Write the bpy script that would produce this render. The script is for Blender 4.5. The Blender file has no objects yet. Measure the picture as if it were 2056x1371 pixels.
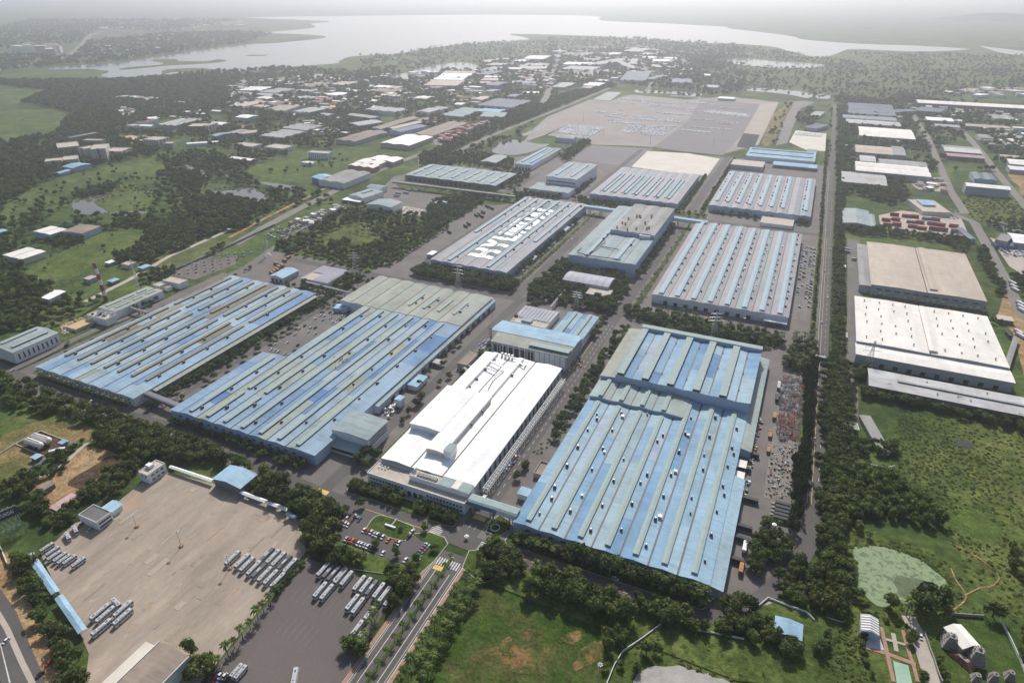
import bpy,math,random
import numpy as np
from mathutils import Vector
R=random.Random(7)
NR=np.random.RandomState(11)
scene=bpy.context.scene
COL=scene.collection
# ---------------------------------------------------------------- camera
CAM_H=310.0                 # metres above the plain
F_PX,CX,CY=1300.0,1028.0,685.5
PITCH=math.atan(707.5/1300.0)
YAW=math.radians(24.1)      # plant grid: +Y runs up the picture to the right
cd=bpy.data.cameras.new("camera")
cam=bpy.data.objects.new("camera",cd)
COL.objects.link(cam)
cam.location=(0,0,CAM_H)
cam.rotation_euler=(math.pi/2-PITCH,0,YAW)
cd.sensor_width=36.0
cd.lens=F_PX/2056.0*36.0
cd.clip_start=1.0
cd.clip_end=120000.0
scene.camera=cam
# ---------------------------------------------------------------- sky, sun, exposure
SUN_EL=math.radians(42.0)
SUN_AZ=math.radians(-16.7)          # from +Y towards +X
sun_dir=Vector((math.sin(SUN_AZ)*math.cos(SUN_EL),math.cos(SUN_AZ)*math.cos(SUN_EL),math.sin(SUN_EL)))
world=bpy.data.worlds.new("World")
scene.world=world
world.use_nodes=True
wn=world.node_tree.nodes
wl=world.node_tree.links
bg=wn["Background"]
sky=wn.new("ShaderNodeTexSky")
sky.sky_type='NISHITA'
sky.sun_disc=False
sky.sun_elevation=SUN_EL
sky.sun_rotation=SUN_AZ
sky.altitude=50
sky.air_density=1.0
sky.dust_density=2.0
sky.ozone_density=1.0
wl.new(sky.outputs[0],bg.inputs[0])
bg.inputs[1].default_value=0.10
sl=bpy.data.lights.new("sun",'SUN')
sl.energy=4.4
sl.angle=math.radians(0.55)
sl.color=(1.0,0.955,0.89)
sun=bpy.data.objects.new("sun",sl)
COL.objects.link(sun)
sun.location=(0,0,1200)
sun.rotation_euler=sun_dir.to_track_quat('Z','Y').to_euler()
scene.view_settings.view_transform='Standard'
scene.view_settings.look='None'
scene.view_settings.exposure=0.12
scene.view_settings.gamma=1.0
scene.view_settings.use_curve_mapping=False
cy=scene.cycles
cy.use_denoising=True
try:
 cy.denoiser='OPENIMAGEDENOISE'
except Exception:
 pass
cy.max_bounces=4
cy.diffuse_bounces=2
cy.glossy_bounces=2
cy.transmission_bounces=2
cy.transparent_max_bounces=6
cy.volume_bounces=1
cy.caustics_reflective=False
cy.caustics_refractive=False
cy.sample_clamp_indirect=4.0
# ---------------------------------------------------------------- survey: picture point -> place on the plain
TILES={'0': (0,0,1),'1': (0,0,2.937),'2': (680,0,2.937),'3': (1356,0,2.937),'4': (0,450,2.937),
  '5': (680,450,2.937),'6': (1356,450,2.937),'7': (0,900,2.911),'8': (680,900,2.911),'9': (1356,900,2.911),
  'A': (860,380,6.425),'B': (0,840,5.711),'C': (1640,1180,4.942),'D': (1130,400,8.57),'E': (720,680,3.607),
  'F': (1180,630,5.079),'H': (120,500,6.853),'I': (1460,700,4.571),'J': (0,180,5.14),'K': (360,130,5.14),
  'L': (720,60,5.14),'M': (1100,60,5.14),'N': (1660,180,5.192),'O': (1660,400,5.192),'P': (540,360,5.711),
  'R': (640,860,5.078)}
_sp,_cp,_sy,_cy=math.sin(PITCH),math.cos(PITCH),math.sin(YAW),math.cos(YAW)
def ground_point(u,v,z=0.0):
 a=(u-CX)/F_PX
 b=(CY-v)/F_PX
 fw=_cp+_sp*b
 up=-_sp+_cp*b
 k=(z-CAM_H)/up
 return ((a*_cy-fw*_sy)*k,(a*_sy+fw*_cy)*k)
def survey(s,z=0.0):
 """'tile x,y x,y ...' -> list of (x, y) on the plane at height z"""
 k,*ps=s.split()
 ox,oy,sc=TILES[k]
 out=[]
 for p in ps:
  a,b=p.split(',')
  out.append(ground_point(ox+float(a)/sc,oy+float(b)/sc,z))
 return out
# ---------------------------------------------------------------- materials
MATS={}
def _new(name):
 m=bpy.data.materials.new(name)
 m.use_nodes=True
 nt=m.node_tree
 return m,nt,nt.nodes["Principled BSDF"]
def _noise(nt,scale,detail=4,rough=0.6,vec=None):
 n=nt.nodes.new("ShaderNodeTexNoise")
 n.inputs["Scale"].default_value=scale
 n.inputs["Detail"].default_value=detail
 n.inputs["Roughness"].default_value=rough
 if vec is not None:
  nt.links.new(vec,n.inputs["Vector"])
 return n
def _pos(nt,scale=(1,1,1)):
 g=nt.nodes.new("ShaderNodeNewGeometry")
 mp=nt.nodes.new("ShaderNodeMapping")
 mp.inputs["Scale"].default_value=scale
 nt.links.new(g.outputs["Position"],mp.inputs["Vector"])
 return mp.outputs[0]
def _ramp(nt,src,stops):
 r=nt.nodes.new("ShaderNodeValToRGB")
 nt.links.new(src,r.inputs[0])
 el=r.color_ramp.elements
 while len(el) < len(stops):
  el.new(0.5)
 for e,(p,c) in zip(el,stops):
  e.position=p
  e.color=(c[0],c[1],c[2],1)
 return r
def _mix(nt,a,b,fac,mode='MIX'):
 m=nt.nodes.new("ShaderNodeMix")
 m.data_type='RGBA'
 m.blend_type=mode
 if isinstance(fac,(int,float)):
  m.inputs[0].default_value=fac
 else:
  nt.links.new(fac,m.inputs[0])
 for s,v in ((6,a),(7,b)):
  if isinstance(v,tuple):
   m.inputs[s].default_value=(v[0],v[1],v[2],1)
  else:
   nt.links.new(v,m.inputs[s])
 return m.outputs[2]
def paint(name,col,rough=0.55,var=0.12,scale=0.15,metal=0.0,spec=0.4,streak=None,rnd=0.0,dirt=1.0):
 """plain coat with weathering: noise in world metres, optional streaks along one axis"""
 if name in MATS:
  return MATS[name]
 m,nt,b=_new(name)
 c=col
 v=_pos(nt,streak if streak else (1,1,1))
 n=_noise(nt,scale,5,0.65,v)
 lo=tuple(max(0,x*(1-var)) for x in c)
 hi=tuple(min(1,x*(1+var)) for x in c)
 r=_ramp(nt,n.outputs[0],[(0.3,lo),(0.7,hi)])
 out=r.outputs[0]
 if streak:
  d1=_noise(nt,0.5,5,0.7,_pos(nt,(.12,1,1)))
  d2=_noise(nt,0.035,5,0.7,_pos(nt))
  out=_mix(nt,out,_ramp(nt,d1.outputs[0],[(0.34,(0.80,0.79,0.77)),(0.56,(1.03,)*3)]).outputs[0],dirt,'MULTIPLY')
  out=_mix(nt,out,_ramp(nt,d2.outputs[0],[(0.34,(0.78,0.765,0.74)),(0.52,(1.02,)*3)]).outputs[0],dirt,'MULTIPLY')
 if rnd:
  oi=nt.nodes.new("ShaderNodeObjectInfo")
  rr=_ramp(nt,oi.outputs["Random"],[(0,(1-rnd,)*3),(1,(1+rnd*0.5,)*3)])
  out=_mix(nt,out,rr.outputs[0],1.0,'MULTIPLY')
 nt.links.new(out,b.inputs["Base Color"])
 b.inputs["Roughness"].default_value=rough
 b.inputs["Metallic"].default_value=metal
 b.inputs["Specular IOR Level"].default_value=spec
 MATS[name]=m
 return m
def turf(name,stops,scale=0.02,fine=0.35,bump=0.6,rough=0.95):
 """grass and earth: large patches times fine tufts"""
 m,nt,b=_new(name)
 v=_pos(nt)
 n1=_noise(nt,scale,8,0.68,v)
 n2=_noise(nt,fine,3,0.7,v)
 n3=_noise(nt,fine*0.22,4,0.7,v)
 r=_ramp(nt,n1.outputs[0],stops)
 f=_ramp(nt,n2.outputs[0],[(0.3,(0.55,0.55,0.55)),(0.7,(1.3,1.3,1.3))])
 g=_ramp(nt,n3.outputs[0],[(0.35,(0.62,0.68,0.6)),(0.65,(1.22,1.2,1.15))])
 c2=_mix(nt,r.outputs[0],g.outputs[0],1.0,'MULTIPLY')
 nt.links.new(_mix(nt,c2,f.outputs[0],1.0,'MULTIPLY'),b.inputs["Base Color"])
 b.inputs["Roughness"].default_value=rough
 b.inputs["Specular IOR Level"].default_value=0.1
 bp=nt.nodes.new("ShaderNodeBump")
 bp.inputs["Strength"].default_value=bump
 bp.inputs["Distance"].default_value=1.0
 nt.links.new(n2.outputs[0],bp.inputs["Height"])
 nt.links.new(bp.outputs[0],b.inputs["Normal"])
 MATS[name]=m
 return m
def leafy(name,dark,light,rough=0.75):
 m,nt,b=_new(name)
 oi=nt.nodes.new("ShaderNodeObjectInfo")
 n=_noise(nt,0.55,2,0.6,_pos(nt))
 add=nt.nodes.new("ShaderNodeMath")
 add.operation='MULTIPLY_ADD'
 nt.links.new(oi.outputs["Random"],add.inputs[0])
 add.inputs[1].default_value=0.75
 nt.links.new(n.outputs[0],add.inputs[2])
 r=_ramp(nt,add.outputs[0],[(0.35,dark),(1.05,light)])
 nt.links.new(r.outputs[0],b.inputs["Base Color"])
 b.inputs["Roughness"].default_value=rough
 b.inputs["Specular IOR Level"].default_value=0.22
 tr=nt.nodes.new("ShaderNodeBsdfTranslucent")
 nt.links.new(r.outputs[0],tr.inputs[0])
 mx=nt.nodes.new("ShaderNodeMixShader")
 mx.inputs[0].default_value=0.22
 nt.links.new(b.outputs[0],mx.inputs[1])
 nt.links.new(tr.outputs[0],mx.inputs[2])
 nt.links.new(mx.outputs[0],nt.nodes["Material Output"].inputs[0])
 MATS[name]=m
 return m
def water(name,col,rough=0.08,scale=0.2,bump=0.1,spots=None):
 m,nt,b=_new(name)
 v=_pos(nt)
 b.inputs["Base Color"].default_value=(*col,1)
 b.inputs["Roughness"].default_value=rough
 b.inputs["IOR"].default_value=1.33
 n=_noise(nt,scale,3,0.5,v)
 bp=nt.nodes.new("ShaderNodeBump")
 bp.inputs["Strength"].default_value=bump
 bp.inputs["Distance"].default_value=0.3
 nt.links.new(n.outputs[0],bp.inputs["Height"])
 nt.links.new(bp.outputs[0],b.inputs["Normal"])
 if spots:
  n2=_noise(nt,spots[0],6,0.7,v)
  r=_ramp(nt,n2.outputs[0],[(spots[1],col),(spots[1]+0.06,spots[2])])
  nt.links.new(r.outputs[0],b.inputs["Base Color"])
  r2=_ramp(nt,n2.outputs[0],[(spots[1],(rough,)*3),(spots[1]+0.06,(0.9,)*3)])
  nt.links.new(r2.outputs[0],b.inputs["Roughness"])
 MATS[name]=m
 return m
def paved(name,col,var=0.18,big=0.03,slab=None,stain=None,rough=0.9,streak=(1,1,1)):
 """asphalt or concrete: broad patches, fine grain, optional cast bays and oil / rust stains"""
 m,nt,b=_new(name)
 v=_pos(nt,streak)
 n1=_noise(nt,big,6,0.65,v)
 n2=_noise(nt,0.8,3,0.7,v)
 out=_ramp(nt,n1.outputs[0],[(0.28,tuple(x*(1-var) for x in col)),(0.72,tuple(x*(1+var) for x in col))]).outputs[0]
 out=_mix(nt,out,_ramp(nt,n2.outputs[0],[(0.3,(0.9,)*3),(0.7,(1.08,)*3)]).outputs[0],1.0,'MULTIPLY')
 if slab:
  br=nt.nodes.new("ShaderNodeTexBrick")
  vv=_pos(nt)
  nt.links.new(vv,br.inputs["Vector"])
  br.inputs["Scale"].default_value=1.0
  br.inputs["Brick Width"].default_value=slab[0]
  br.inputs["Row Height"].default_value=slab[1]
  br.inputs["Mortar Size"].default_value=0.10
  br.inputs["Color1"].default_value=(0.86,0.86,0.86,1)
  br.inputs["Color2"].default_value=(1.1,1.1,1.1,1)
  br.inputs["Mortar"].default_value=(0.72,0.72,0.72,1)
  out=_mix(nt,out,br.outputs[0],0.28,'MULTIPLY')
 if stain:
  n3=_noise(nt,stain[0],6,0.7,_pos(nt))
  f=_ramp(nt,n3.outputs[0],[(stain[1],(0,0,0)),(stain[1]+0.12,(0.7,)*3)])
  out=_mix(nt,out,stain[2],f.outputs[0])
 nt.links.new(out,b.inputs["Base Color"])
 b.inputs["Roughness"].default_value=rough
 b.inputs["Specular IOR Level"].default_value=0.25
 MATS[name]=m
 return m
def solar(name,col=(0.27,0.265,0.30),line=(0.50,0.49,0.52)):
 m,nt,b=_new(name)
 br=nt.nodes.new("ShaderNodeTexBrick")
 nt.links.new(_pos(nt),br.inputs["Vector"])
 br.offset=0.0
 br.inputs["Scale"].default_value=1.0
 br.inputs["Brick Width"].default_value=2.0
 br.inputs["Row Height"].default_value=1.05
 br.inputs["Mortar Size"].default_value=0.07
 br.inputs["Color1"].default_value=(*col,1)
 br.inputs["Color2"].default_value=(*(c*1.12 for c in col),1)
 br.inputs["Mortar"].default_value=(*line,1)
 n=_noise(nt,0.05,4,0.6,_pos(nt))
 out=_mix(nt,br.outputs[0],_ramp(nt,n.outputs[0],[(0.3,(0.88,)*3),(0.7,(1.1,)*3)]).outputs[0],1.0,'MULTIPLY')
 nt.links.new(out,b.inputs["Base Color"])
 b.inputs["Roughness"].default_value=0.6
 b.inputs["Specular IOR Level"].default_value=0.12
 MATS[name]=m
 return m
# ground cover
turf('ground_scrub',[(0.34,(0.030,0.046,0.016)),(0.46,(0.055,0.085,0.026)),(0.56,(0.095,0.135,0.036)),(0.68,(0.15,0.145,0.065))],0.006,0.12)
turf('grass_bright',[(0.34,(0.060,0.092,0.020)),(0.52,(0.10,0.140,0.034)),(0.68,(0.16,0.165,0.065))],0.02,0.4)
turf('grass_field',[(0.36,(0.032,0.062,0.012)),(0.48,(0.048,0.085,0.016)),(0.57,(0.085,0.095,0.032)),(0.68,(0.26,0.14,0.065)),(0.78,(0.30,0.17,0.09))],0.018,0.5)
turf('marsh',[(0.36,(0.045,0.075,0.022)),(0.48,(0.085,0.115,0.034)),(0.6,(0.12,0.15,0.046)),(0.7,(0.14,0.15,0.065))],0.012,0.25)
turf('rough_green',[(0.34,(0.042,0.066,0.018)),(0.47,(0.082,0.114,0.030)),(0.58,(0.13,0.152,0.044)),(0.70,(0.165,0.15,0.066))],0.014,0.3,1.0)
turf('dry_lawn',[(0.3,(0.10,0.115,0.04)),(0.5,(0.21,0.165,0.075)),(0.7,(0.32,0.22,0.12))],0.03,0.5)
turf('lawn',[(0.36,(0.038,0.070,0.014)),(0.5,(0.060,0.098,0.022)),(0.66,(0.10,0.115,0.036))],0.06,0.8,0.4)
turf('bare_earth',[(0.3,(0.27,0.16,0.085)),(0.55,(0.38,0.25,0.14)),(0.75,(0.44,0.32,0.20))],0.03,0.6,0.5)
turf('worn_turf',[(0.40,(0.055,0.085,0.020)),(0.50,(0.12,0.105,0.04)),(0.64,(0.27,0.165,0.085))],0.12,0.9,0.5)
turf('brown_weeds',[(0.3,(0.07,0.045,0.03)),(0.7,(0.16,0.10,0.07))],0.25,0.9,1.2)
# hard ground
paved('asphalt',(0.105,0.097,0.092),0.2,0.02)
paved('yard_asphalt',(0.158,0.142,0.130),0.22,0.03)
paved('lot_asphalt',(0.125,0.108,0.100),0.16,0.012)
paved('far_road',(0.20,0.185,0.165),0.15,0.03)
paved('concrete_yard',(0.325,0.268,0.215),0.24,0.05,slab=(4.5,9.0),stain=(0.022,0.60,(0.40,0.25,0.15)),streak=(1.5,0.3,1))
paved('concrete',(0.42,0.37,0.31),0.12,0.06)
paved('pale_slab',(0.62,0.57,0.49),0.08,0.03,slab=(12,6))
paved('store_grey',(0.27,0.24,0.225),0.14,0.01,slab=(60,25))
paved('store_dark',(0.19,0.172,0.178),0.12,0.008)
paved('store_brown',(0.28,0.245,0.22),0.16,0.012,slab=(40,18))
paved('store_pale',(0.36,0.31,0.26),0.12,0.02)
paved('black_lot',(0.03,0.03,0.034),0.1,0.02)
paved('rubble_dark',(0.16,0.14,0.12),0.3,0.2)
paved('rubble',(0.20,0.18,0.16),0.3,0.25)
paved('tile_terrace',(0.52,0.50,0.55),0.1,0.2,slab=(1.5,1.5))
paved('sports_court',(0.30,0.43,0.33),0.15,0.08)
paved('ochre_sand',(0.52,0.38,0.20),0.12,0.02)
# water
water('lake_water',(0.10,0.11,0.11),0.16,0.01,0.25)
water('pond_water',(0.045,0.050,0.036),0.06,0.15,0.12)
water('marsh_water',(0.11,0.105,0.085),0.05,0.1,0.1,(0.05,0.66,(0.07,0.11,0.03)))
water('algae',(0.10,0.135,0.07),0.6,0.5,0.1,(0.3,0.43,(0.235,0.295,0.165)))
water('garden_water',(0.03,0.07,0.055),0.05,0.2,0.1,(0.08,0.5,(0.05,0.10,0.03)))
# foliage
paved('pale_mud',(0.34,0.32,0.29),0.2,0.1)
paved('weed_mat',(0.115,0.14,0.075),0.35,0.25)
leafy('leaf_broad',(0.022,0.040,0.010),(0.108,0.142,0.038))
leafy('leaf_light',(0.055,0.090,0.017),(0.150,0.195,0.045))
leafy('leaf_olive',(0.050,0.058,0.014),(0.150,0.150,0.045))
leafy('leaf_scrub',(0.075,0.105,0.026),(0.165,0.190,0.055))
leafy('leaf_fine',(0.016,0.032,0.011),(0.060,0.082,0.026))
leafy('leaf_palm',(0.030,0.056,0.013),(0.12,0.16,0.038),0.5)
paint('bark',(0.11,0.085,0.06),0.9,0.3,1.5,spec=0.1)
paint('palm_bark',(0.19,0.16,0.12),0.9,0.3,1.5,spec=0.1)
# road paint
paint('line_white',(0.56,0.55,0.52),0.8,0.15,0.4)
paint('line_yellow',(0.62,0.43,0.13),0.8,0.2,0.4)
paint('line_faint',(0.26,0.24,0.22),0.85,0.2,0.4)
paint('kerb_stone',(0.52,0.48,0.40),0.8,0.15,0.5)
paint('brick_walk',(0.34,0.20,0.15),0.85,0.15,0.5)
# roof sheet palettes
ROOF={
 'blue': [((0.335,0.515,0.700),3),((0.275,0.460,0.680),3),((0.395,0.560,0.715),3),((0.215,0.395,0.640),2),
   ((0.155,0.315,0.600),1.3),((0.385,0.520,0.630),1.5),((0.415,0.500,0.660),1.2)],
 'blue2': [((0.290,0.425,0.620),3),((0.345,0.465,0.630),3),((0.215,0.360,0.610),2),((0.130,0.265,0.560),1.3),
   ((0.400,0.490,0.590),2),((0.400,0.455,0.430),2),((0.390,0.410,0.340),1.4),((0.330,0.410,0.440),1.2)],
 'blue3': [((0.330,0.470,0.640),3),((0.380,0.510,0.650),3),((0.420,0.520,0.610),2),((0.200,0.345,0.600),1.4),
   ((0.255,0.400,0.620),2),((0.300,0.255,0.190),0.7),((0.380,0.370,0.300),0.6)],
 'sage': [((0.400,0.420,0.350),3),((0.380,0.410,0.360),2),((0.420,0.430,0.370),2)],
 'teal': [((0.375,0.490,0.480),3),((0.360,0.470,0.500),2),((0.400,0.480,0.440),1)],
 'tealgrey': [((0.345,0.425,0.440),3),((0.375,0.440,0.450),2),((0.315,0.405,0.430),2),((0.42,0.44,0.43),1)],
 'white': [((0.83,0.82,0.81),3),((0.80,0.79,0.78),2),((0.85,0.84,0.83),2)],
 'cream': [((0.76,0.72,0.65),3),((0.78,0.745,0.68),2)],
 'tan': [((0.52,0.43,0.345),3),((0.545,0.455,0.365),2)],
 'silver': [((0.60,0.60,0.60),2),((0.68,0.67,0.65),1)],
 'grey': [((0.36,0.355,0.34),3),((0.41,0.40,0.385),2)],
 'darkgrey': [((0.21,0.20,0.19),2),((0.25,0.24,0.23),1)],
 'brown': [((0.34,0.27,0.21),2),((0.38,0.30,0.235),2)],
 'red': [((0.42,0.19,0.14),1),((0.46,0.22,0.17),1)],
 'pink': [((0.62,0.42,0.40),1)],
 'slate': [((0.22,0.26,0.32),2),((0.25,0.29,0.35),1)],
 'ltgrey': [((0.52,0.52,0.51),3),((0.57,0.56,0.54),2)],
 'skyblue': [((0.33,0.52,0.72),2),((0.38,0.56,0.74),1)],
 'tealdark': [((0.27,0.33,0.34),1)],
 'stripe': [((0.72,0.72,0.70),1),((0.34,0.36,0.36),1)],
}
solar('solar_cells',(0.255,0.248,0.265),(0.36,0.355,0.37))
solar('solar_blue',(0.29,0.30,0.36),(0.66,0.65,0.66))
ROOF_M={}
for _k,_l in ROOF.items():
 _g={'blue': .78,'blue2': .78,'blue3': .80,'sage': .84,'teal': .80,'tealgrey': .84,'skyblue': .84,'cream': 1.0,'white': 1.03,'tan': .92}.get(_k,.78)
 ROOF_M[_k]=([paint('roof_%s_%d' % (_k,i),tuple((q*.86+.14*sum(c)/3)*_g*f for q,f in zip(c,(.99,1.03,.985) if 'blue' in _k else (1,1,1))),0.72 if _k != 'silver' else 0.5,0.11,0.11,0.0,0.1,streak=(1,0.22,1),dirt={'white': .3,'cream': .4,'tan': .4}.get(_k,.8)) for i,(c,w) in enumerate(_l)],[w for c,w in _l])
ROOF_M['solar']=([MATS['solar_cells'],ROOF_M['tealgrey'][0][0]],[9,1])
ROOF_M['solarblue']=([MATS['solar_blue']],[1])
# walls and metal
paint('wall_blue',(0.40,0.475,0.60),0.6,0.08)
paint('wall_white',(0.72,0.72,0.72),0.65,0.1)
paint('wall_cream',(0.60,0.55,0.46),0.7,0.1)
paint('wall_grey',(0.36,0.37,0.39),0.65,0.12)
paint('wall_dark',(0.15,0.16,0.18),0.6,0.12)
paint('wall_deepblue',(0.10,0.20,0.38),0.5,0.1)
paint('wall_brick',(0.32,0.15,0.11),0.8,0.15)
paint('wall_tan',(0.44,0.38,0.30),0.75,0.12)
paint('opening',(0.028,0.03,0.035),0.35,0.2)
paint('glass_dark',(0.035,0.045,0.055),0.12,0.1,spec=0.6)
paint('gutter',(0.055,0.05,0.048),0.6,0.25)
paint('vent_cap',(0.315,0.385,0.365),0.75,0.08,0.2,spec=0.1)
paint('vent_cap_olive',(0.245,0.235,0.19),0.75,0.12,0.1,spec=0.1)
paint('vent_cap_blue',(0.345,0.445,0.49),0.75,0.07,spec=0.1)
paint('vent_side',(0.05,0.07,0.08),0.7,0.2)
paint('fan_dark',(0.055,0.055,0.06),0.5,0.3,1.0)
paint('fan_white',(0.62,0.62,0.60),0.5,0.1,1.0)
paint('galvanised',(0.46,0.47,0.48),0.4,0.12,metal=0.5)
paint('steel_white',(0.72,0.73,0.72),0.45,0.1)
paint('steel_dark',(0.11,0.115,0.12),0.5,0.2)
paint('rust',(0.25,0.105,0.05),0.85,0.3,0.8)
paint('stack_white',(0.74,0.72,0.69),0.6,0.06)
paint('stack_red',(0.33,0.045,0.045),0.6,0.1)
paint('tank_white',(0.72,0.68,0.63),0.4,0.08)
paint('board_navy',(0.022,0.040,0.095),0.4,0.08)
paint('roof_terrace',(0.44,0.385,0.32),0.85,0.16,0.2)
paint('letter_white',(0.80,0.81,0.80),0.5,0.05)
paint('rubber',(0.02,0.02,0.02),0.8,0.1)
for _n,_c in dict(bus=(0.50,0.50,0.50),white=(0.70,0.70,0.70),silver=(0.42,0.43,0.44),black=(0.02,0.02,0.023),red=(0.34,0.025,0.02),grey=(0.13,0.135,0.14),
    blue=(0.05,0.11,0.25),orange=(0.60,0.17,0.03),maroon=(0.12,0.02,0.02),beige=(0.50,0.44,0.33)).items():
 paint('car_' +_n,_c,0.22,0.03,1.0,spec=0.5)
for _n,_c in dict(red=(0.36,0.06,0.05),pinkish=(0.50,0.22,0.20),rust=(0.28,0.085,0.06),white=(0.60,0.57,0.54),teal=(0.12,0.22,0.24)).items():
 paint('container_' +_n,_c,0.6,0.15,0.6)
paint('truck_brown',(0.30,0.15,0.05),0.7,0.2,0.6)
paint('tarp_dark',(0.055,0.055,0.06),0.8,0.3,0.6)
paint('pit_blue',(0.05,0.16,0.48),0.5,0.1)
paint('stone_carved',(0.30,0.27,0.25),0.85,0.3,1.2)
# ---------------------------------------------------------------- mesh building
class MB:
 def __init__(s):
  s.v,s.f,s.m=[],[],[]
  s.mats=[]
 def mi(s,m):
  m=MATS[m] if isinstance(m,str) else m
  if m not in s.mats:
   s.mats.append(m)
  return s.mats.index(m)
 def face(s,pts,m):
  i=len(s.v)
  s.v += [tuple(p) for p in pts]
  s.f.append(tuple(range(i,i+len(pts))))
  s.m.append(s.mi(m))
  return s
 def hexa(s,b,t,m,bottom=True):
  """solid between two equally long rings b (below) and t (above)"""
  i=len(s.v)
  n=len(b)
  s.v += [tuple(p) for p in b]+[tuple(p) for p in t]
  k=s.mi(m)
  fs=[tuple(range(i+n,i+2*n))]+[(i+j,i+(j+1) % n,i+n+(j+1) % n,i+n+j) for j in range(n)]
  if bottom:
   fs.append(tuple(range(i+n-1,i-1,-1)))
  s.f += fs
  s.m += [k]*len(fs)
  return s
 def box(s,x0,x1,y0,y1,z0,z1,m,bottom=True):
  r=((x0,y0),(x1,y0),(x1,y1),(x0,y1))
  return s.hexa([(x,y,z0) for x,y in r],[(x,y,z1) for x,y in r],m,bottom)
 def cyl(s,c,r0,r1,z0,z1,m,n=10):
  a=[2*math.pi*i/n for i in range(n)]
  return s.hexa([(c[0]+r0*math.cos(t),c[1]+r0*math.sin(t),z0) for t in a],
     [(c[0]+r1*math.cos(t),c[1]+r1*math.sin(t),z1) for t in a],m)
 def bar(s,a,b,w,m,n=4):
  a,b=Vector(a),Vector(b)
  d=(b-a).normalized()
  u=d.cross(Vector((0,0,1)))
  if u.length < 1e-3:
   u=Vector((1,0,0))
  u.normalize()
  v=d.cross(u)
  ring=[(math.cos(2*math.pi*(i+.5)/n)*w,math.sin(2*math.pi*(i+.5)/n)*w) for i in range(n)]
  return s.hexa([a+u*p+v*q for p,q in ring],[b+u*p+v*q for p,q in ring],m)
 def mesh(s,name):
  me=bpy.data.meshes.new(name)
  me.from_pydata(s.v,[],s.f)
  for m in s.mats:
   me.materials.append(m)
  if len(s.mats) > 1:
   me.polygons.foreach_set("material_index",s.m)
  me.update()
  return me
 def build(s,name,parent=None,loc=(0,0,0),rz=0.0):
  return put(name,s.mesh(name),parent,loc,rz)
def put(name,me,parent=None,loc=(0,0,0),rz=0.0,sc=None):
 o=bpy.data.objects.new(name,me)
 COL.objects.link(o)
 o.parent=parent
 o.location=loc
 if rz:
  o.rotation_euler=(0,0,rz)
 if sc is not None:
  o.scale=sc if isinstance(sc,tuple) else (sc,sc,sc)
 return o
def tag(o,label,cat,group=None):
 o["label"]=label
 o["category"]=cat
 if group:
  o["group"]=group
 return o
def thing(name,label,cat,loc=(0,0,0),rz=0.0,group=None):
 o=put(name,None,None,loc,rz)
 o.empty_display_size=1.0
 return tag(o,label,cat,group)
BLOCKED=[]           # polygons where nothing grows (numpy arrays)
def block(pts,grow=0.0):
 a=np.array(pts,float)
 if grow:
  c=a.mean(0)
  d=a-c
  a=c+d*(1+grow/np.maximum(np.linalg.norm(d,axis=1),1e-3))[:,None]
 BLOCKED.append(a)
def sheet(name,pts,z,m,blocked=True,label=None):
 """flat piece of the setting from an outline on the plain"""
 a=sum((pts[i][0]*pts[(i+1) % len(pts)][1]-pts[(i+1) % len(pts)][0]*pts[i][1]) for i in range(len(pts)))
 if a < 0:
  pts=pts[::-1]
 mb=MB()
 mb.face([(x,y,z) for x,y in pts],m)
 o=mb.build(name)
 o["kind"]="structure"
 if label:
  o["label"]=label
 if blocked:
  block(pts)
 return o
def strip_pts(pts,w):
 """ribbon outline around a polyline"""
 L,Rr=[],[]
 n=len(pts)
 for i in range(n):
  a=Vector(pts[max(0,i-1)])
  b=Vector(pts[min(n-1,i+1)])
  d=(b-a).normalized()
  nn=Vector((-d.y,d.x))*(w/2)
  p=Vector(pts[i])
  L.append(tuple(p+nn))
  Rr.append(tuple(p-nn))
 return L,Rr
def ribbon(name,pts,w,z,m,blocked=True):
 L,Rr=strip_pts(pts,w)
 mb=MB()
 for i in range(len(pts)-1):
  mb.face([(*Rr[i],z),(*Rr[i+1],z),(*L[i+1],z),(*L[i],z)],m)
  if blocked:
   block([Rr[i],Rr[i+1],L[i+1],L[i]])
 o=mb.build(name)
 o["kind"]="structure"
 return o
def smooth(pts,k=4):
 """Catmull-Rom through the points"""
 out=[]
 n=len(pts)
 for i in range(n-1):
  p0,p1,p2,p3=(np.array(pts[max(0,i-1)]),np.array(pts[i]),np.array(pts[i+1]),np.array(pts[min(n-1,i+2)]))
  for j in range(k):
   t=j/k
   out.append(tuple(0.5*(2*p1+(p2-p0)*t+(2*p0-5*p1+4*p2-p3)*t*t+(3*p1-p0-3*p2+p3)*t ** 3)))
 out.append(tuple(pts[-1]))
 return out
def wobble(pts,amp,k=5,seed=1):
 """natural outline: closed smooth curve with small irregularities"""
 rr=random.Random(seed)
 n=len(pts)
 ext=[pts[-1]]+list(pts)+[pts[0],pts[1]]
 out=[]
 for i in range(1,n+1):
  p0,p1,p2,p3=(np.array(ext[i-1]),np.array(ext[i]),np.array(ext[i+1]),np.array(ext[i+2]))
  for j in range(k):
   t=j/k
   q=0.5*(2*p1+(p2-p0)*t+(2*p0-5*p1+4*p2-p3)*t*t+(3*p1-p0-3*p2+p3)*t ** 3)
   out.append((q[0]+rr.uniform(-amp,amp),q[1]+rr.uniform(-amp,amp)))
 return out
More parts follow.
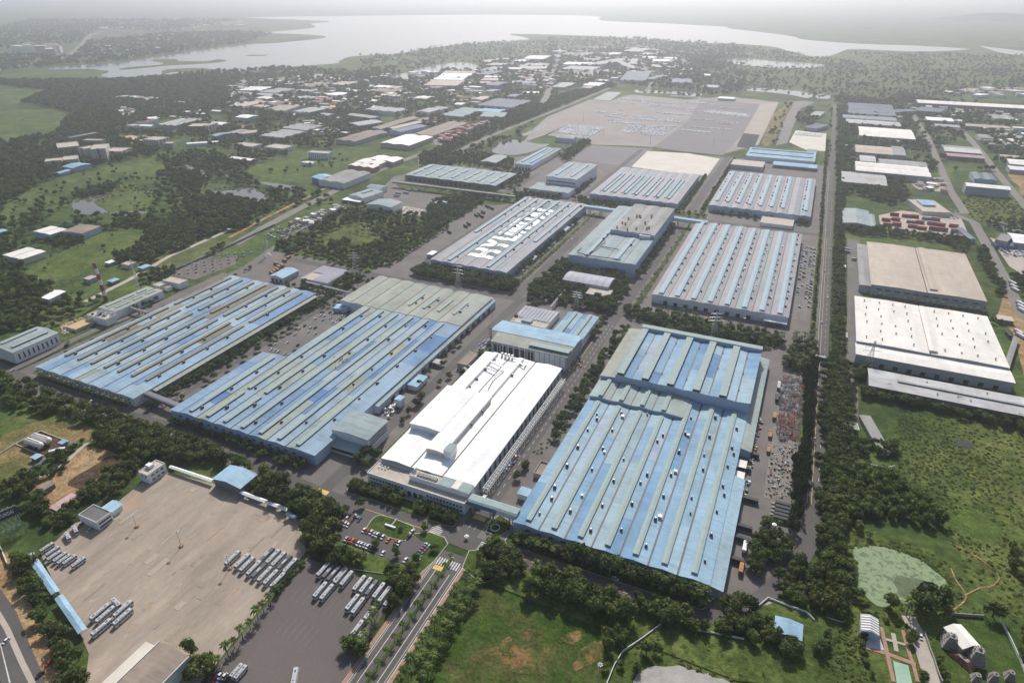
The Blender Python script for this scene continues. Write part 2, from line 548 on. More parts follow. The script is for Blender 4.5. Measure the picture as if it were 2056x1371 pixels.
# ================================================================ SETTING: plain, water, roads
def mass(name,label,pts,z,m,amp=1.5,seed=1,k=5,blocked=True):
 return sheet(name,wobble(pts,amp,k,seed),z,m,blocked,label)
gmb=MB()
_xs=[-45000,-9000,-4000,-1500,0,1500,4000,9000,45000]
_ys=[-6000,-800,0,900,2200,4500,9000,20000,60000]
for i in range(8):
 for j in range(8):
  gmb.face([(_xs[i],_ys[j],0),(_xs[i+1],_ys[j],0),(_xs[i+1],_ys[j+1],0),(_xs[i],_ys[j+1],0)],'ground_scrub')
o=gmb.build('ground')
o["kind"]="structure"
o["label"]="wide green plain of scrub and fields reaching the hazy horizon"
# low hill on the right horizon
hx,hy=ground_point(1995,42)
mb=MB()
N1,N2=28,10
hv=[]
for j in range(N2+1):
 for i in range(N1):
  t=j/N2
  a=2*math.pi*i/N1
  rr=560*t*(1+0.25*math.sin(3*a+1)+0.12*math.sin(7*a))
  hv.append((hx+1.3*rr*math.cos(a),hy+rr*math.sin(a),75*(0.5+0.5*math.cos(math.pi*t))*(1+0.15*math.sin(5*a)*t)-1))
for j in range(N2):
 for i in range(N1):
  k=(i+1) % N1
  mb.face([hv[j*N1+i],hv[j*N1+k],hv[(j+1)*N1+k],hv[(j+1)*N1+i]],'ground_scrub')
o=mb.build('hill')
o["kind"]="structure"
o["label"]="faint low hill on the hazy right horizon"
# ---- lake and other water
lake=survey('1 1440,105 2000,97 2056,96')+survey('0 1000,30 1195,33 1206,42 1380,50 1574,71 1611,80 1713,88 1850,93 1948,100 1833,104 1713,99 1686,106 1649,116 1594,106 1547,94 1458,88 1380,85 1191,73 1024,69 1065,79 973,87 918,90 837,102 792,109 707,114 680,124') \
 +survey('1 1990,375 1760,392 1560,410 1380,420 1260,430 1120,438 960,442 700,462 590,448 640,425 540,410 320,412 330,395 700,372 900,340 1180,300 1430,265 1640,255 1920,224 1840,207 1640,200 1480,197 1700,182 1860,162 1830,142 1930,126')
o=mass('lake',"broad pale lake shining below the horizon",lake,0.30,'lake_water',6,3,3)
for i,(s,lb) in enumerate([
  ('1 700,412 760,398 940,385 960,372 890,360 940,350 1040,352 1060,362 1220,362 1280,352 1340,360 1240,375 1000,388 860,402 740,412',"long green reed spit in the left arm of the lake"),
  ('1 960,442 980,412 1210,404 1250,430 1100,436 1090,426 1000,430',"green reed bank at the lake's near left shore"),
  ('1 1440,328 1520,326 1580,324 1560,330 1480,332',"thin weed raft floating mid lake")]):
 mass('reed_bank',lb,survey(s),0.55,'marsh',2,i+40,3)
waters=[
 ('0 1433,123 1500,119 1560,124 1660,131 1600,138 1500,132','lake_water',"pale shallow pan below the right arm of the lake"),
 ('3 380,520 640,530 800,555 780,580 640,555 420,535','pond_water',"bright flooded strip behind the car storage lot"),
 ('3 810,575 880,552 920,560 900,585','pond_water',"small bright pool beside the far end of the right road"),
 ('3 1800,275 1900,285 2056,305 2200,330 2056,330 1930,315','lake_water',"pale water pan at the right edge of the plain"),
 ('3 -60,143 150,152 320,163 200,170 0,168','lake_water',"narrow pale inlet behind the far shore"),
 ('2 280,462 400,430 500,402 620,380 720,370 815,385 800,410 620,420 600,440 530,462 400,468','lake_water',"shallow pond behind the white warehouse terraces"),
 ('M 910,622 1200,632 1500,652 1600,672 1500,690 1250,660 940,652','pond_water',"bright canal strip behind the upper edge of the car lot"),
 ('2 905,890 950,838 1050,828 1180,850 1245,852 1160,890 1050,916 940,910','pond_water',"round grey pond beside the two blue storage sheds"),
 ('2 1070,795 1140,770 1180,745 1235,730 1215,755 1150,785 1100,802','pond_water',"narrow winding pool in the green beside the car lot"),
 ('1 430,1195 520,1165 640,1148 630,1165 560,1185 590,1225 640,1248 560,1266 470,1262 430,1235','marsh_water',"still pond in the left wetland with a green tongue in it"),
 ('1 640,1262 720,1245 860,1250 850,1262 740,1275','marsh_water',"shallow strip of water right of the still wetland pond"),
 ('1 1200,1122 1300,1130 1420,1115 1500,1108 1540,1135 1570,1160 1560,1200 1520,1212 1480,1180 1420,1160 1300,1150','marsh_water',"larger bright wetland pond near the highway"),
 ('1 1000,990 1060,980 1120,975 1150,995 1210,1010 1240,1038 1190,1040 1120,1015','marsh_water',"pale wetland pond below the apartment tower"),
 ('1 1310,1025 1350,1018 1385,1035 1340,1045','marsh_water',"tiny wetland pond between dark bushes"),
 ('1 1530,1078 1600,1080 1680,1092 1760,1105 1700,1117 1600,1100','marsh_water',"slim wetland pond in front of the white works"),
 ('1 1120,1215 1160,1195 1175,1222','marsh_water',"small triangular puddle left of the bright wetland pond"),
 ('P 960,760 1080,670 1200,640 1300,660 1230,740 1100,790','garden_water',"green garden pond among the plant's park trees"),
 ('6 1650,1290 1700,1280 1760,1300 1740,1322 1670,1315','pond_water',"small dark pool in the right meadow"),
 ('9 -200,1290 0,1275 90,1290 220,1330 330,1371 350,1420 -200,1420','pale_mud',"grey pond at the bottom edge beside the footpath"),
]
for i,(s,m,lb) in enumerate(waters):
 mass('pond',lb,survey(s),0.34+0.004*i,m,1.2,60+i,4)
bas=survey('M 460,722 620,640 760,650 640,737')
sheet('basin',bas,0.45,'pond_water',True,"square retention basin at the corner of the car lot")
algae=survey('9 1040,590 1150,572 1240,585 1400,640 1520,720 1600,800 1610,850 1500,900 1350,905 1200,925 1110,860 1065,800 1070,690')
mass('pond',"round pond covered in pale green algae in the right meadow",algae,0.40,'algae',0.8,9,5)
mass('pond',"darker weed patch on the algae pond",survey('9 1285,752 1400,760 1500,790 1590,850 1500,895 1350,880 1300,840'),0.44,'weed_mat',0.8,19,5)
# ---- fields and open ground
fields=[
 # tile outline, material, wobble, blocked for trees
 ('1 0,660 300,650 410,665 400,700 330,780 200,810 0,838','marsh',6,True,"flat green marsh at the left edge"),
 ('1 0,530 160,525 260,545 130,600 0,615','marsh',6,True,"pale green clearing near the left edge"),
 ('1 0,440 560,420 700,465 900,470 960,440 1240,430 1400,430 1300,462 900,480 400,490 0,500','marsh',6,False,"reedy shore meadow along the lake"),
 ('1 0,1240 120,1150 300,1070 500,1010 700,960 900,940 1000,980 920,1030 1000,1080 900,1120 700,1080 500,1130 300,1200 120,1270 0,1300','marsh',5,True,"long bright green wetland meadow on the left"),
 ('1 570,1190 680,1140 860,1150 880,1220 760,1245 640,1250 590,1230','marsh',3,True,"green tongue of grass in the wetland pond"),
 ('1 1280,890 1400,885 1370,930 1290,920','marsh',3,True,"small bright clearing behind the apartment blocks"),
 ('K 360,930 440,880 590,890 520,930','marsh',3,True,"small clearing left of the white office block"),
 ('1 1440,1010 1560,960 1720,915 1860,890 2056,900 2056,960 1960,1000 1800,1010 1620,1045 1500,1040','grass_bright',5,True,"bright green meadow around the white office block"),
 ('4 120,300 300,200 470,110 640,40 850,30 860,80 780,150 600,250 420,320 250,330','grass_bright',4,True,"bright sloping meadow left of the chimney"),
 ('4 430,320 560,260 700,260 740,290 640,330 480,340','marsh',3,True,"rough meadow in front of the chimney"),
 ('P 590,700 690,620 780,590 880,545 1000,545 960,590 860,650 760,700 640,730','lawn',2,True,"sunlit lawn inside the park"),
 ('A 250,110 380,60 460,60 380,120 240,260 180,230','lawn',2,True,"narrow lawn above the large lettered hall"),
 ('8 980,820 1080,720 1250,870 1480,980 1560,1050 1560,1371 1540,1480 340,1480 420,1371 560,1130 800,820','grass_field',2,True,"open playing field with worn orange earth patches"),
 ('9 0,1080 150,1100 600,1220 900,1330 1000,1400 -300,1420 -300,1080','rough_green',2,False,"rough weedy bank at the bottom"),
 ('9 900,440 1400,560 1640,700 1700,800 1650,940 2056,1300 2056,1400 900,1400 880,900','rough_green',3,False,"rough green land around the algae pond"),
 ('9 1280,140 1290,-200 2300,-80 2400,900 2056,1000 1700,760 1620,560 1560,430 1400,300','rough_green',4,False,"wide scrubby meadow at the right edge"),
 ('9 1600,390 1750,360 1860,420 1880,520 1780,560 1640,480','grass_bright',3,True,"bright grass patch in the right meadow"),
 ('9 1480,1160 1620,1000 1800,990 2000,1050 2056,1250 2056,1400 1540,1400 1500,1250','lawn',2,False,"mown ground around the carved shrine"),
 ('B 0,250 300,80 560,20 1080,120 1060,260 900,250 560,440 380,540 160,740 0,700','dry_lawn',1.5,True,"dry brown lawn around the gas tanks"),
 ('B -300,300 0,250 0,700 -300,900','dry_lawn',1.5,True,"dry lawn at the left edge"),
 ('B 400,720 700,520 1000,330 1250,380 1420,480 1200,640 960,840 700,1000 560,980 420,850','bare_earth',1,True,"bare earth track beside the brown weeds"),
 ('B 780,745 860,660 1080,540 1280,420 1440,470 1380,560 1180,640 1000,790 900,800','brown_weeds',1,True,"strip of dead brown weeds"),
 ('K 1440,430 1640,400 1660,420 1560,450','ochre_sand',3,True,"sandy clearing in the far works"),
 ('J 1170,500 1290,475 1520,478 1540,500 1440,535 1280,525','ochre_sand',3,True,"ochre sand ground beside the cream apartment block"),
 ('L 1060,625 1220,600 1500,605 1500,640 1350,690 1150,660','marsh',4,True,"pale green plot before the far grey shed"),
 ('N 1000,420 1200,400 1400,420 1460,520 1100,520','rough_green',3,False,"overgrown plot between the two right roads"),
 ('N 1320,860 1440,870 1470,935 1340,940','lawn',1,True,"small lawn beside the slate roofed hall"),
 ('N 1440,1100 1900,1130 2056,1250 2056,1371 1500,1371 1380,1246','rough_green',3,False,"bushy green plot right of the second road"),
 ('N 1230,760 1700,790 1740,840 1300,840','marsh',3,True,"green plot below the solar topped hall"),
 ('N 1900,870 2056,900 2056,1100 1980,1000','bare_earth',3,True,"brown bare plot at the right edge"),
 ('3 1000,1180 1300,1215 1290,1235 990,1200','lawn',1,True,"striped nursery lawn right of the road"),
 ('2 1060,800 1200,700 1300,700 1260,740 1180,800 1090,815','marsh',2,True,"green bank beside the winding pool"),
 ('3 510,840 560,700 620,640 660,600 690,600 650,700 600,800 560,860','dry_lawn',2,False,"strip of dry grass beside the pale test track"),
 ('3 700,640 720,600 800,605 740,630','lawn',2,True,"green triangle inside the track loop"),
 ('2 0,905 170,900 100,960 0,965','grass_bright',3,True,"green field by the left works"),
 ('3 0,290 900,330 1300,420 1300,520 700,520 0,420','marsh',15,False,"hazy green flats before the lake"),
 ('3 1000,330 2056,350 2056,480 1300,500','marsh',15,False,"hazy pale green flats on the right"),
 ('2 380,320 820,360 640,370 480,400 300,440 100,450 0,420 60,360','marsh',10,False,"pale green flats behind the shallow pond"),
]
for i,(s,m,a,bl,lb) in enumerate(fields):
 mass('field',lb,survey(s),0.05+0.004*i,m,a,100+i,4,bl)
for i,q in enumerate(('8 1300,1110 1350,1080 1400,1070 1420,1100 1400,1130 1340,1140','8 1400,1210 1440,1160 1500,1130 1550,1140 1545,1200 1500,1250 1420,1290 1360,1300','8 930,1160 980,1100 1010,1120 1000,1180 1020,1210 980,1220','8 1130,1080 1170,1060 1190,1085 1150,1095','8 980,1260 1040,1280 1100,1310 1080,1325 1010,1300')):
 mass('worn_earth',"worn orange earth patch on the playing field",survey(q),.24+.004*i,'worn_turf',.7,300+i,6)
# ---- the plant's paved ground
sheet('plant_yard',[(-470,258),(12,258),(30,300),(46,335),(46,1440),(-430,1440),(-640,1140),(-700,1020),(-640,840),(-660,700),(-625,560),(-625,258)],0.235,'yard_asphalt',False,"grey paved ground between the factory halls")
sheet('yard',survey('7 975,140 1240,205 1690,365 1745,420 1790,600 1700,720 1610,830 1430,1050 1240,1290 1130,1420 560,1420 500,1371 520,1200 480,1110 350,850 270,690 230,600 330,540 430,440 560,400 700,305 830,200'),
 0.245,'concrete_yard',True,"wide stained concrete bus yard")
sheet('asphalt_lot',survey('7 1790,640')+survey('8 100,740 310,850 330,880 260,960 170,1130 140,1200 60,1371 20,1420')+survey('7 1180,1420 1250,1290 1440,1060 1620,850'),0.252,'lot_asphalt',True,"dark asphalt coach park")
sheet('car_park',survey('R 120,1110 190,980 300,840 500,760 800,660 1060,880 1000,960 960,1000 1180,1170 1280,1250 1130,1371 1000,1420 700,1330'),0.256,'asphalt',True,"dark asphalt visitor car park")
# far car storage
ST=survey('2 1230,800 1660,575 1730,560 2056,590')+survey('3 300,570 610,605 490,855 300,905 0,870')+survey('2 1500,855 1440,820')
sheet('car_lot',ST,0.24,'store_brown',True,"huge far storage lot for new cars")
sheet('car_lot',survey('2 1520,840 1900,580 2056,590')+survey('3 170,580 0,735')+survey('2 1960,790 1850,870'),0.27,'store_grey',True,"middle bay of the far car lot")
sheet('car_lot',survey('2 1860,868 2056,720')+survey('3 150,590 500,615 480,700 280,918 0,890'),0.275,'store_dark',True,"dark right bay of the far car lot")
sheet('car_lot',survey('3 500,615 610,605 490,855 440,860 400,790'),0.28,'store_pale',True,"pale concrete strip at the right of the far car lot")
sheet('car_lot',survey('3 400,787 498,797 460,880 360,868'),0.285,'black_lot',True,"black asphalt square beside the far car lot")
sheet('car_lot',survey('2 1490,858 1860,880 1790,910 1720,985 1370,940'),0.285,'store_dark',True,"dark empty lot below the far car lot")
sheet('car_lot',survey('2 1820,893 2056,905')+survey('3 262,938 190,1038 0,1020')+survey('2 1725,985'),0.29,'pale_slab',True,"pale concrete slab behind the ribbed halls")
sheet('car_lot',survey('2 1230,690 1480,590 1600,600 1660,575 1430,700 1210,800 1090,840 1150,760'),0.262,'store_brown',True,"weathered grey strip left of the far car lot")
sheet('car_lot',survey('3 710,770 890,790 885,893 770,885 670,840'),0.27,'pale_slab',True,"pale concrete lot beside the test track")
sheet('test_track',survey('3 590,860 640,720 700,600 760,595 825,605 740,640 690,760 660,845'),0.255,'far_road',True,"grey test track loop beside the right road")
# ---- roads
RX=51.5
roads=[
 ('entrance_road',[(-151.5,60),(-151.5,252)],18.0,'asphalt'),
 ('front_road',smooth([(-900,340),(-760,300),(-634,277),(-560,273),(-480,273),(-397,276),(-330,268),(-260,262),(-200,262),(-152,264),(-120,265),(-46,266),(0,268)]),11.0,'asphalt'),
 ('boundary_road',smooth([(-2,268),(18,281),(37,316),(48,345),(RX,380)])+[(RX,600),(RX,1050),(50,2300)],11.0,'asphalt'),
 ('inner_road',[(-152,262),(-154,610),(-150,1000),(-148,1440)],13.0,'asphalt'),
 ('inner_road',[(-264,264),(-264,612)],10.0,'asphalt'),
 ('inner_road',[(-456,272),(-458,610)],10.0,'asphalt'),
 ('cross_road',[(-600,606),(-440,606),(-260,616),(-150,612)],12.0,'asphalt'),
 ('inner_road',[(-272,616),(-276,990),(-330,1030),(-332,1440)],11.0,'asphalt'),
 ('inner_road',[(-420,640),(-424,960),(-460,1010),(-460,1150)],11.0,'asphalt'),
 ('cross_road',[(-640,990),(-300,985),(-100,990),(46,990)],10.0,'asphalt'),
 ('side_road',[(62,1100),(63,330)],0.1,'asphalt'),
 ('truck_court',[(71,520),(82,700),(84,990)],16.0,'yard_asphalt'),
 ('side_road',survey('6 1040,1322 1045,1000 1010,760'),9.0,'yard_asphalt'),
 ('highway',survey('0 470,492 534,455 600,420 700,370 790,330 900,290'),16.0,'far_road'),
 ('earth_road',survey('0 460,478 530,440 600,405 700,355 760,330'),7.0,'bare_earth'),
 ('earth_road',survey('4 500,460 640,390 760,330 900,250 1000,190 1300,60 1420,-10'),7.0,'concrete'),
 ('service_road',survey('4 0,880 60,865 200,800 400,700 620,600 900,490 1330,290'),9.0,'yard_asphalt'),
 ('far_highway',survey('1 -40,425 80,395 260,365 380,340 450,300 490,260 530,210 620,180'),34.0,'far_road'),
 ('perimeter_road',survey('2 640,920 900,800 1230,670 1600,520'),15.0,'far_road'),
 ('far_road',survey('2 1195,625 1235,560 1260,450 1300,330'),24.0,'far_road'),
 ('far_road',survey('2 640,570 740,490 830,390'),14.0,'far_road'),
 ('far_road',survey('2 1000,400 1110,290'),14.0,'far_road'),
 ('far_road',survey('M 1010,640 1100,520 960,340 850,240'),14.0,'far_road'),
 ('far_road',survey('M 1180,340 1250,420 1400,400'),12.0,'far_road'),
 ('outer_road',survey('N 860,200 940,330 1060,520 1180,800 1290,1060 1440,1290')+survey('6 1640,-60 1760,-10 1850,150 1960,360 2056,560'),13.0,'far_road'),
 ('outer_road',survey('N 1420,440 1600,640 1800,900 2056,1200 2300,1500'),13.0,'far_road'),
 ('highway',survey('7 -100,860 0,1010 90,1250 140,1371 160,1450'),16.0,'asphalt'),
 ('garden_road',survey('9 1360,980 1420,1100 1450,1200 1480,1300 1520,1420'),7.5,'concrete'),
 ('garden_path',survey('B 360,700 560,640 760,500 980,300 1100,270'),3.5,'concrete'),
 ('service_road',survey('B 400,640 380,560 560,440 760,330 880,270'),6.0,'yard_asphalt'),
]
for i,(n,p,w,m) in enumerate(roads):
 if w > 1:
  ribbon(n,p,w,0.300+0.004*i,m)
# earth shoulder and footpath of the bottom-left highway
ribbon('verge_earth',survey('7 -60,640 60,920 170,1150 240,1371 260,1450'),17.0,0.20,'bare_earth')
ribbon('footpath',survey('7 -60,880 45,1060 130,1250 190,1371 210,1450'),2.6,0.46,'concrete')
ribbon('footpath',smooth(survey('9 1600,550 1740,620 1850,700')),0.8,0.30,'bare_earth')
ribbon('footpath',smooth(survey('9 1615,950 1690,890 1690,840 1640,770 1610,700')),0.9,0.31,'bare_earth')
ribbon('footpath',smooth(survey('9 1690,860 1780,815 1850,805 1890,760 1865,705')),0.9,0.315,'bare_earth')
ribbon('footpath',smooth(survey('9 0,1120 200,1150 480,1230 660,1280 860,1371')),3.0,0.31,'bare_earth')
ribbon('footpath',survey('C 640,390 690,620 760,930'),2.0,0.36,'brick_walk')
ribbon('footpath',survey('C 490,590 690,650 980,760'),2.4,0.365,'brick_walk')
ribbon('footpath',survey('C 850,420 900,600 960,780 1000,930'),1.8,0.37,'brick_walk')
sheet('terrace',survey('C 480,540 600,440 670,620 490,590'),0.375,'tile_terrace',True,"pale tiled terrace before the striped pavilion")
sheet('sports_court',survey('C 755,725 905,770 945,944 800,1000'),0.38,'sports_court',True,"faded green sports court in the garden")
ribbon('garden_cross',survey('C 755,450 790,630'),2.2,0.385,'concrete')
ribbon('garden_cross',survey('C 685,510 880,565'),1.6,0.389,'concrete')
# ---- raised lawns with kerbs
def verge(label,pts,m='lawn',z=0.62,name='verge',kerb='kerb_stone',blocked=False):
 a=sum((pts[i][0]*pts[(i+1) % len(pts)][1]-pts[(i+1) % len(pts)][0]*pts[i][1]) for i in range(len(pts)))
 if a < 0:
  pts=pts[::-1]
 mb=MB()
 c=np.mean(np.array(pts),0)
 inn=[tuple(c+(np.array(p)-c)*(1-0.45/max(1.0,np.linalg.norm(np.array(p)-c)))) for p in pts]
 mb.hexa([(x,y,0.1) for x,y in pts],[(x,y,z-0.06) for x,y in pts],kerb,False)
 mb.face([(x,y,z) for x,y in inn],m)
 o=mb.build(name)
 o["kind"]="structure"
 o["label"]=label
 if blocked:
  block(pts)
 return o
def rr_pts(x0,x1,y0,y1,r=3.0):
 out=[]
 for cx_,cy_,a0 in ((x1-r,y1-r,0),(x0+r,y1-r,90),(x0+r,y0+r,180),(x1-r,y0+r,270)):
  for k in range(4):
   a=math.radians(a0+30*k)
   out.append((cx_+r*math.cos(a),cy_+r*math.sin(a)))
 return out
verge("green strip along the front of the right blue hall",rr_pts(-128,-2,272.5,283,3))
verge("green strip along the front of the middle blue hall",rr_pts(-425,-300,282,285,1))
verge("garden strip before the left blue hall",rr_pts(-596,-480,279.5,284,1.5))
verge("tree belt south of the front road",[(-132,258.5),(-60,259.5),(-10,260),(10,268),(26,288),(40,300),(46,320),(60,330),(62,250),(20,236),(-130,240)],'rough_green',kerb='rough_green')
verge("green belt before the lettered hall",rr_pts(-412,-282,625,652,4),'rough_green')
BELT=[(-150,641),(-82,642),(-41,639),(12,638),(17,621),(5,609),(-37,609),(-86,604),(-110,612),(-143,624)]
verge("green belt between the right blue hall and the ribbed hall",BELT,'rough_green')
verge("green court before the paint shop",rr_pts(-254,-166,626,724,5),'rough_green')
verge("narrow median beside the lettered hall",rr_pts(-288,-283,640,960,1.5),'rough_green')
verge("median along the paint shop road",rr_pts(-142,-137,640,980,1.5),'rough_green')
verge("verge left of the inner road by the white hall",rr_pts(-249,-243,310,600,1.5),'rough_green')
verge("hedge strip beside the left blue hall",rr_pts(-468,-463,285,590,1.5),'rough_green')
verge("tree strip along the right boundary road",rr_pts(59,71,296,1150,3),'rough_green')
verge("second tree strip along the right boundary road",rr_pts(59,72,1160,2250,3),'rough_green')
verge("narrow strip left of the boundary road",rr_pts(38,44,370,1040,2),'rough_green')
verge("strip behind the ribbed halls",rr_pts(-318,-120,1000,1022,3),'rough_green')
verge("strip between the ribbed halls",rr_pts(-168,-160,1030,1260,3),'rough_green')
verge("strip right of the ribbed hall",rr_pts(-138,-128,1030,1400,3),'rough_green')
verge("front garden of the white office block",rr_pts(-250,-163,271,282,4),'lawn')
verge("green floor of the plant's park",survey('P 40,790 330,600 480,560 620,480 860,370 1150,330 1480,400 1860,430 2070,320 2070,540 1650,800 1400,970 1150,1060 1000,1050 700,960 560,920 90,840'),'rough_green',.45)
verge("green ground left of the lettered hall's yard",survey('A 0,200 200,120 450,130 640,60 740,150 560,280 300,420 0,590 -60,560'),'rough_green',.45)
verge("green strip above the blue grey hall",survey('2 470,890 760,890 1040,945 1030,1020 700,975 470,1000'),'rough_green',.45)
verge("green ground below the elevated conveyor",survey('2 330,1090 560,1090 1140,1150 1060,1200 850,1220 700,1160 400,1130'),'rough_green',.45)
# median of the entrance road and its kerbed walks
verge("hedge median of the entrance road",rr_pts(-152.4,-150.4,70,249,0.8),'lawn')
for nm,x in (('footpath',-162.4),('footpath',-140.9)):
 ribbon(nm,[(x,60),(x,244)],2.2,0.47,'brick_walk')
for x in (-160.8,-142.2):
 ribbon('kerb',[(x,60),(x,246)],0.5,0.50,'kerb_stone')
oval=survey('8 165,460 240,392 420,450 437,480 400,525 370,540 180,490')
verge("kerbed oval lawn with a stone marker in the car park",wobble(oval,0.0,5,2),'lawn',blocked=True)
verge("grass corner right of the entrance",survey('8 760,600 840,590 990,640 940,760 830,790 720,700'),'lawn')
verge("grass bank between car park and entrance road",survey('8 440,500 530,490 620,520 640,560 560,660 470,740 380,690 520,600 520,560'),'lawn')
verge("grass bank below the car park",survey('R 120,1130 700,1340 980,1430 760,1500 300,1430 0,1200'),'grass_bright')
verge("lawn corner with a small ring",survey('8 860,490 880,430 940,390 1010,430 1010,480 930,520'),'lawn')
# ---- painted markings
def marks(label,quads,m='line_white',z=0.475):
 mb=MB()
 for q in quads:
  mb.face([(x,y,z) for x,y in q],m)
 o=mb.build('road_marking')
 o["kind"]="structure"
 o["label"]=label
 return o
def rq(x0,x1,y0,y1):
 return [(x0,y0),(x1,y0),(x1,y1),(x0,y1)]
marks("white edge and lane lines of the entrance road",[rq(-147.0,-146.6,60,236),rq(-156.4,-156.0,60,236),rq(-159.9,-159.6,60,244),rq(-143.6,-143.3,60,244)])
marks("zebra crossings at the entrance junction",[rq(-159+1.7*i,-158.1+1.7*i,240,246) for i in range(9)]+[rq(-141,-136,255+1.5*i,255.8+1.5*i) for i in range(9)]+[rq(-176,-168,258+1.5*i,258.8+1.5*i) for i in range(7)])
marks("yellow bars at the entrance",[rq(-158.8,-152.8,236,239.5),rq(-156,-147,284,288),rq(-268,-259,262,266)],'line_yellow')
marks("yellow centre line of the front road",[[(-130+8*i,265+0.1*i),(-125+8*i,265+0.1*i),(-125+8*i,265.35+0.1*i),(-130+8*i,265.35+0.1*i)] for i in range(15)]+[rq(-230,-172,261.8,262.2)],'line_yellow')
marks("white dashes on the boundary road",[rq(RX-0.15+2.2,RX+0.15+2.2,390+14*i,394+14*i) for i in range(60)]+[rq(RX-4.6,RX-4.3,390,1400)])
marks("yellow centre line of the boundary road",[rq(RX-1.9,RX-1.6,390,600),rq(RX-1.9,RX-1.6,618,980)],'line_yellow')
marks("white dashes on the road beside the white hall",[rq(-154.3,-154.0,275+9*i,279+9*i) for i in range(36)]+[rq(-150.2,-149.9,275+9*i,279+9*i) for i in range(36)])
marks("yellow line on the road beside the white hall",[rq(-158.9,-158.6,290,590)],'line_yellow')
marks("white dashes on the road between the blue halls",[rq(-457.2,-456.9,285+10*i,289+10*i) for i in range(31)])
marks("parking bay lines beside the ribbed grey hall",[rq(20+0*j,26,690+2.6*i+80*j,690.2+2.6*i+80*j) for i in range(24) for j in range(3)]+[rq(28,34,690+2.6*i+80*j,690.2+2.6*i+80*j) for i in range(24) for j in range(3)])
marks("coach bay lines on the asphalt lot",[rq(-222+4.0*i,-221.8+4.0*i,182,196) for i in range(11)]+[rq(-214+4.0*i,-213.8+4.0*i,162,174) for i in range(6)],'line_faint')
marks("edge line of the bottom left highway",[[survey('7 0,1140')[0],survey('7 5,1140')[0],survey('7 65,1371')[0],survey('7 55,1371')[0]]],'line_white',0.49)
# repair patches cast into the concrete yard: each its own bay
patch_mats=[paint('patch_light',(0.375,0.31,0.25),0.9,0.1,0.3),paint('patch_dark',(0.265,0.215,0.175),0.9,0.15,0.3),paint('patch_rust',(0.35,0.26,0.185),0.9,0.15,0.3),paint('patch_mid',(0.30,0.245,0.195),0.9,0.12,0.3)]
yard_o=bpy.data.objects['yard']
for i in range(55):
 x=R.uniform(-375,-245)
 y=R.uniform(128,228)
 if y < 140 and x >-262 or y < 165 and x <-345 or y > 215 and x <-360 or x >-238-(230-y)*0.05:
  continue
 w,l=(R.choice([1.2,1.8,2.6,4.0]),R.choice([2.5,4,6,9,14]))
 mb=MB()
 z=0.30+0.0015*i
 mb.box(0,w,0,l,0.2,z,R.choice(patch_mats),False)
 mb.build('concrete_patch',yard_o,(x,y,0))
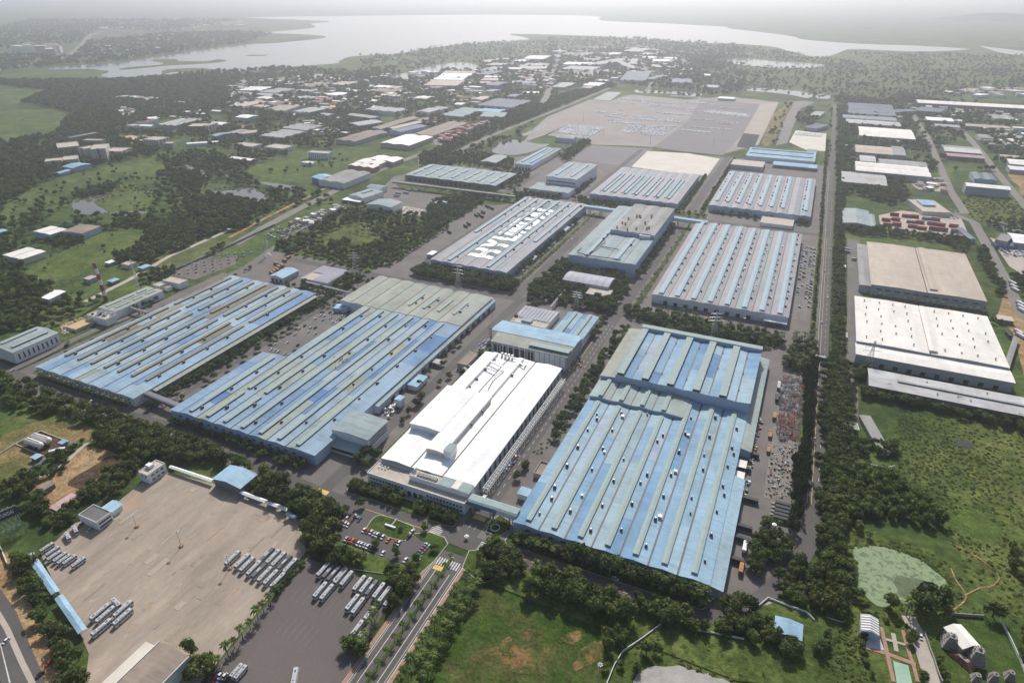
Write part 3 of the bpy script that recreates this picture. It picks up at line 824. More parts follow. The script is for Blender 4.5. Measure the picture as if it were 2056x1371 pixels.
# ================================================================ BUILDING KIT
def profile(s0,s1,ridges,h,rise):
 hs=(ridges[1]-ridges[0])/2 if len(ridges) > 1 else max(ridges[0]-s0,s1-ridges[0])
 e=lambda d: h+rise*max(0.0,1-abs(d)/hs)
 p=[(s0,e(ridges[0]-s0))]
 for i,r in enumerate(ridges):
  p.append((r,h+rise))
  if i+1 < len(ridges):
   p.append(((r+ridges[i+1])/2,h))
 p.append((s1,e(s1-ridges[-1])))
 return [q for i,q in enumerate(p) if i == 0 or q[0]-p[i-1][0] > .01]
def even(s0,s1,n):
 w=(s1-s0)/n
 return [s0+w*(i+.5) for i in range(n)]
def hall(t,s0,s1,t0,t1,h,ridges,rise=1.3,axis='y',pal='blue',seg=(22,60),wall='wall_blue',z0=0.0,over=0.5,rng=None,prof=None,sync=False,walls=True,gut=True,part='roof_panel'):
 """walls, roof sheets and valley gutters of one roofed block, as parts of thing t. s runs across the bays, t along the ridges"""
 rng=rng or R
 P=(lambda s,q,z: (s,q,z)) if axis == 'y' else (lambda s,q,z: (q,s,z))
 pr=prof or profile(s0,s1,ridges,h,rise)
 if walls:
  mb=MB()
  for (a,za),(b,zb) in zip(pr[:-1],pr[1:]):
   for q in (t0,t1):
    mb.face([P(a,q,z0),P(b,q,z0),P(b,q,zb-.2),P(a,q,za-.2)],wall)
  for s,z in (pr[0],pr[-1]):
   mb.face([P(s,t0,z0),P(s,t1,z0),P(s,t1,z-.2),P(s,t0,z-.2)],wall)
  mb.build('wall',t)
 mats,wts=ROOF_M[pal]
 cuts0=None
 for i,((a,za),(b,zb)) in enumerate(zip(pr[:-1],pr[1:])):
  ga=0.0 if i == 0 or za >= zb else 0.6
  gb=0.0 if i == len(pr)-2 or zb >= za else 0.6
  a2,b2=a+ga,b-gb
  za2=za+(zb-za)*ga/(b-a)
  zb2=zb-(zb-za)*gb/(b-a)
  if i == 0:
   a2 -= over
  if i == len(pr)-2:
   b2 += over
  cuts=[t0-over]
  while True:
   c=cuts[-1]+rng.uniform(*seg)
   if c > t1-seg[0]*0.6:
    break
   cuts.append(c)
  cuts.append(t1+over)
  if sync:
   cuts0=cuts0 or cuts
   cuts=cuts0
  prev=None
  for j in range(len(cuts)-1):
   m=rng.choices(mats,wts)[0]
   if prev is not None and rng.random() < 0.3:
    m=prev
   prev=m
   q0,q1=cuts[j]+(0.0 if j == 0 else 0.06),cuts[j+1]
   mb=MB()
   lift=0.012*rng.random()
   ring=[(a2,q0,za2),(b2,q0,zb2),(b2,q1,zb2),(a2,q1,za2)]
   mb.hexa([P(s,q,z-.16) for s,q,z in ring],[P(s,q,z+lift) for s,q,z in ring],m,False)
   mb.build(part,t)
 if gut:
  mb=None
  for i in range(1,len(pr)-1):
   s,z=pr[i]
   if pr[i-1][1] > z and pr[i+1][1] > z:
    mb=MB()
    r=[(s-.7,t0+.02),(s+.7,t0+.02),(s+.7,t1-.02),(s-.7,t1-.02)]
    mb.hexa([P(x,y,z-.5) for x,y in r],[P(x,y,z-.13) for x,y in r],'gutter',False)
    mb.build('gutter',t)
 return pr
def ventilator(t,s,t0,t1,z,axis='y',w=4.2,hgt=1.5,cap='vent_cap'):
 """raised ridge ventilator: dark louvred sides under a shallow two-slope cap"""
 P=(lambda s,q,z: (s,q,z)) if axis == 'y' else (lambda s,q,z: (q,s,z))
 mb=MB()
 a,b=s-w*.42,s+w*.42
 r=[(a,t0+.3),(b,t0+.3),(b,t1-.3),(a,t1-.3)]
 mb.hexa([P(x,y,z-0.7) for x,y in r],[P(x,y,z+hgt*.72) for x,y in r],'vent_side',False)
 for x0,x1,za,zb in ((s-w/2,s,hgt*.72,hgt),(s,s+w/2,hgt,hgt*.72)):
  rr=[(x0,t0,za),(x1,t0,zb),(x1,t1,zb),(x0,t1,za)]
  mb.hexa([P(x,y,z+q-.12) for x,y,q in rr],[P(x,y,z+q) for x,y,q in rr],cap)
 rr=[(a-.05,t0+.1,0),(b+.05,t0+.1,0),(b+.05,t0+.28,0),(a-.05,t0+.28,0)]
 mb.hexa([P(x,y,z-.3) for x,y,q in rr],[P(x,y,z+hgt*.85) for x,y,q in rr],cap,False)
 return mb.build('ridge_ventilator',t)
# roof fan: upstand, cowl and motor
_f=MB()
_f.box(-0.9,0.9,-0.9,0.9,-1.2,0.9,'fan_dark')
_f.cyl((0,0),1.05,1.05,0.9,1.3,'fan_dark',8)
_f.cyl((0,0),0.75,0.35,1.3,1.9,'galvanised',8)
FAN=_f.mesh('roof_fan')
_f=MB()
_f.box(-1.1,1.1,-1.1,1.1,-1.0,0.6,'fan_white')
_f.box(-1.35,1.35,-1.35,1.35,0.9,1.15,'fan_white')
_f.box(-0.8,0.8,-0.8,0.8,0.6,0.9,'fan_dark')
FANW=_f.mesh('roof_fan_white')
_f=MB()
_f.cyl((0,0),0.45,0.45,-0.5,0.7,'galvanised',8)
_f.cyl((0,0),0.7,0.25,0.7,1.1,'fan_dark',8)
TURB=_f.mesh('turbine_vent')
def fans(t,s,ts,z,axis='y',me=None,jit=2.2,sc=1.0,name='roof_fan',rng=None):
 rng=rng or R
 for q in ts:
  if rng.random() < .2:
   continue
  q += rng.uniform(-jit,jit)
  p=(s,q,z) if axis == 'y' else (q,s,z)
  put(name,me or FAN,t,p,0,sc*rng.uniform(0.75,1.25))
OPEN_M={}
def opening(t,x0,x1,y0,y1,z0,z1,name='door',m='opening',depth=0.10):
 """a door or window set on a wall: frame slightly proud, dark leaf or pane inside as a sub-part"""
 mb=MB()
 d=depth
 if abs(x1-x0) > abs(y1-y0):
  s=-1 if y1 < y0 else 1
  yy=y0
  mb.box(x0-.15,x1+.15,yy-d,yy+.05,z0,z1+.15,'wall_grey')
  o=mb.build(name,t)
  mb=MB()
  mb.box(x0,x1,yy-d-.03,yy+.02,z0+.02,z1,m)
  mb.build('pane' if name == 'window' else 'door_leaf',o)
 else:
  xx=x0
  mb.box(xx-.05,xx+d,y0-.15,y1+.15,z0,z1+.15,'wall_grey')
  o=mb.build(name,t)
  mb=MB()
  mb.box(xx-.02,xx+d+.03,y0,y1,z0+.02,z1,m)
  mb.build('pane' if name == 'window' else 'door_leaf',o)
 return o
def front_openings(t,x0,x1,n,w,z0,z1,y=0.0,name='window',m='glass_dark'):
 for i in range(n):
  c=x0+(x1-x0)*(i+.5)/n
  opening(t,c-w/2,c+w/2,y,y,z0,z1,name,m)
def side_openings(t,x,y0,y1,n,w,z0,z1,name='window',m='glass_dark'):
 for i in range(n):
  c=y0+(y1-y0)*(i+.5)/n
  opening(t,x,x,c-w/2,c+w/2,z0,z1,name,m)
def flat_roof(t,x0,x1,y0,y1,h,wall='wall_white',top='roof_terrace',par=0.8,z0=0.0):
 """walls, terrace slab and parapet of a flat-roofed block"""
 mb=MB()
 mb.box(x0,x1,y0,y1,z0,h-.05,wall,False)
 mb.build('wall',t)
 mb=MB()
 mb.box(x0+.25,x1-.25,y0+.25,y1-.25,h-.3,h+.02,top,False)
 mb.build('roof',t)
 mb=MB()
 for q in ((x0-.05,x1+.05,y0-.05,y0+.24),(x0-.05,x1+.05,y1-.24,y1+.05),(x0-.05,x0+.24,y0+.25,y1-.25),(x1-.24,x1+.05,y0+.25,y1-.25)):
  mb.box(q[0],q[1],q[2],q[3],h-.3,h+par,wall)
 mb.build('parapet',t)
def fp(x0,x1,y0,y1,g=2.0):
 block([(x0-g,y0-g),(x1+g,y0-g),(x1+g,y1+g),(x0-g,y1+g)])
# ================================================================ THE MAIN HALLS
# ---- right front blue hall
x0,y0=-126.0,284.0
t=thing('factory_hall',"large light blue hall at the right front with a taller back block",'factory',(x0,y0,0))
fp(-126,6,284,573)
rg=random.Random(3)
rid=[8.9+17.5*i for i in range(7)]
pr=hall(t,0,123.4,0,186,9,rid,1.1,pal='blue',seg=(28,90),rng=rg)
for i,r in enumerate(rid):
 ventilator(t,r,3.5,183 if i > 3 else 153,10.0,w=3.8,hgt=1.5)
 fans(t,r+4.2,[14+24.5*k+7*(i % 2) for k in range(7) if 14+24.5*k+7*(i % 2) < (178 if i > 3 else 150)],10.2,sc=0.9,rng=rg)
 fans(t,r+6.3,[30+49*k+11*(i % 3) for k in range(3)],10.1,me=FANW if i % 3 == 1 else FAN,sc=0.8,rng=rg)
# stepped strip in front of the tall block
hall(t,0,77,157,187,11.6,[8.9+17.5*i for i in range(4)],1.1,pal='teal',seg=(12,30),wall='wall_blue',z0=8.5,rng=rg)
for i in range(4):
 ventilator(t,8.9+17.5*i,158,185,12.6,w=3.8,hgt=1.5)
# tall back block
hall(t,13,123.6,187,284,19,[13+4+21.9*i+11 for i in range(5)],-1.0,pal='blue',seg=(16,48),wall='wall_blue',rng=rg,
 prof=[(13,19.0),(17,19.0)]+[p for i in range(5) for p in ((17+21.3*i+10.6,18.2),(17+21.3*(i+1),19.2))])
for i in range(5):
 mb=MB()
 s=17+21.3*i
 mb.box(s-2.6,s+2.6,187.2,278,18.3,20.9,'vent_side',False)
 o=mb.build('roof_monitor',t)
 mb=MB()
 mb.box(s-3.0,s+3.0,187.0,278,20.9,21.2,'vent_cap')
 mb.build('cap',o)
 fans(t,s+3.3,[192+4.6*k for k in range(19)],19.4,sc=0.35,me=FAN,jit=0.2,rng=rg)
 fans(t,s+11,[205,235,262],18.6,me=TURB,sc=0.8,rng=rg)
mb=MB()
mb.box(13,123.6,278.2,284.4,18.0,21.6,'wall_blue',False)
o=mb.build('roof_monitor',t)
mb=MB()
mb.box(12.5,124.2,277.9,284.8,21.6,21.9,'vent_cap')
mb.build('cap',o)
hall(t,0,13,187,284,14.5,[13],1.5,pal='sage',seg=(30,60),z0=0,rng=rg)
# lean-to along the right side
hall(t,123.6,131.5,140,289,7.0,[123.6],1.6,pal='teal',seg=(30,70),rng=rg)
hall(t,123.6,131,0.5,105,7.0,[123.6],1.6,pal='blue',seg=(30,60),rng=rg)
for q in (108,122):
 mb=MB()
 mb.box(124,130.5,q,q+9,4.2,4.5,'roof_cream_0')
 for xx in (124.4,130.1):
  for yy in (q+.4,q+8.6):
   mb.box(xx-.1,xx+.1,yy-.1,yy+.1,0.2,4.2,'steel_white')
 mb.build('dock_canopy',t)
front_openings(t,6,118,14,3.0,4.5,6.0)
side_openings(t,131.05,10,95,8,5,0.3,4.5,'door','opening')
# ---- middle blue hall
x0,y0=-432.0,285.0
t=thing('factory_hall',"long blue patchwork hall in the middle with a beige back end",'factory',(x0,y0,0))
fp(-432,-286,285,390)
fp(-404,-286,390,512)
fp(-436,-286,509,587)
rg=random.Random(8)
rid=[19.7+18.1*i for i in range(7)]
pr1=[(0,9.2),(10.6,10.0)]+profile(10.6,146,rid,10,1.2)[1:]
hall(t,0,146,0,104,10,rid,pal='blue2',seg=(16,46),rng=rg,prof=pr1)
pr2=profile(28.7,146,rid[1:],10,1.2)
hall(t,28.7,146,104.2,226,10,rid[1:],pal='blue2',seg=(16,46),rng=rg,prof=pr2)
hall(t,-2,146,226.2,301,10.4,[1.6]+rid,pal='sage',seg=(30,60),wall='wall_white',rng=rg,prof=profile(-2,146,[1.6]+rid,10.4,1.2))
for i,r in enumerate(rid):
 y1=98 if i == 0 else 222
 ventilator(t,r,3+(45 if i in (1,2) else 0),y1,11.1,w=4.0)
 if i in (1,2):
  ventilator(t,r,3,42,11.1,w=4.0)
 if i > 2:
  ventilator(t,r,244,276,11.5,w=3.4,hgt=1.1,cap='vent_cap')
 fans(t,r+4.3,[12+30*k+9*(i % 3) for k in range(7) if 12+30*k+9*(i % 3) < y1-6],10.9,rng=rg)
 if i > 2:
  fans(t,r+3.8,[252,268],11.2,rng=rg)
for k in range(9):
 mb=MB()
 q=118+R.uniform(-10,10)
 s=78+R.uniform(-7,7)
 mb.bar((s,q,11),(s+R.uniform(-3,3),q+R.uniform(2,5),12.4),0.35,'galvanised',6)
 mb.build('roof_pipe',t)
hall(t,146,150,75,301,7.5,[146],0.9,pal='teal',seg=(30,60),rng=rg)
side_openings(t,150.05,90,290,16,6.5,0.3,4.6,'door','opening')
front_openings(t,6,130,16,3.2,5.0,6.6)
# canopy / awning blocks on its right side
for q,w_,l_ in ((160,9,8),(118,7,9)):
 mb=MB()
 mb.box(151,151+w_,q,q+l_,4.2,4.5,'roof_ltgrey_0')
 for xx in (151.3,150.7+w_):
  for yy in (q+.3,q+l_-.3):
   mb.box(xx-.1,xx+.1,yy-.1,yy+.1,0.2,4.2,'steel_white')
 mb.build('dock_canopy',t)
# ---- tall white annex with sloping roof
t=thing('annex_block',"tall pale annex with grey sloping roof beside the white hall",'building',(-291,311.5,0))
fp(-286,-252,302,340)
hall(t,0.3,33.5,0,26.5,14.5,[17],1.3,pal='tealgrey',seg=(9,14),wall='wall_white')
for z in (7.0,9.3,11.6):
 opening(t,33.55,33.55,2,24.5,z,z+.9,'window','glass_dark')
mb=MB()
mb.hexa([(-6,-8,0.2),(37,-8,0.2),(37,-0.3,0.2),(-6,-0.3,0.2)],[(-6,-8,6.0),(37,-8,6.0),(37,-0.3,7.6),(-6,-0.3,7.6)],'wall_white',False)
o=mb.build('porch',t)
mb=MB()
mb.hexa([(-6.4,-8.4,6.05),(37.4,-8.4,6.05),(37.4,-0.3,7.72),(-6.4,-0.3,7.72)],[(-6.4,-8.4,6.25),(37.4,-8.4,6.25),(37.4,-0.3,7.92),(-6.4,-0.3,7.92)],'roof_teal_0',False)
mb.build('porch_roof',o)
opening(t,-2,30,-8,-8,2.2,4.8,'window','glass_dark')
# ---- left blue hall
x0,y0=-601.0,284.5
t=thing('factory_hall',"left blue hall with olive ridge ventilators in two groups",'factory',(x0,y0,0))
fp(-602,-470,283,520)
rg=random.Random(21)
rid=[8.6+17.6*i for i in range(7)]
hall(t,0,126.5,0,233,9,rid,1.1,pal='blue3',seg=(14,40),wall='wall_white',rng=rg)
for i,r in enumerate(rid):
 ventilator(t,r,23,137,10.0,w=3.8,hgt=1.5,cap='vent_cap_olive')
 ventilator(t,r,146,226,10.0,w=3.8,hgt=1.5,cap='vent_cap_olive')
 fans(t,r+4.2,[32+27*k+8*(i % 3) for k in range(7) if not 128 < 32+27*k+8*(i % 3) < 150],9.9,rng=rg)
 fans(t,r,[27+9.5*k for k in range(12)],11.4,sc=0.33,me=TURB,jit=0.2,rng=rg)
hall(t,126.5,131,18,230,7.0,[126.5],1.0,pal='sage',seg=(30,60),wall='wall_dark',rng=rg)
front_openings(t,4,122,26,2.6,2.0,3.6)
front_openings(t,4,122,26,2.6,5.4,6.8)
# ---- white hall
x0,y0=-237.0,299.7
t=thing('factory_hall',"bright white roofed hall with raised white roof blocks",'factory',(x0,y0,0))
fp(-238,-150,284,472)
rg=random.Random(5)
rid=[12.5+25*i for i in range(3)]
hall(t,0,75,0,170.5,13,rid,1.2,pal='white',seg=(55,90),wall='wall_grey',rng=rg,sync=True)
# raised roof blocks, offset long box and small lift tower
hall(t,0.6,26.5,38.3,97,18.6,[13.5],1.0,pal='white',seg=(60,70),wall='wall_white',z0=12.5,rng=rg)
hall(t,26.8,41,17.5,97,18.2,[33.9],0.8,pal='white',seg=(80,90),wall='wall_cream',z0=12.5,rng=rg)
mb=MB()
mb.box(41.4,47,17.5,27,12.5,20.0,'wall_white')
o=mb.build('roof_tower',t)
mb=MB()
mb.box(41.2,47.2,17.3,27.2,20.0,20.3,'roof_teal_0')
mb.build('cap',o)
mb=MB()
mb.bar((41,22,20),(41,22,27),0.12,'galvanised')
mb.build('mast',t)
for s in (12.0,37.5):
 mb=MB()
 mb.hexa([(s-2.4,98.5,13.5),(s+2.4,98.5,13.5),(s+2.4,168,13.5),(s-2.4,168,13.5)],[(s-2.0,98.5,16.4),(s+2.0,98.5,16.4),(s+2.0,168,16.4),(s-2.0,168,16.4)],'roof_white_0')
 mb.build('ridge_ventilator',t)
 fans(t,s+3.2,[108,124,141,158],14.3,sc=0.8,rng=rg)
for s in (7.5,16.5,21.5,29,33,42.5,46,60,64):
 fans(t,s,[100+4.2*k for k in range(14)],14.0,me=TURB,sc=0.32,jit=0.2,rng=rg)
for a,b in (((14,150,17),(30,146,16)),((30,146,16),(28,128,15.6)),((28,128,15.6),(31,112,15.4)),((14,140,16),(26,138,16)),((38,160,16.5),(45,156,15.5)),((36,164,16),(22,167,16)),((45,156,15.5),(44,164,15.5))):
 mb=MB()
 mb.bar(a,b,0.55,'galvanised',8)
 mb.build('roof_duct',t)
mb=MB()
for k in range(4):
 mb.cyl((18+3.4*k,168),1.1,1.1,14,17.2,'tank_white',10)
mb.build('roof_tank',t)
fans(t,42.2,[62,78,80.5],15.2,me=FAN,sc=0.8,rng=rg)
# pipe rack along the right wall
mb=MB()
X=78.5
for k in range(44):
 q=6+3.6*k
 mb.bar((X,q,0.2),(X,q,8.5),0.16,'steel_white')
 mb.bar((X+3.2,q,0.2),(X+3.2,q,8.5),0.16,'steel_white')
 mb.bar((X,q,8.5),(X+3.2,q,8.5),0.13,'steel_white')
 mb.bar((X,q,5.5),(X+3.2,q,5.5),0.13,'steel_white')
 if k < 43:
  mb.bar((X+3.2,q,5.5),(X+3.2,q+3.6,8.5),0.11,'steel_white')
  mb.bar((X,q,8.5),(X+3.2,q+3.6,8.5),0.11,'steel_white')
for xx,z in ((X,8.5),(X+3.2,8.5),(X,5.5),(X+3.2,5.5)):
 mb.bar((xx,5,z),(xx,163,z),0.15,'steel_white')
mb.build('pipe_rack',t)
side_openings(t,75.05,4,166,20,3.0,4.0,11.0,'window','glass_dark')
# ---- office block in front of the white hall
t=thing('office_block',"flat roofed white office block with arched entrance before the white hall",'office',(-239.5,284.5,0))
flat_roof(t,0,77.5,0,15,9.5)
flat_roof(t,31,77.3,6.5,15.2,13.0,z0=9.3,par=0.7)
mb=MB()
mb.hexa([(54,6.7,13.3),(77,6.7,13.3),(77,15,13.5),(54,15,13.5)],[(54,6.7,13.8),(77,6.7,13.8),(77,15,14.2),(54,15,14.2)],'roof_teal_0',False)
mb.build('roof_panel',t)
mb=MB()
mb.hexa([(64,6.7,13.9),(69,6.7,13.9),(69,15,14.3),(64,15,14.3)],[(64,6.7,13.95),(69,6.7,13.95),(69,15,14.35),(64,15,14.35)],'roof_cream_0',False)
mb.build('roof_panel',t)
front_openings(t,2,30,11,1.5,5.6,7.2)
front_openings(t,2,30,11,1.5,2.0,3.6)
front_openings(t,48,76,11,1.5,5.6,7.2)
front_openings(t,48,76,11,1.5,2.0,3.6)
for k in range(3):          # arched entrance
 c=34.5+4.6*k
 mb=MB()
 ar=[(c-1.7,-.14,0.3),(c+1.7,-.14,0.3)]+[(c+1.7*math.cos(a),-.14,4.0+1.9*math.sin(a)) for a in [math.pi*j/8 for j in range(9)]]
 mb.face(ar,'glass_dark')
 mb.hexa([(c-2.0,-.1,0.2),(c+2.0,-.1,0.2),(c+2.0,.05,0.2),(c-2.0,.05,0.2)],[(c-2.0,-.1,6.4),(c+2.0,-.1,6.4),(c+2.0,.05,6.4),(c-2.0,.05,6.4)],'wall_white')
 mb.build('arch_window',t)
mb=MB()
mb.box(31,48,-3.2,-0.15,0.2,1.0,'concrete')
mb.box(30,49,-4.4,-3.2,0.2,0.6,'concrete')
mb.build('entrance_steps',t)
for k in range(7):
 mb=MB()
 xx=36+2.3*k
 mb.box(xx,xx+1.5,8.5,11.5,13.05,14.8,'galvanised')
 mb.box(xx+.2,xx+1.3,8.8,11.2,14.8,15.0,'fan_dark')
 mb.build('cooling_unit',t)
mb=MB()
dish=[(2.2*math.cos(a),2.2*math.sin(a)) for a in [2*math.pi*k/12 for k in range(12)]]
for k in range(12):
 a,b=dish[k],dish[(k+1) % 12]
 mb.face([(33.5,9,14.2),(33.5+a[0],9+a[1]*.7,14.9+a[1]*.6),(33.5+b[0],9+b[1]*.7,14.9+b[1]*.6)],'steel_white')
mb.bar((33.5,9,13),(33.5,9,14.2),0.25,'galvanised')
mb.build('satellite_dish',t)
for k in range(6):
 mb=MB()
 mb.box(4+1.3*k,4.8+1.3*k,8+(k % 2)*2,9+(k % 2)*2,9.55,10.6,'fan_white')
 mb.build('cooling_unit',t)
# ---- covered bridge to the right blue hall
t=thing('covered_bridge',"covered bridge with teal roof and blue side between two halls",'bridge',(-162,288,0))
mb=MB()
mb.box(0.5,36,0,7,6.2,10.4,'wall_white')
mb.build('bridge_body',t)
mb=MB()
mb.box(0.6,22,-.15,.02,6.6,10.0,'wall_deepblue')
mb.build('side_banner',t)
mb=MB()
mb.hexa([(0.2,-.5,10.4),(36.3,-.5,10.4),(36.3,7.5,10.4),(0.2,7.5,10.4)],[(0.2,1,11.2),(36.3,1,11.2),(36.3,6,11.2),(0.2,6,11.2)],'roof_teal_0')
mb.build('bridge_roof',t)
for xx in (4,17,31):
 for yy in (.6,6.4):
  mb=MB()
  mb.box(xx-.35,xx+.35,yy-.35,yy+.35,0.2,6.2,'concrete')
  mb.build('pillar',t)
# ---- lettered hall
x0,y0=-406.0,656.0
t=thing('factory_hall',"grey solar roofed hall with giant white letters painted on its roof",'factory',(x0,y0,0))
fp(-407,-300,655,962)
rg=random.Random(31)
LW=105.0
rid=[6.2+18.1*i for i in range(6)]
prH=profile(0,LW,rid,11,1.3)
hall(t,0,LW,0,305,11,rid,pal='solar',seg=(24,60),wall='wall_blue',rng=rg,prof=prH)
def prof_z(pr,s):
 for (a,za),(b,zb) in zip(pr[:-1],pr[1:]):
  if a <= s <= b:
   return za+(zb-za)*(s-a)/(b-a)
 return pr[0][1]
def clip(poly,s,keep_gt):
 out=[]
 n=len(poly)
 for i in range(n):
  p,q=poly[i],poly[(i+1) % n]
  ip=(p[0] >= s) if keep_gt else (p[0] <= s)
  iq=(q[0] >= s) if keep_gt else (q[0] <= s)
  if ip:
   out.append(p)
  if ip != iq:
   k=(s-p[0])/(q[0]-p[0])
   out.append((s,p[1]+(q[1]-p[1])*k))
 return out
def drape(mb,poly,pr,m,lift):
 for (a,za),(b,zb) in zip(pr[:-1],pr[1:]):
  c=clip(clip(poly,a+.4,True),b-.4,False)
  if len(c) > 2:
   mb.face([(x,y,za+(zb-za)*(x-a)/(b-a)+lift) for x,y in c],m)
# bare teal sheets under the lettering
mb=MB()
drape(mb,[(34,28),(72,28),(72,285),(34,285)],prH,'roof_tealdark_0',0.06)
mb.build('roof_sheet',t)
# letters: reading away from the camera, tops to the left
LET={
 'H': [[(0,0),(.28,0),(.28,1),(0,1)],[(.62,0),(.9,0),(.9,1),(.62,1)],[(.28,.38),(.62,.38),(.62,.62),(.28,.62)]],
 'Y': [[(.31,0),(.59,0),(.59,.5),(.31,.5)],[(.31,.42),(.59,.42),(.28,1),(-.02,1)],[(.31,.42),(.59,.42),(.92,1),(.62,1)]],
 'U': [[(0,.2),(.28,.2),(.28,1),(0,1)],[(.62,.2),(.9,.2),(.9,1),(.62,1)],[(.08,0),(.82,0),(.9,.24),(0,.24)]],
 'N': [[(0,0),(.26,0),(.26,1),(0,1)],[(.64,0),(.9,0),(.9,1),(.64,1)],[(0,1),(.3,1),(.9,0),(.6,0)]],
 'D': [[(0,0),(.28,0),(.28,1),(0,1)],[(.28,0),(.7,0),(.9,.24),(.28,.24)],[(.28,.76),(.9,.76),(.7,1),(.28,1)],[(.62,.24),(.9,.24),(.9,.76),(.62,.76)]],
 'A': [[(0,0),(.28,0),(.58,1),(.32,1)],[(.62,0),(.9,0),(.58,1),(.32,1)],[(.2,.2),(.7,.2),(.66,.4),(.24,.4)]],
 'I': [[(0,0),(.3,0),(.3,1),(0,1)]],
}
q=31.0
for ch in 'HYUNDAI':
 wd=14 if ch == 'I' else 35.5
 mb=MB()
 for poly in LET[ch]:
  drape(mb,[(70.5-v*35.0,q+u*35.0) for u,v in poly],prH,'letter_white',0.10)
 mb.build('roof_letter',t)
 q += wd
for i,r in enumerate(rid):
 a=(112,4,112,112,4,110)[i]
 ventilator(t,r,a,299,12.1,w=4.4,hgt=1.6,cap='vent_cap_blue')
 fans(t,r+4.4,[a+12+26*k+5*(i % 3) for k in range(12) if a+12+26*k+5*(i % 3) < 296],11.9,rng=rg)
for k in range(16):
 for s in (54,57.5,61,64.5):
  if R.random() < .8:
   put('turbine_vent',TURB,t,(s,36+3.4*k,prof_z(prH,s)+.3),0,.8)
front_openings(t,3,102,26,2.4,3.0,7.0)
hall(t,-3.5,0,60,250,8,[0],0.6,pal='skyblue',seg=(30,70),walls=False,rng=rg)
# ---- paint shop
x0,y0=-248.0,728.0
t=thing('factory_hall',"tall pale blue paint shop with sooty raised back roof",'factory',(x0,y0,0))
fp(-249,-162,727,957)
rg=random.Random(12)
hall(t,0,85,0,228,17.2,[12,36,60,79],1.0,pal='tealgrey',seg=(30,80),wall='wall_blue',rng=rg)
hall(t,25,85,98,228,23.0,even(25,85,3),1.0,pal='grey',seg=(30,60),wall='wall_blue',z0=16.5,rng=rg)
ventilator(t,22,6,226,18.0,w=5.0,hgt=1.4,cap='vent_cap_blue')
ventilator(t,60,6,88,18.2,w=5.0,hgt=1.4,cap='vent_cap_blue')
for s,q in ((32,106),(36,150),(33,128),(38,126),(47,104),(57,112),(62,142),(70,118),(72,122),(44,165),(47,168),(50,164),(63,175)):
 mb=MB()
 mb.cyl((s,q),1.3,1.3,22.6,27.0,'galvanised',10)
 mb.cyl((s,q),1.5,1.5,26.6,27.2,'fan_dark',10)
 mb.build('exhaust_stack',t)
fans(t,24,[88,70],18.4,sc=1.4,rng=rg)
fans(t,63.5,[50,62],18.4,sc=1.2,rng=rg)
for a,b in (((20,3,19.2),(66,5,19.2)),((10,5,20),(22,3,19.4)),((28,40,19.4),(54,38,19.4)),((22,3,19.2),(28,40,19.2)),((26,44,19.2),(30,58,19.2)),((8,10,19.5),(8,26,19.5))):
 mb=MB()
 mb.bar(a,b,0.6,'wall_dark',8)
 mb.build('roof_duct',t)
mb=MB()
mb.box(66,80,94,98,17.5,22.2,'wall_white')
mb.build('plant_room',t)
for k in range(8):
 mb=MB()
 mb.bar((44+4.4*k,-.6,5),(44+4.4*k,-1.4,9),0.9,'galvanised',8)
 mb.build('exhaust_duct',t)
# ---- ribbed grey hall
x0,y0=-127.0,668.0
t=thing('factory_hall',"large ribbed grey hall with eight long pale blue ventilators",'factory',(x0,y0,0))
fp(-130,17,667,952)
rg=random.Random(14)
rid=even(0,143,8)
hall(t,0,143,0,283,10,rid,1.2,pal='solar',seg=(40,90),wall='wall_white',rng=rg)
for i,r in enumerate(rid):
 ventilator(t,r,3,279,11.0,w=5.4,hgt=1.6,cap='vent_cap_blue')
 fans(t,r+4.4,[20+21*k+5*(i % 3) for k in range(13)],10.9,sc=0.95,rng=rg)
 if i > 3:
  fans(t,r+5.6,[40+60*k+17*(i % 3) for k in range(4)],10.8,me=FANW,sc=0.7,rng=rg)
front_openings(t,10,110,9,4.2,0.3,4.4,name='door',m='opening')
mb=MB()
mb.box(120,143,-7,-0.2,5.0,5.4,'roof_white_0')
for xx in (120.5,131,142.5):
 mb.box(xx-.15,xx+.15,-6.7,-6.4,0.2,5.0,'steel_white')
mb.build('dock_canopy',t)
# ---- the two halls behind
t=thing('factory_hall',"ribbed grey hall with seven short ventilators near the pale slab",'factory',(-317,1026,0))
fp(-318,-171,1025,1228)
rg=random.Random(15)
rid=even(0,145,8)
hall(t,0,145,0,200,10,rid,1.2,pal='solar',seg=(60,100),wall='wall_blue',rng=rg)
for i,r in enumerate(rid[:7]):
 ventilator(t,r+9,22,150,10.6,w=4.4,hgt=1.6,cap='vent_cap_blue')
 ventilator(t,r+3,22,150,11.0,w=2.6,hgt=1.1,cap='vent_cap_blue')
 fans(t,r+6.4,[28+16*k for k in range(8)],11.0,sc=0.9,rng=rg)
t=thing('factory_hall',"ribbed pale hall with eight ventilators beside the boundary road",'factory',(-125,1042,0))
fp(-127,25,1040,1280)
rg=random.Random(16)
rid=even(0,149,9)
hall(t,0,149,0,236,10,rid,1.2,pal='solar',seg=(60,110),wall='wall_blue',rng=rg)
for i,r in enumerate(rid):
 if i == 7:
  continue
 ventilator(t,r,24,228,11.0,w=5.4,hgt=1.7,cap='vent_cap_blue')
 fans(t,r-4.2,[32+20*k for k in range(10)],10.9,sc=1.0,rng=rg)
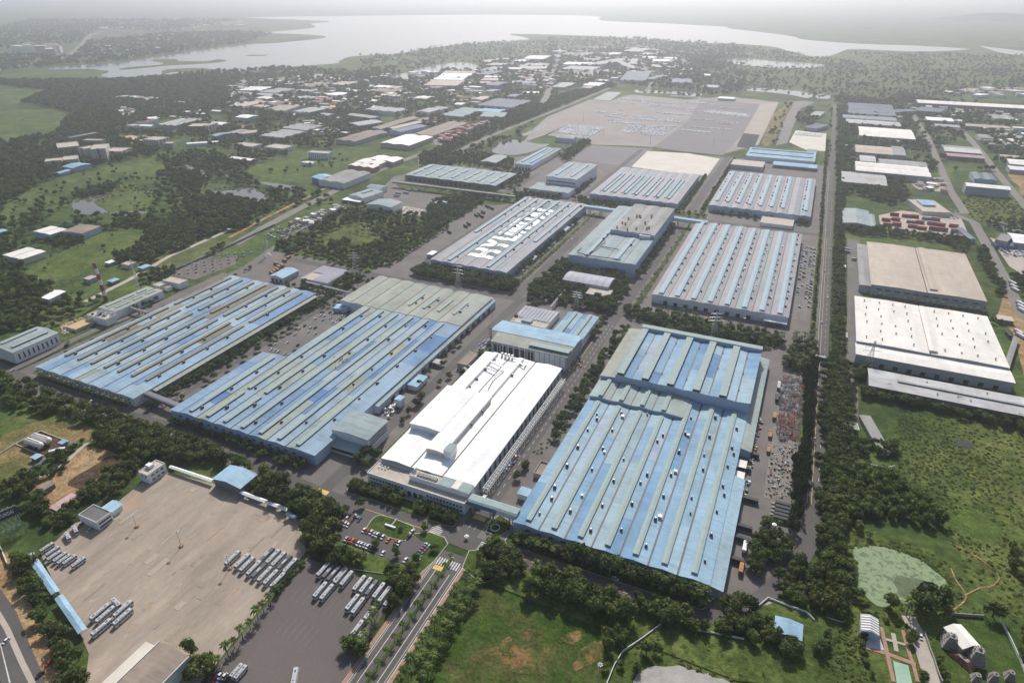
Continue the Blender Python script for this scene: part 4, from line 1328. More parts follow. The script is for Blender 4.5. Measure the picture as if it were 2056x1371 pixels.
# ---- bridges between the halls
def skybridge(label,a,b,w=6.0,z=8.0,hgt=3.6,roof='roof_teal_0',wall='wall_white',npil=3,cat='bridge',name='covered_bridge'):
 a,b=Vector(a),Vector(b)
 d=b-a
 L=d.length
 t=thing(name,label,cat,(a.x,a.y,0),math.atan2(d.y,d.x))
 mb=MB()
 mb.box(0,L,-w/2,w/2,z,z+hgt,wall)
 mb.build('bridge_body',t)
 mb=MB()
 mb.hexa([(-.2,-w/2-.3,z+hgt),(L+.2,-w/2-.3,z+hgt),(L+.2,w/2+.3,z+hgt),(-.2,w/2+.3,z+hgt)],
   [(-.2,-w/2+.8,z+hgt+.6),(L+.2,-w/2+.8,z+hgt+.6),(L+.2,w/2-.8,z+hgt+.6),(-.2,w/2-.8,z+hgt+.6)],roof)
 mb.build('bridge_roof',t)
 for k in range(npil):
  s=L*(k+.5)/npil
  for yy in (-w/2+.3,w/2-1.0):
   MB().box(s-.4,s+.4,yy,yy+.7,0.2,z,'concrete').build('pillar',t)
 return t
skybridge("white covered bridge from the lettered hall to the paint shop",(-301,952),(-248,950),8,8,4,'roof_skyblue_1')
skybridge("white covered bridge from the paint shop to the ribbed hall",(-163,950),(-112,948),8,8,4,'roof_skyblue_1')
skybridge("dark conveyor bridge between the left and middle blue halls",(-474,296),(-432,293),5,5.5,2.6,'wall_dark','rust')
skybridge("long elevated conveyor crossing the park behind the lettered hall",survey('2 320,1072',9)[0],survey('2 1040,1160',9)[0],6,7,2.6,'roof_grey_0','wall_dark',9,'conveyor','conveyor_bridge')
skybridge("thin pipe bridge from the solar office to the park",survey('5 1250,490',6)[0],survey('5 1340,380',6)[0],2,5.5,1.0,'roof_grey_0','wall_grey',4,'pipe bridge','pipe_bridge')
skybridge("pipe bridge from the power house to the left blue hall",survey('H 940,800',6)[0],survey('H 1215,880',6)[0],2.4,5.5,1.2,'roof_grey_0','wall_grey',3,'pipe bridge','pipe_bridge')
skybridge("slim gangway from the solar flat roof to the beige hall",survey('P 430,1180',6)[0],survey('P 930,1305',6)[0],2.2,5.5,1.2,'roof_ltgrey_0','wall_grey',4,'pipe bridge','pipe_bridge')
# ================================================================ OTHER BUILDINGS, each surveyed at roof level
def frame(s,h):
 """front-left, front-right, back-right, back-left roof corners -> origin, turn, width, depth"""
 q=[np.array(p) for p in survey(s,h)]
 if len(q) == 3:
  q.append(q[0]+q[2]-q[1])
 u=(q[1]-q[0])+(q[2]-q[3])
 a=math.atan2(u[1],u[0])
 if abs(a) < math.radians(9):
  a=0.0
 ux,uy=np.array([math.cos(a),math.sin(a)]),np.array([-math.sin(a),math.cos(a)])
 xs=[float(p @ ux) for p in q]
 ys=[float(p @ uy) for p in q]
 xa,xb=(xs[0]+xs[3])/2,(xs[1]+xs[2])/2
 ya,yb=(ys[0]+ys[1])/2,(ys[2]+ys[3])/2
 og=ux*xa+uy*ya
 cs=[og,og+ux*(xb-xa),og+ux*(xb-xa)+uy*(yb-ya),og+uy*(yb-ya)]
 block(cs,3.0)
 return og,a,xb-xa,yb-ya
def shed(label,s,h,n=1,axis='y',pal='ltgrey',wall='wall_grey',rise=None,name='warehouse',cat='warehouse',seg=None,vent=None,cap='vent_cap',doors=0,metric=None,group=None,flat=False,par=0.6,top='roof_terrace'):
 if metric:
  mx0,mx1,my0,my1=metric
  og,a,w,l=(mx0,my0),0.0,mx1-mx0,my1-my0
  block([(mx0-2,my0-2),(mx1+2,my0-2),(mx1+2,my1+2),(mx0-2,my1+2)])
 else:
  og,a,w,l=frame(s,h)
 t=thing(name,label,cat,(og[0],og[1],0),a,group)
 if flat:
  flat_roof(t,0,w,0,l,h,wall,top,par)
  return t,w,l
 W,L=(w,l) if axis == 'y' else (l,w)
 rise=rise if rise is not None else min(2.2,0.09*W/n+0.4)
 rid=even(0,W,n)
 sg=seg or (max(L/3.2,6),max(L/1.6,10))
 hall(t,0,W,0,L,h,rid,rise,axis,pal,sg,wall,over=0.6)
 if vent:
  for r in rid:
   ventilator(t,r,L*vent[0],L*vent[1],h+rise-.1,axis,min(4.5,W/n*.25),1.4,cap)
 if doors:
  front_openings(t,w*.05,w*.95,doors,min(4.0,w/doors*.5),0.3,min(4.5,h-1.5),name='door',m='opening')
 return t,w,l
# --- around the plant
t,w,l=shed("white walled blue roof warehouse cut by the left edge",None,12,1,'y','tealgrey','wall_white',1.8,metric=(-672,-640,289.5,333))
ventilator(t,8,5,39,13,w=3,cap='vent_cap')
ventilator(t,24,5,39,13,w=3,cap='vent_cap')
side_openings(t,32.05,2,42,9,1.2,3.0,8.5,'window','opening')
t,w,l=shed("blue grey hall with short slanted ventilators above the park",'2 405,1020 915,1110 1025,1030 560,965',9,7,'y','tealgrey','wall_dark',1.0,name='factory_hall',cat='factory')
for k in range(7):
 for j in range(2):
  ventilator(t,w/7*(k+.5),l*(.12+.42*j),l*(.45+.42*j),10,w=4,hgt=1.4,cap='vent_cap_blue')
front_openings(t,w*.1,w*.9,16,5,0.3,5,name='door',m='opening')
t,w,l=shed("tall white walled engine shop with teal roof",None,21,2,'y','tealgrey','wall_white',1.2,metric=(-410,-353,1062,1180),name='factory_hall',cat='factory',vent=(.1,.9),cap='vent_cap_blue')
mb=MB()
mb.box(2,55,-.12,.02,13,15,'glass_dark')
mb.build('window',t)
shed("low pale extension in front of the tall engine shop",None,9,3,'y','tealgrey','wall_white',0.8,metric=(-424,-352,1018,1061),name='factory_hall',cat='factory')
t,w,l=shed("long blue roofed shed beside the round pond",None,10,2,'y','blue2','wall_white',1.2,metric=(-517,-481,1168,1332),vent=(.1,.9),cap='vent_cap_blue',doors=5)
shed("small teal shed left of the long blue pond shed",'2 855,955 930,963 990,925 900,910',6,1,'y','tealgrey','wall_grey')
shed("pale blue office behind the pond",'M 85,1110 285,1130 280,1108 95,1095',10,1,'x','tealgrey','wall_blue',name='office_block',cat='office')
shed("long twin ridged blue shed beside the pale test lot",'3 430,912 835,962 815,905 440,865',10,2,'x','skyblue','wall_white',vent=(.03,.97),cap='vent_cap_blue')
shed("flat grey office behind the ribbed halls",'3 330,968 515,992 530,955 340,938',8,flat=True,wall='wall_grey',name='office_block',cat='office')
shed("thin canopy over the lawn behind the ribbed hall",'3 580,970 832,996 836,975 580,950',6,1,'x','skyblue','wall_dark')
t,w,l=shed("big tan flat roofed warehouse right of the road",None,12,2,'y','tan','wall_grey',0.7,metric=(97.5,210,794,950),seg=(70,90))
ventilator(t,w*.56,8,l-1,12.4,w=8,hgt=1.6,cap='roof_tan_0')
front_openings(t,4,108,11,5.5,6.5,8,name='window',m='glass_dark')
t,w,l=shed("narrow grey side wing of the tan warehouse",None,9,1,'y','grey','wall_grey',0.4,metric=(86,97,796,945))
t,w,l=shed("big cream roofed warehouse right of the road",None,12.5,2,'y','cream','wall_grey',0.7,metric=(79.5,203,636,749),seg=(60,70))
ventilator(t,w*.52,3,l-4,13.0,w=7,hgt=1.8,cap='roof_cream_0')
for i in range(9):
 for j in range(6):
  if abs(w*(i+.7)/9.4-w*.52) > 6 and R.random() < .9:
   put('roof_vent',TURB,t,(w*(i+.7)/9.4+R.uniform(-1,1),l*(j+.6)/6.2,13.3),0,1.3)
shed("cream lower front strip of the cream warehouse",None,10.5,1,'x','cream','wall_grey',0.5,metric=(79,203.5,612,635.5),doors=10)
t,w,l=shed("silver roofed long shed behind a dark hedge",None,8.5,1,'x','silver','wall_dark',1.2,metric=(89,250,560,591),seg=(22,60))
ventilator(t,l*.5,22,w-8,9.5,'x',5,1.5,'roof_silver_0')
fans(t,6,[30+22*k for k in range(6)],9.2,'x',TURB)
fans(t,24,[24+22*k for k in range(6)],9.2,'x',TURB)
shed("teal grey gabled workshop before the container yard",'O 172,245 445,275 438,125 165,92',8,1,'y','tealgrey','wall_grey',doors=4)
shed("lean to shed beside the teal workshop",'O 446,280 505,287 497,165 442,155',6,1,'y','tealgrey','wall_grey')
t,w,l=shed("pale office with a blue roof box above the container yard",'O 935,130 1215,135 1190,20 900,0',7,flat=True,wall='wall_cream',name='office_block',cat='office')
mb=MB()
mb.box(w*.25,w*.72,l*.45,l*.85,7.1,9.4,'wall_white')
mb.box(w*.24,w*.73,l*.43,l*.87,9.4,9.7,'roof_skyblue_0')
mb.build('roof_box',t)
shed("white roofed hall at the right edge with a round glass front",'O 1925,445 2150,475 2150,375 1915,362',9,1,'x','white','wall_grey')
shed("grey glass fronted block beside the white right edge hall",'O 1800,440 1925,447 1905,380 1780,338',10,flat=True,wall='wall_grey',top='roof_grey_0',name='office_block',cat='office')
shed("blue lean to shed below the glass fronted block",'O 1745,475 1980,490 1970,458 1742,445',5,1,'x','slate','wall_deepblue')
shed("slate grey shed at the right end of the containers",'O 1440,412 1508,415 1460,305 1400,300',6,1,'y','slate','wall_grey')
shed("small tan gate canopy by the cream warehouse",'6 1900,560 1992,570 1985,545 1895,535',5,1,'x','tan','wall_dark',0.3)
shed("low grey lean to along the cream warehouse's right side",'6 2020,870 2056,880 1940,650 1920,645',5,1,'y','grey','wall_grey',0.3)
shed("small white hut with grey roof by the right side road",'6 1003,1205 1080,1215 1075,1175 1003,1165',6,flat=True,wall='wall_white',top='roof_grey_0',name='hut',cat='hut')
shed("blue roofed hut below the white hut",'6 1003,1318 1085,1325 1085,1280 1000,1268',4,1,'y','skyblue','wall_white',0.4,name='hut',cat='hut')
shed("narrow grey roof strip beside the right meadow",'6 1160,1330 1222,1335 1190,1135 1130,1130',4,1,'y','grey','wall_grey',0.3)
shed("small blue awning among the roadside trees",'6 1003,1120 1022,1122 1022,1075 1003,1075',3,1,'y','skyblue','wall_white',0.2,name='awning',cat='awning')
# construction hall, workshop, solar offices in the middle
t,w,l=shed("unfinished hall with blue and beige roof behind the white hall",None,15,1,'x','sage','wall_grey',2.4,metric=(-240,-163,488,530),seg=(20,40),name='factory_hall',cat='factory')
mb=MB()
mb.hexa([(-8,25,17.3),(78,25,17.3),(78,43,15.3),(-8,43,15.3)],[(-8,25,17.6),(78,25,17.6),(78,43,15.6),(-8,43,15.6)],'roof_skyblue_0',False)
mb.build('roof_panel',t)
mb=MB()
mb.hexa([(-8,17,17.1),(78,17,17.1),(78,26,17.6),(-8,26,17.6)],[(-8,17,17.3),(78,17,17.3),(78,26,17.8),(-8,26,17.8)],'roof_skyblue_1',False)
mb.build('roof_panel',t)
for k in range(14):
 mb=MB()
 mb.box(.5+5.7*k,1.1+5.7*k,-.5,-.05,.2,15,'steel_white')
 mb.build('column',t)
for k in range(6):
 mb=MB()
 mb.box(45+5.1*k,49.4+5.1*k,-.3,-.06,3.5,14,'wall_white')
 mb.build('wall_panel',t)
mb=MB()
mb.box(38,76,4,10,15.6,17.2,'vent_side')
mb.box(37,77,3,11,17.2,17.5,'vent_cap')
for k in range(6):
 mb.box(3+7*k,8.2+7*k,-.12,-.05,.3,12,'opening')
mb.build('roof_monitor',t)
t,w,l=shed("blue and grey workshop right of the unfinished hall",None,11,2,'y','blue','wall_white',1.0,metric=(-196,-164,533,586),seg=(12,24),vent=(.02,.98),cap='vent_cap')
t,w,l=shed("low office carrying lilac solar rows behind the unfinished hall",'5 1010,580 1235,612 1290,520 1100,478',6,flat=True,wall='wall_white',name='office_block',cat='office')
for k in range(10):
 mb=MB()
 xx=w*(k+.3)/10
 mb.hexa([(xx,l*.3,7),(xx+w*.07,l*.3,6.7),(xx+w*.07,l*.95,6.7),(xx,l*.95,7)],[(xx,l*.3,7.2),(xx+w*.07,l*.3,6.9),(xx+w*.07,l*.95,6.9),(xx,l*.95,7.2)],'solar_blue')
 mb.build('solar_row',t)
mb=MB()
mb.box(w*.28,w*.55,l*.08,l*.24,6.1,8.2,'roof_teal_0')
mb.build('roof_box',t)
t,w,l=shed("arched solar roofed canteen before the paint shop",'5 1315,330 1575,378 1640,325 1380,285',7,flat=True,wall='wall_cream',name='canteen',cat='building')
for k in range(7):          # vaulted solar strips
 mb=MB()
 xa,xb=-1+(w+2)*k/7+.15,-1+(w+2)*(k+1)/7-.15
 for j in range(8):
  y_a,y_b=l*j/8,l*(j+1)/8
  za,zb=8.2+2.6*math.sin(math.pi*(j/8)),8.2+2.6*math.sin(math.pi*((j+1)/8))
  mb.hexa([(xa,y_a,za-.2),(xb,y_a,za-.2),(xb,y_b,zb-.2),(xa,y_b,zb-.2)],[(xa,y_a,za),(xb,y_a,za),(xb,y_b,zb),(xa,y_b,zb)],'solar_blue')
 mb.build('solar_strip',t)
shed("low white annex below the arched canteen",'5 1440,410 1590,430 1620,390 1500,375',5,flat=True,wall='wall_white',name='annex_block',cat='building')
t,w,l=shed("flat white building with lilac solar rows left of the beige hall",'P 372,1130 690,1208 892,1050 632,995',6,flat=True,wall='wall_white',name='office_block',cat='office')
for k in range(12):
 mb=MB()
 yy=l*(k+.4)/12.6
 x_a=w*.03 if k > 5 else w*.42
 mb.hexa([(x_a,yy,6.9),(w*.97,yy,6.9),(w*.97,yy+l*.05,7.2),(x_a,yy+l*.05,7.2)],[(x_a,yy,7.05),(w*.97,yy,7.05),(w*.97,yy+l*.05,7.35),(x_a,yy+l*.05,7.35)],'solar_blue')
 mb.build('solar_row',t)
shed("small bright blue gabled store by the truck park",'P 22,1102 150,1140 328,1048 195,1010',7,1,'y','skyblue','wall_grey',doors=3)
shed("blue flat hut beside the parked cars of the middle hall",'4 1970,495 2056,500 2056,475 1990,470',5,1,'x','skyblue','wall_blue',0.3,name='hut',cat='hut')
shed("teal roofed block in the park edge",'P 950,185 1110,225 1285,135 1120,105',9,1,'y','tealgrey','wall_white',vent=(.3,.8))
shed("low teal rear block behind the park edge block",'P 1125,95 1290,112 1358,78 1180,58',8,1,'x','tealgrey','wall_white')
shed("flat white canopy roof beside the highway",'P 838,232 1050,262 1090,235 900,205',5,1,'x','white','wall_dark',0.2)
shed("white arched gym like hall in the park",'P 1135,285 1390,325 1522,265 1260,218',10,1,'y','tealgrey','wall_white',2.4)
shed("tiny blue roof kiosk on the park lawn",'A 65,172 165,200 240,160 150,140',5,1,'x','skyblue','wall_grey',0.3,name='kiosk',cat='kiosk')
shed("small white roof at the lettered hall's left corner",'A 0,838 60,850 105,800 30,792',5,1,'y','white','wall_grey',0.2)
shed("tiny white dock roof on the lettered hall's right side",'A 1290,905 1350,912 1400,862 1330,852',5,1,'y','ltgrey','wall_grey',0.2)
shed("grey dock roof further up the lettered hall's right side",'A 1700,530 1780,540 1862,450 1790,438',5,1,'y','ltgrey','wall_grey',0.2)
# small sheds between middle hall and white hall
shed("small blue roofed compressor hut beside the middle hall",'E 365,335 440,350 480,270 420,255',5,1,'y','skyblue','wall_white',0.5,name='hut',cat='hut')
shed("white lean to behind the annex with blue top",'E 265,440 310,445 322,420 290,405',8,1,'y','skyblue','wall_white',0.3,name='hut',cat='hut')
shed("brown flat shed by the unfinished hall",'E 720,180 790,195 880,95 800,85',6,flat=True,wall='wall_tan',top='roof_brown_0',name='store_shed',cat='shed')
shed("cream hut below the brown shed",'E 745,235 785,240 815,195 775,188',5,1,'y','sage','wall_white',0.3,name='hut',cat='hut')
shed("white pale hut beside the right blue hall's left wall",'E 1150,1120 1220,1135 1255,1090 1180,1075',5,1,'y','skyblue','wall_white',0.3,name='hut',cat='hut')
shed("open concrete tank beside the right blue hall",'E 1265,980 1330,990 1370,905 1320,890',3.5,flat=True,wall='wall_tan',top='roof_brown_0',par=1.2,name='concrete_tank',cat='tank')
shed("low flat white building before the rear right ribbed hall",'3 490,1315 705,1335 690,1292 520,1280',5,flat=True,wall='wall_white',name='office_block',cat='office')
# --- power house corner
t,w,l=shed("long olive roofed power house beside the striped chimney",'H 530,795 740,858 1425,580 1215,520',9,2,'y','sage','wall_white',0.8,name='power_house',cat='building')
for k,(a,b) in enumerate(((.06,.36),(.42,.62),(.7,.9))):
 ventilator(t,w*.28,l*a,l*b,9.6,w=3,hgt=1.0)
 ventilator(t,w*.74,l*(a+.03),l*(b+.02),9.6,w=3,hgt=1.0)
t,w,l=shed("white boiler block with cluttered roof below the power house",'H 420,905 640,990 720,915 500,830',8,flat=True,wall='wall_white',name='boiler_block',cat='building')
for k in range(14):
 mb=MB()
 mb.box(0,1.8,0,2.2,0,R.uniform(1,2.6),R.choice(['galvanised','fan_dark','wall_grey']))
 mb.build('cooling_unit',t,(w*R.uniform(.1,.85),l*R.uniform(.1,.85),8.05))
shed("tan roofed pump yard at the power house foot",'H 60,1080 280,1110 420,1000 330,960',3,flat=True,wall='wall_tan',top='ochre_sand',par=0.4,name='pump_yard',cat='building')
shed("white switch house beside the substation",'H 1440,440 1690,490 1720,420 1520,372',7,flat=True,wall='wall_white',name='switch_house',cat='building')
shed("small white relay hut below the switch house",'H 1300,500 1400,525 1450,465 1370,445',5,flat=True,wall='wall_white',name='hut',cat='hut')
shed("little red gabled hut by the power house",'H 1430,530 1500,545 1530,515 1470,500',4,1,'y','brown','wall_white',0.8,name='hut',cat='hut')
shed("grey flat roofed house behind the chimney",'H 345,412 430,438 500,370 425,345',5,flat=True,wall='wall_grey',name='house',cat='house')
shed("white roofed shack in the meadow corner",'H 640,188 700,202 748,160 690,145',4,1,'y','white','wall_grey',0.3,name='house',cat='house')
shed("bright blue roofed shack beside the dirt road",'H 1085,255 1150,275 1240,225 1175,205',4,1,'y','skyblue','wall_grey',0.4,name='house',cat='house')
shed("dark blue tin roof shack in front of the meadow",'H 665,438 722,460 805,415 742,395',4,1,'y','skyblue','wall_dark',0.4,name='house',cat='house')
shed("pink flat roofed house near the lattice mast",'H 850,208 960,232 1040,182 945,160',5,flat=True,wall='wall_cream',name='house',cat='house')
shed("white angular roof house left of the chimney",'4 235,440 290,440 385,400 310,385',5,1,'y','white','wall_white',0.8,name='house',cat='house')
shed("cream roofed blue walled shed at the upper left",'4 205,48 315,62 395,25 270,12',9,2,'y','cream','wall_blue',0.7)
shed("brown roofed blue walled shed beside the cream one",'4 385,45 490,57 585,12 450,0',9,1,'y','brown','wall_blue',0.9)
shed("cream gabled shed at the left edge",'4 20,190 150,207 258,157 140,135',8,2,'y','cream','wall_cream',0.8)
shed("deep blue shed cut by the left edge",'4 -60,50 10,60 28,30 -40,20',6,1,'y','skyblue','wall_deepblue',0.4)
# --- bottom left
t,w,l=shed("blue roofed open shelter at the top of the bus yard",'7 1252,175 1412,238 1488,150 1342,97',7,1,'y','skyblue','wall_dark',2.0,name='shelter',cat='shelter',seg=(30,40))
t,w,l=shed("white two storey control building at the bus yard corner",'B 1585,612 1692,655 1892,515 1790,478',8,flat=True,wall='wall_white',name='office_block',cat='office')
mb=MB()
mb.box(w*.08,w*.55,l*.38,l*.62,8.0,10.6,'wall_white')
mb.build('stair_head',t)
side_openings(t,w,1.5,l-1.5,3,2.2,5.2,6.4)
side_openings(t,w,1.5,l-1.5,3,2.2,1.6,2.9)
front_openings(t,1,w-1,2,2.0,5.2,6.4)
t,w,l=shed("dark grey roofed bus office with white trim",'B 905,1105 1092,1195 1282,1080 1072,985',7,flat=True,wall='wall_white',top='roof_darkgrey_0',name='office_block',cat='office')
side_openings(t,w,1,l-1,5,1.6,4.2,5.4)
side_openings(t,w,1,l-1,5,1.6,1.2,2.6)
shed("pale blue gabled tent beside the bus office",'B 1190,1020 1290,1068 1392,985 1275,938',4.5,1,'y','skyblue','wall_white',1.4,name='tent',cat='tent')
shed("rusty brown shed beside the earth track",'B 390,822 447,855 617,742 560,715',4,1,'y','brown','wall_dark',0.6,name='store_shed',cat='shed')
shed("pink red tiled roof low shed under the trees",'B 590,1005 665,1078 872,870 800,868',3,1,'y','pink','wall_brick',0.4,name='store_shed',cat='shed')
for lb,s in (("small blue canopy beside the tank pad",'B 670,275 715,292 768,255 725,240'),("small blue canopy on the dry lawn",'B 350,440 405,465 470,428 420,405')):
 shed(lb,s,3.5,1,'y','skyblue','wall_dark',0.4,name='canopy',cat='canopy')
def long_canopy(label,s,h,m='roof_skyblue_0',name='bus_shelter',cat='shelter'):
 q=[np.array(p) for p in survey(s,h)]
 t=thing(name,label,cat,(*q[0],0))
 loc=[p-q[0] for p in q]
 mid0,mid1=(loc[0]+loc[1])/2,(loc[3]+loc[2])/2
 for a,b,c,d in ((loc[0],mid0,mid1,loc[3]),(mid0,loc[1],loc[2],mid1)):
  mb=MB()
  hi=[(h if p is a or p is d else h) for p in (a,b,c,d)]
  za=h if a is loc[0] else h+.7
  zb=h+.7 if a is loc[0] else h
  mb.hexa([(*a,za-.1),(*b,zb-.1),(*c,zb-.1),(*d,za-.1)],[(*a,za+.05),(*b,zb+.05),(*c,zb+.05),(*d,za+.05)],m)
  mb.build('roof_panel',t)
 L=np.linalg.norm(mid1-mid0)
 n=max(3,int(L/6))
 for k in range(n):
  p=mid0+(mid1-mid0)*(k+.5)/n
  mb=MB()
  mb.bar((*p,0.2),(*p,h+.5),0.12,'steel_white')
  mb.build('post',t)
 return t
long_canopy("blue roofed bus shelter at the left yard edge, upper one",'7 148,630 197,605 352,832 300,857',4)
long_canopy("blue roofed bus shelter at the left yard edge, lower one",'7 318,880 367,850 510,1052 457,1085',4)
long_canopy("white waiting canopy left of the blue open shelter",'7 985,112 1000,98 1250,180 1235,198',3.5,'roof_white_0')
long_canopy("white waiting canopy right of the blue open shelter",'7 1398,262 1412,245 1690,348 1675,368',3.5,'roof_white_0')
long_canopy("short blue canopy at the yard's top right corner",'7 1668,382 1690,368 1740,400 1720,412',3.5)
# big bottom building
t=thing('warehouse',"brown roofed shed cut by the bottom edge",'warehouse',(0,0,0))
q=survey('7 925,1140 1105,1215',9)
xa,xb,yb=q[0][0],q[1][0],(q[0][1]+q[1][1])/2
fp(xa-12,xb,yb-60,yb)
hall(t,xa,xb,yb-60,yb,9,[(xa+xb)/2],1.8,pal='brown',seg=(18,40),wall='wall_white')
for xx in (xa-.4,xb+.1):
 mb=MB()
 mb.box(xx,xx+.35,yb-60,yb+.3,8.7,9.7,'wall_white')
 mb.build('parapet',t)
mb=MB()
mb.hexa([(xa-11,yb-60,.2),(xa-.5,yb-60,.2),(xa-.5,yb-.5,.2),(xa-11,yb-.5,.2)],[(xa-11,yb-60,4.6),(xa-.5,yb-60,5.6),(xa-.5,yb-.5,5.6),(xa-11,yb-.5,4.6)],'wall_cream')
mb.build('lean_to',t)
# right bottom
shed("pale blue gabled guard shed under the lower right trees",'9 600,1085 738,1108 740,1030 570,975',5,1,'y','skyblue','wall_white',1.0,name='guard_shed',cat='shed')
t,w,l=shed("striped white garden pavilion with terrace",'C 462,425 622,465 590,300 430,268',5,1,'y','ltgrey','wall_blue',1.6,name='pavilion',cat='pavilion',seg=(90,91))
for k in range(6):
 for s_ in (0,1):
  mb=MB()
  ya_,yb_=l*(k+.1)/6,l*(k+.5)/6
  xe,xr=(-.5,w/2) if s_ == 0 else (w+.5,w/2)
  mb.hexa([(xe,ya_,5.05),(xr,ya_,6.75),(xr,yb_,6.75),(xe,yb_,5.05)],[(xe,ya_,5.3),(xr,ya_,6.95),(xr,yb_,6.95),(xe,yb_,5.3)],'roof_white_0')
  mb.build('roof_stripe',t)
t,w,l=shed("white gabled shrine hall on the lawn",'C 1440,600 1600,570 1440,370 1280,392',6,1,'y','cream','wall_tan',1.8,name='shrine_hall',cat='shrine')
def carved(label,px,r,h,name='carved_shrine',cat='shrine',m='stone_carved',stretch=1.0,rz=0.0):
 p=survey(px)[0]
 t=thing(name,label,cat,(*p,0),rz)
 rr=random.Random(len(label))
 z=0.0
 tiers=5
 for k in range(tiers):
  mb=MB()
  f=1-0.62*k/tiers
  dz=h/tiers
  a=r*f
  mb.box(-a*stretch,a*stretch,-a,a,z,z+dz*.75,m)
  mb.box(-a*stretch*.9,a*stretch*.9,-a*.9,a*.9,z+dz*.75,z+dz,'stone_carved')
  for j in range(10):
   ang=2*math.pi*j/10
   mb.box(a*stretch*.92*math.cos(ang)-.25,a*stretch*.92*math.cos(ang)+.25,a*.92*math.sin(ang)-.25,a*.92*math.sin(ang)+.25,z+dz*.3,z+dz*rr.uniform(1.0,1.3),m)
  mb.build('tier',t)
  z += dz
 mb=MB()
 mb.cyl((0,0),r*.3,r*.05,z,z+h*.18,m,8)
 mb.build('finial',t)
 block([(p[0]-r,p[1]-r),(p[0]+r,p[1]-r),(p[0]+r,p[1]+r),(p[0]-r,p[1]+r)])
carved("grey carved tower at the front of the shrine hall",'C 1565,715',4.5,8.5)
carved("blue grey carved tower at the back of the shrine hall",'C 1310,565',4.0,7.5)
carved("long rust brown stone platform beside the shrine hall",'C 1440,730',2.6,3.2,'stone_platform','platform','rust',2.2,-0.7)
carved("leftmost of three small carved shrines at the bottom",'C 1575,915',2.4,4.5)
carved("middle one of three small carved shrines at the bottom",'C 1740,920',2.6,5.5)
carved("rightmost of three small carved shrines at the bottom",'C 1905,895',2.4,5.0)
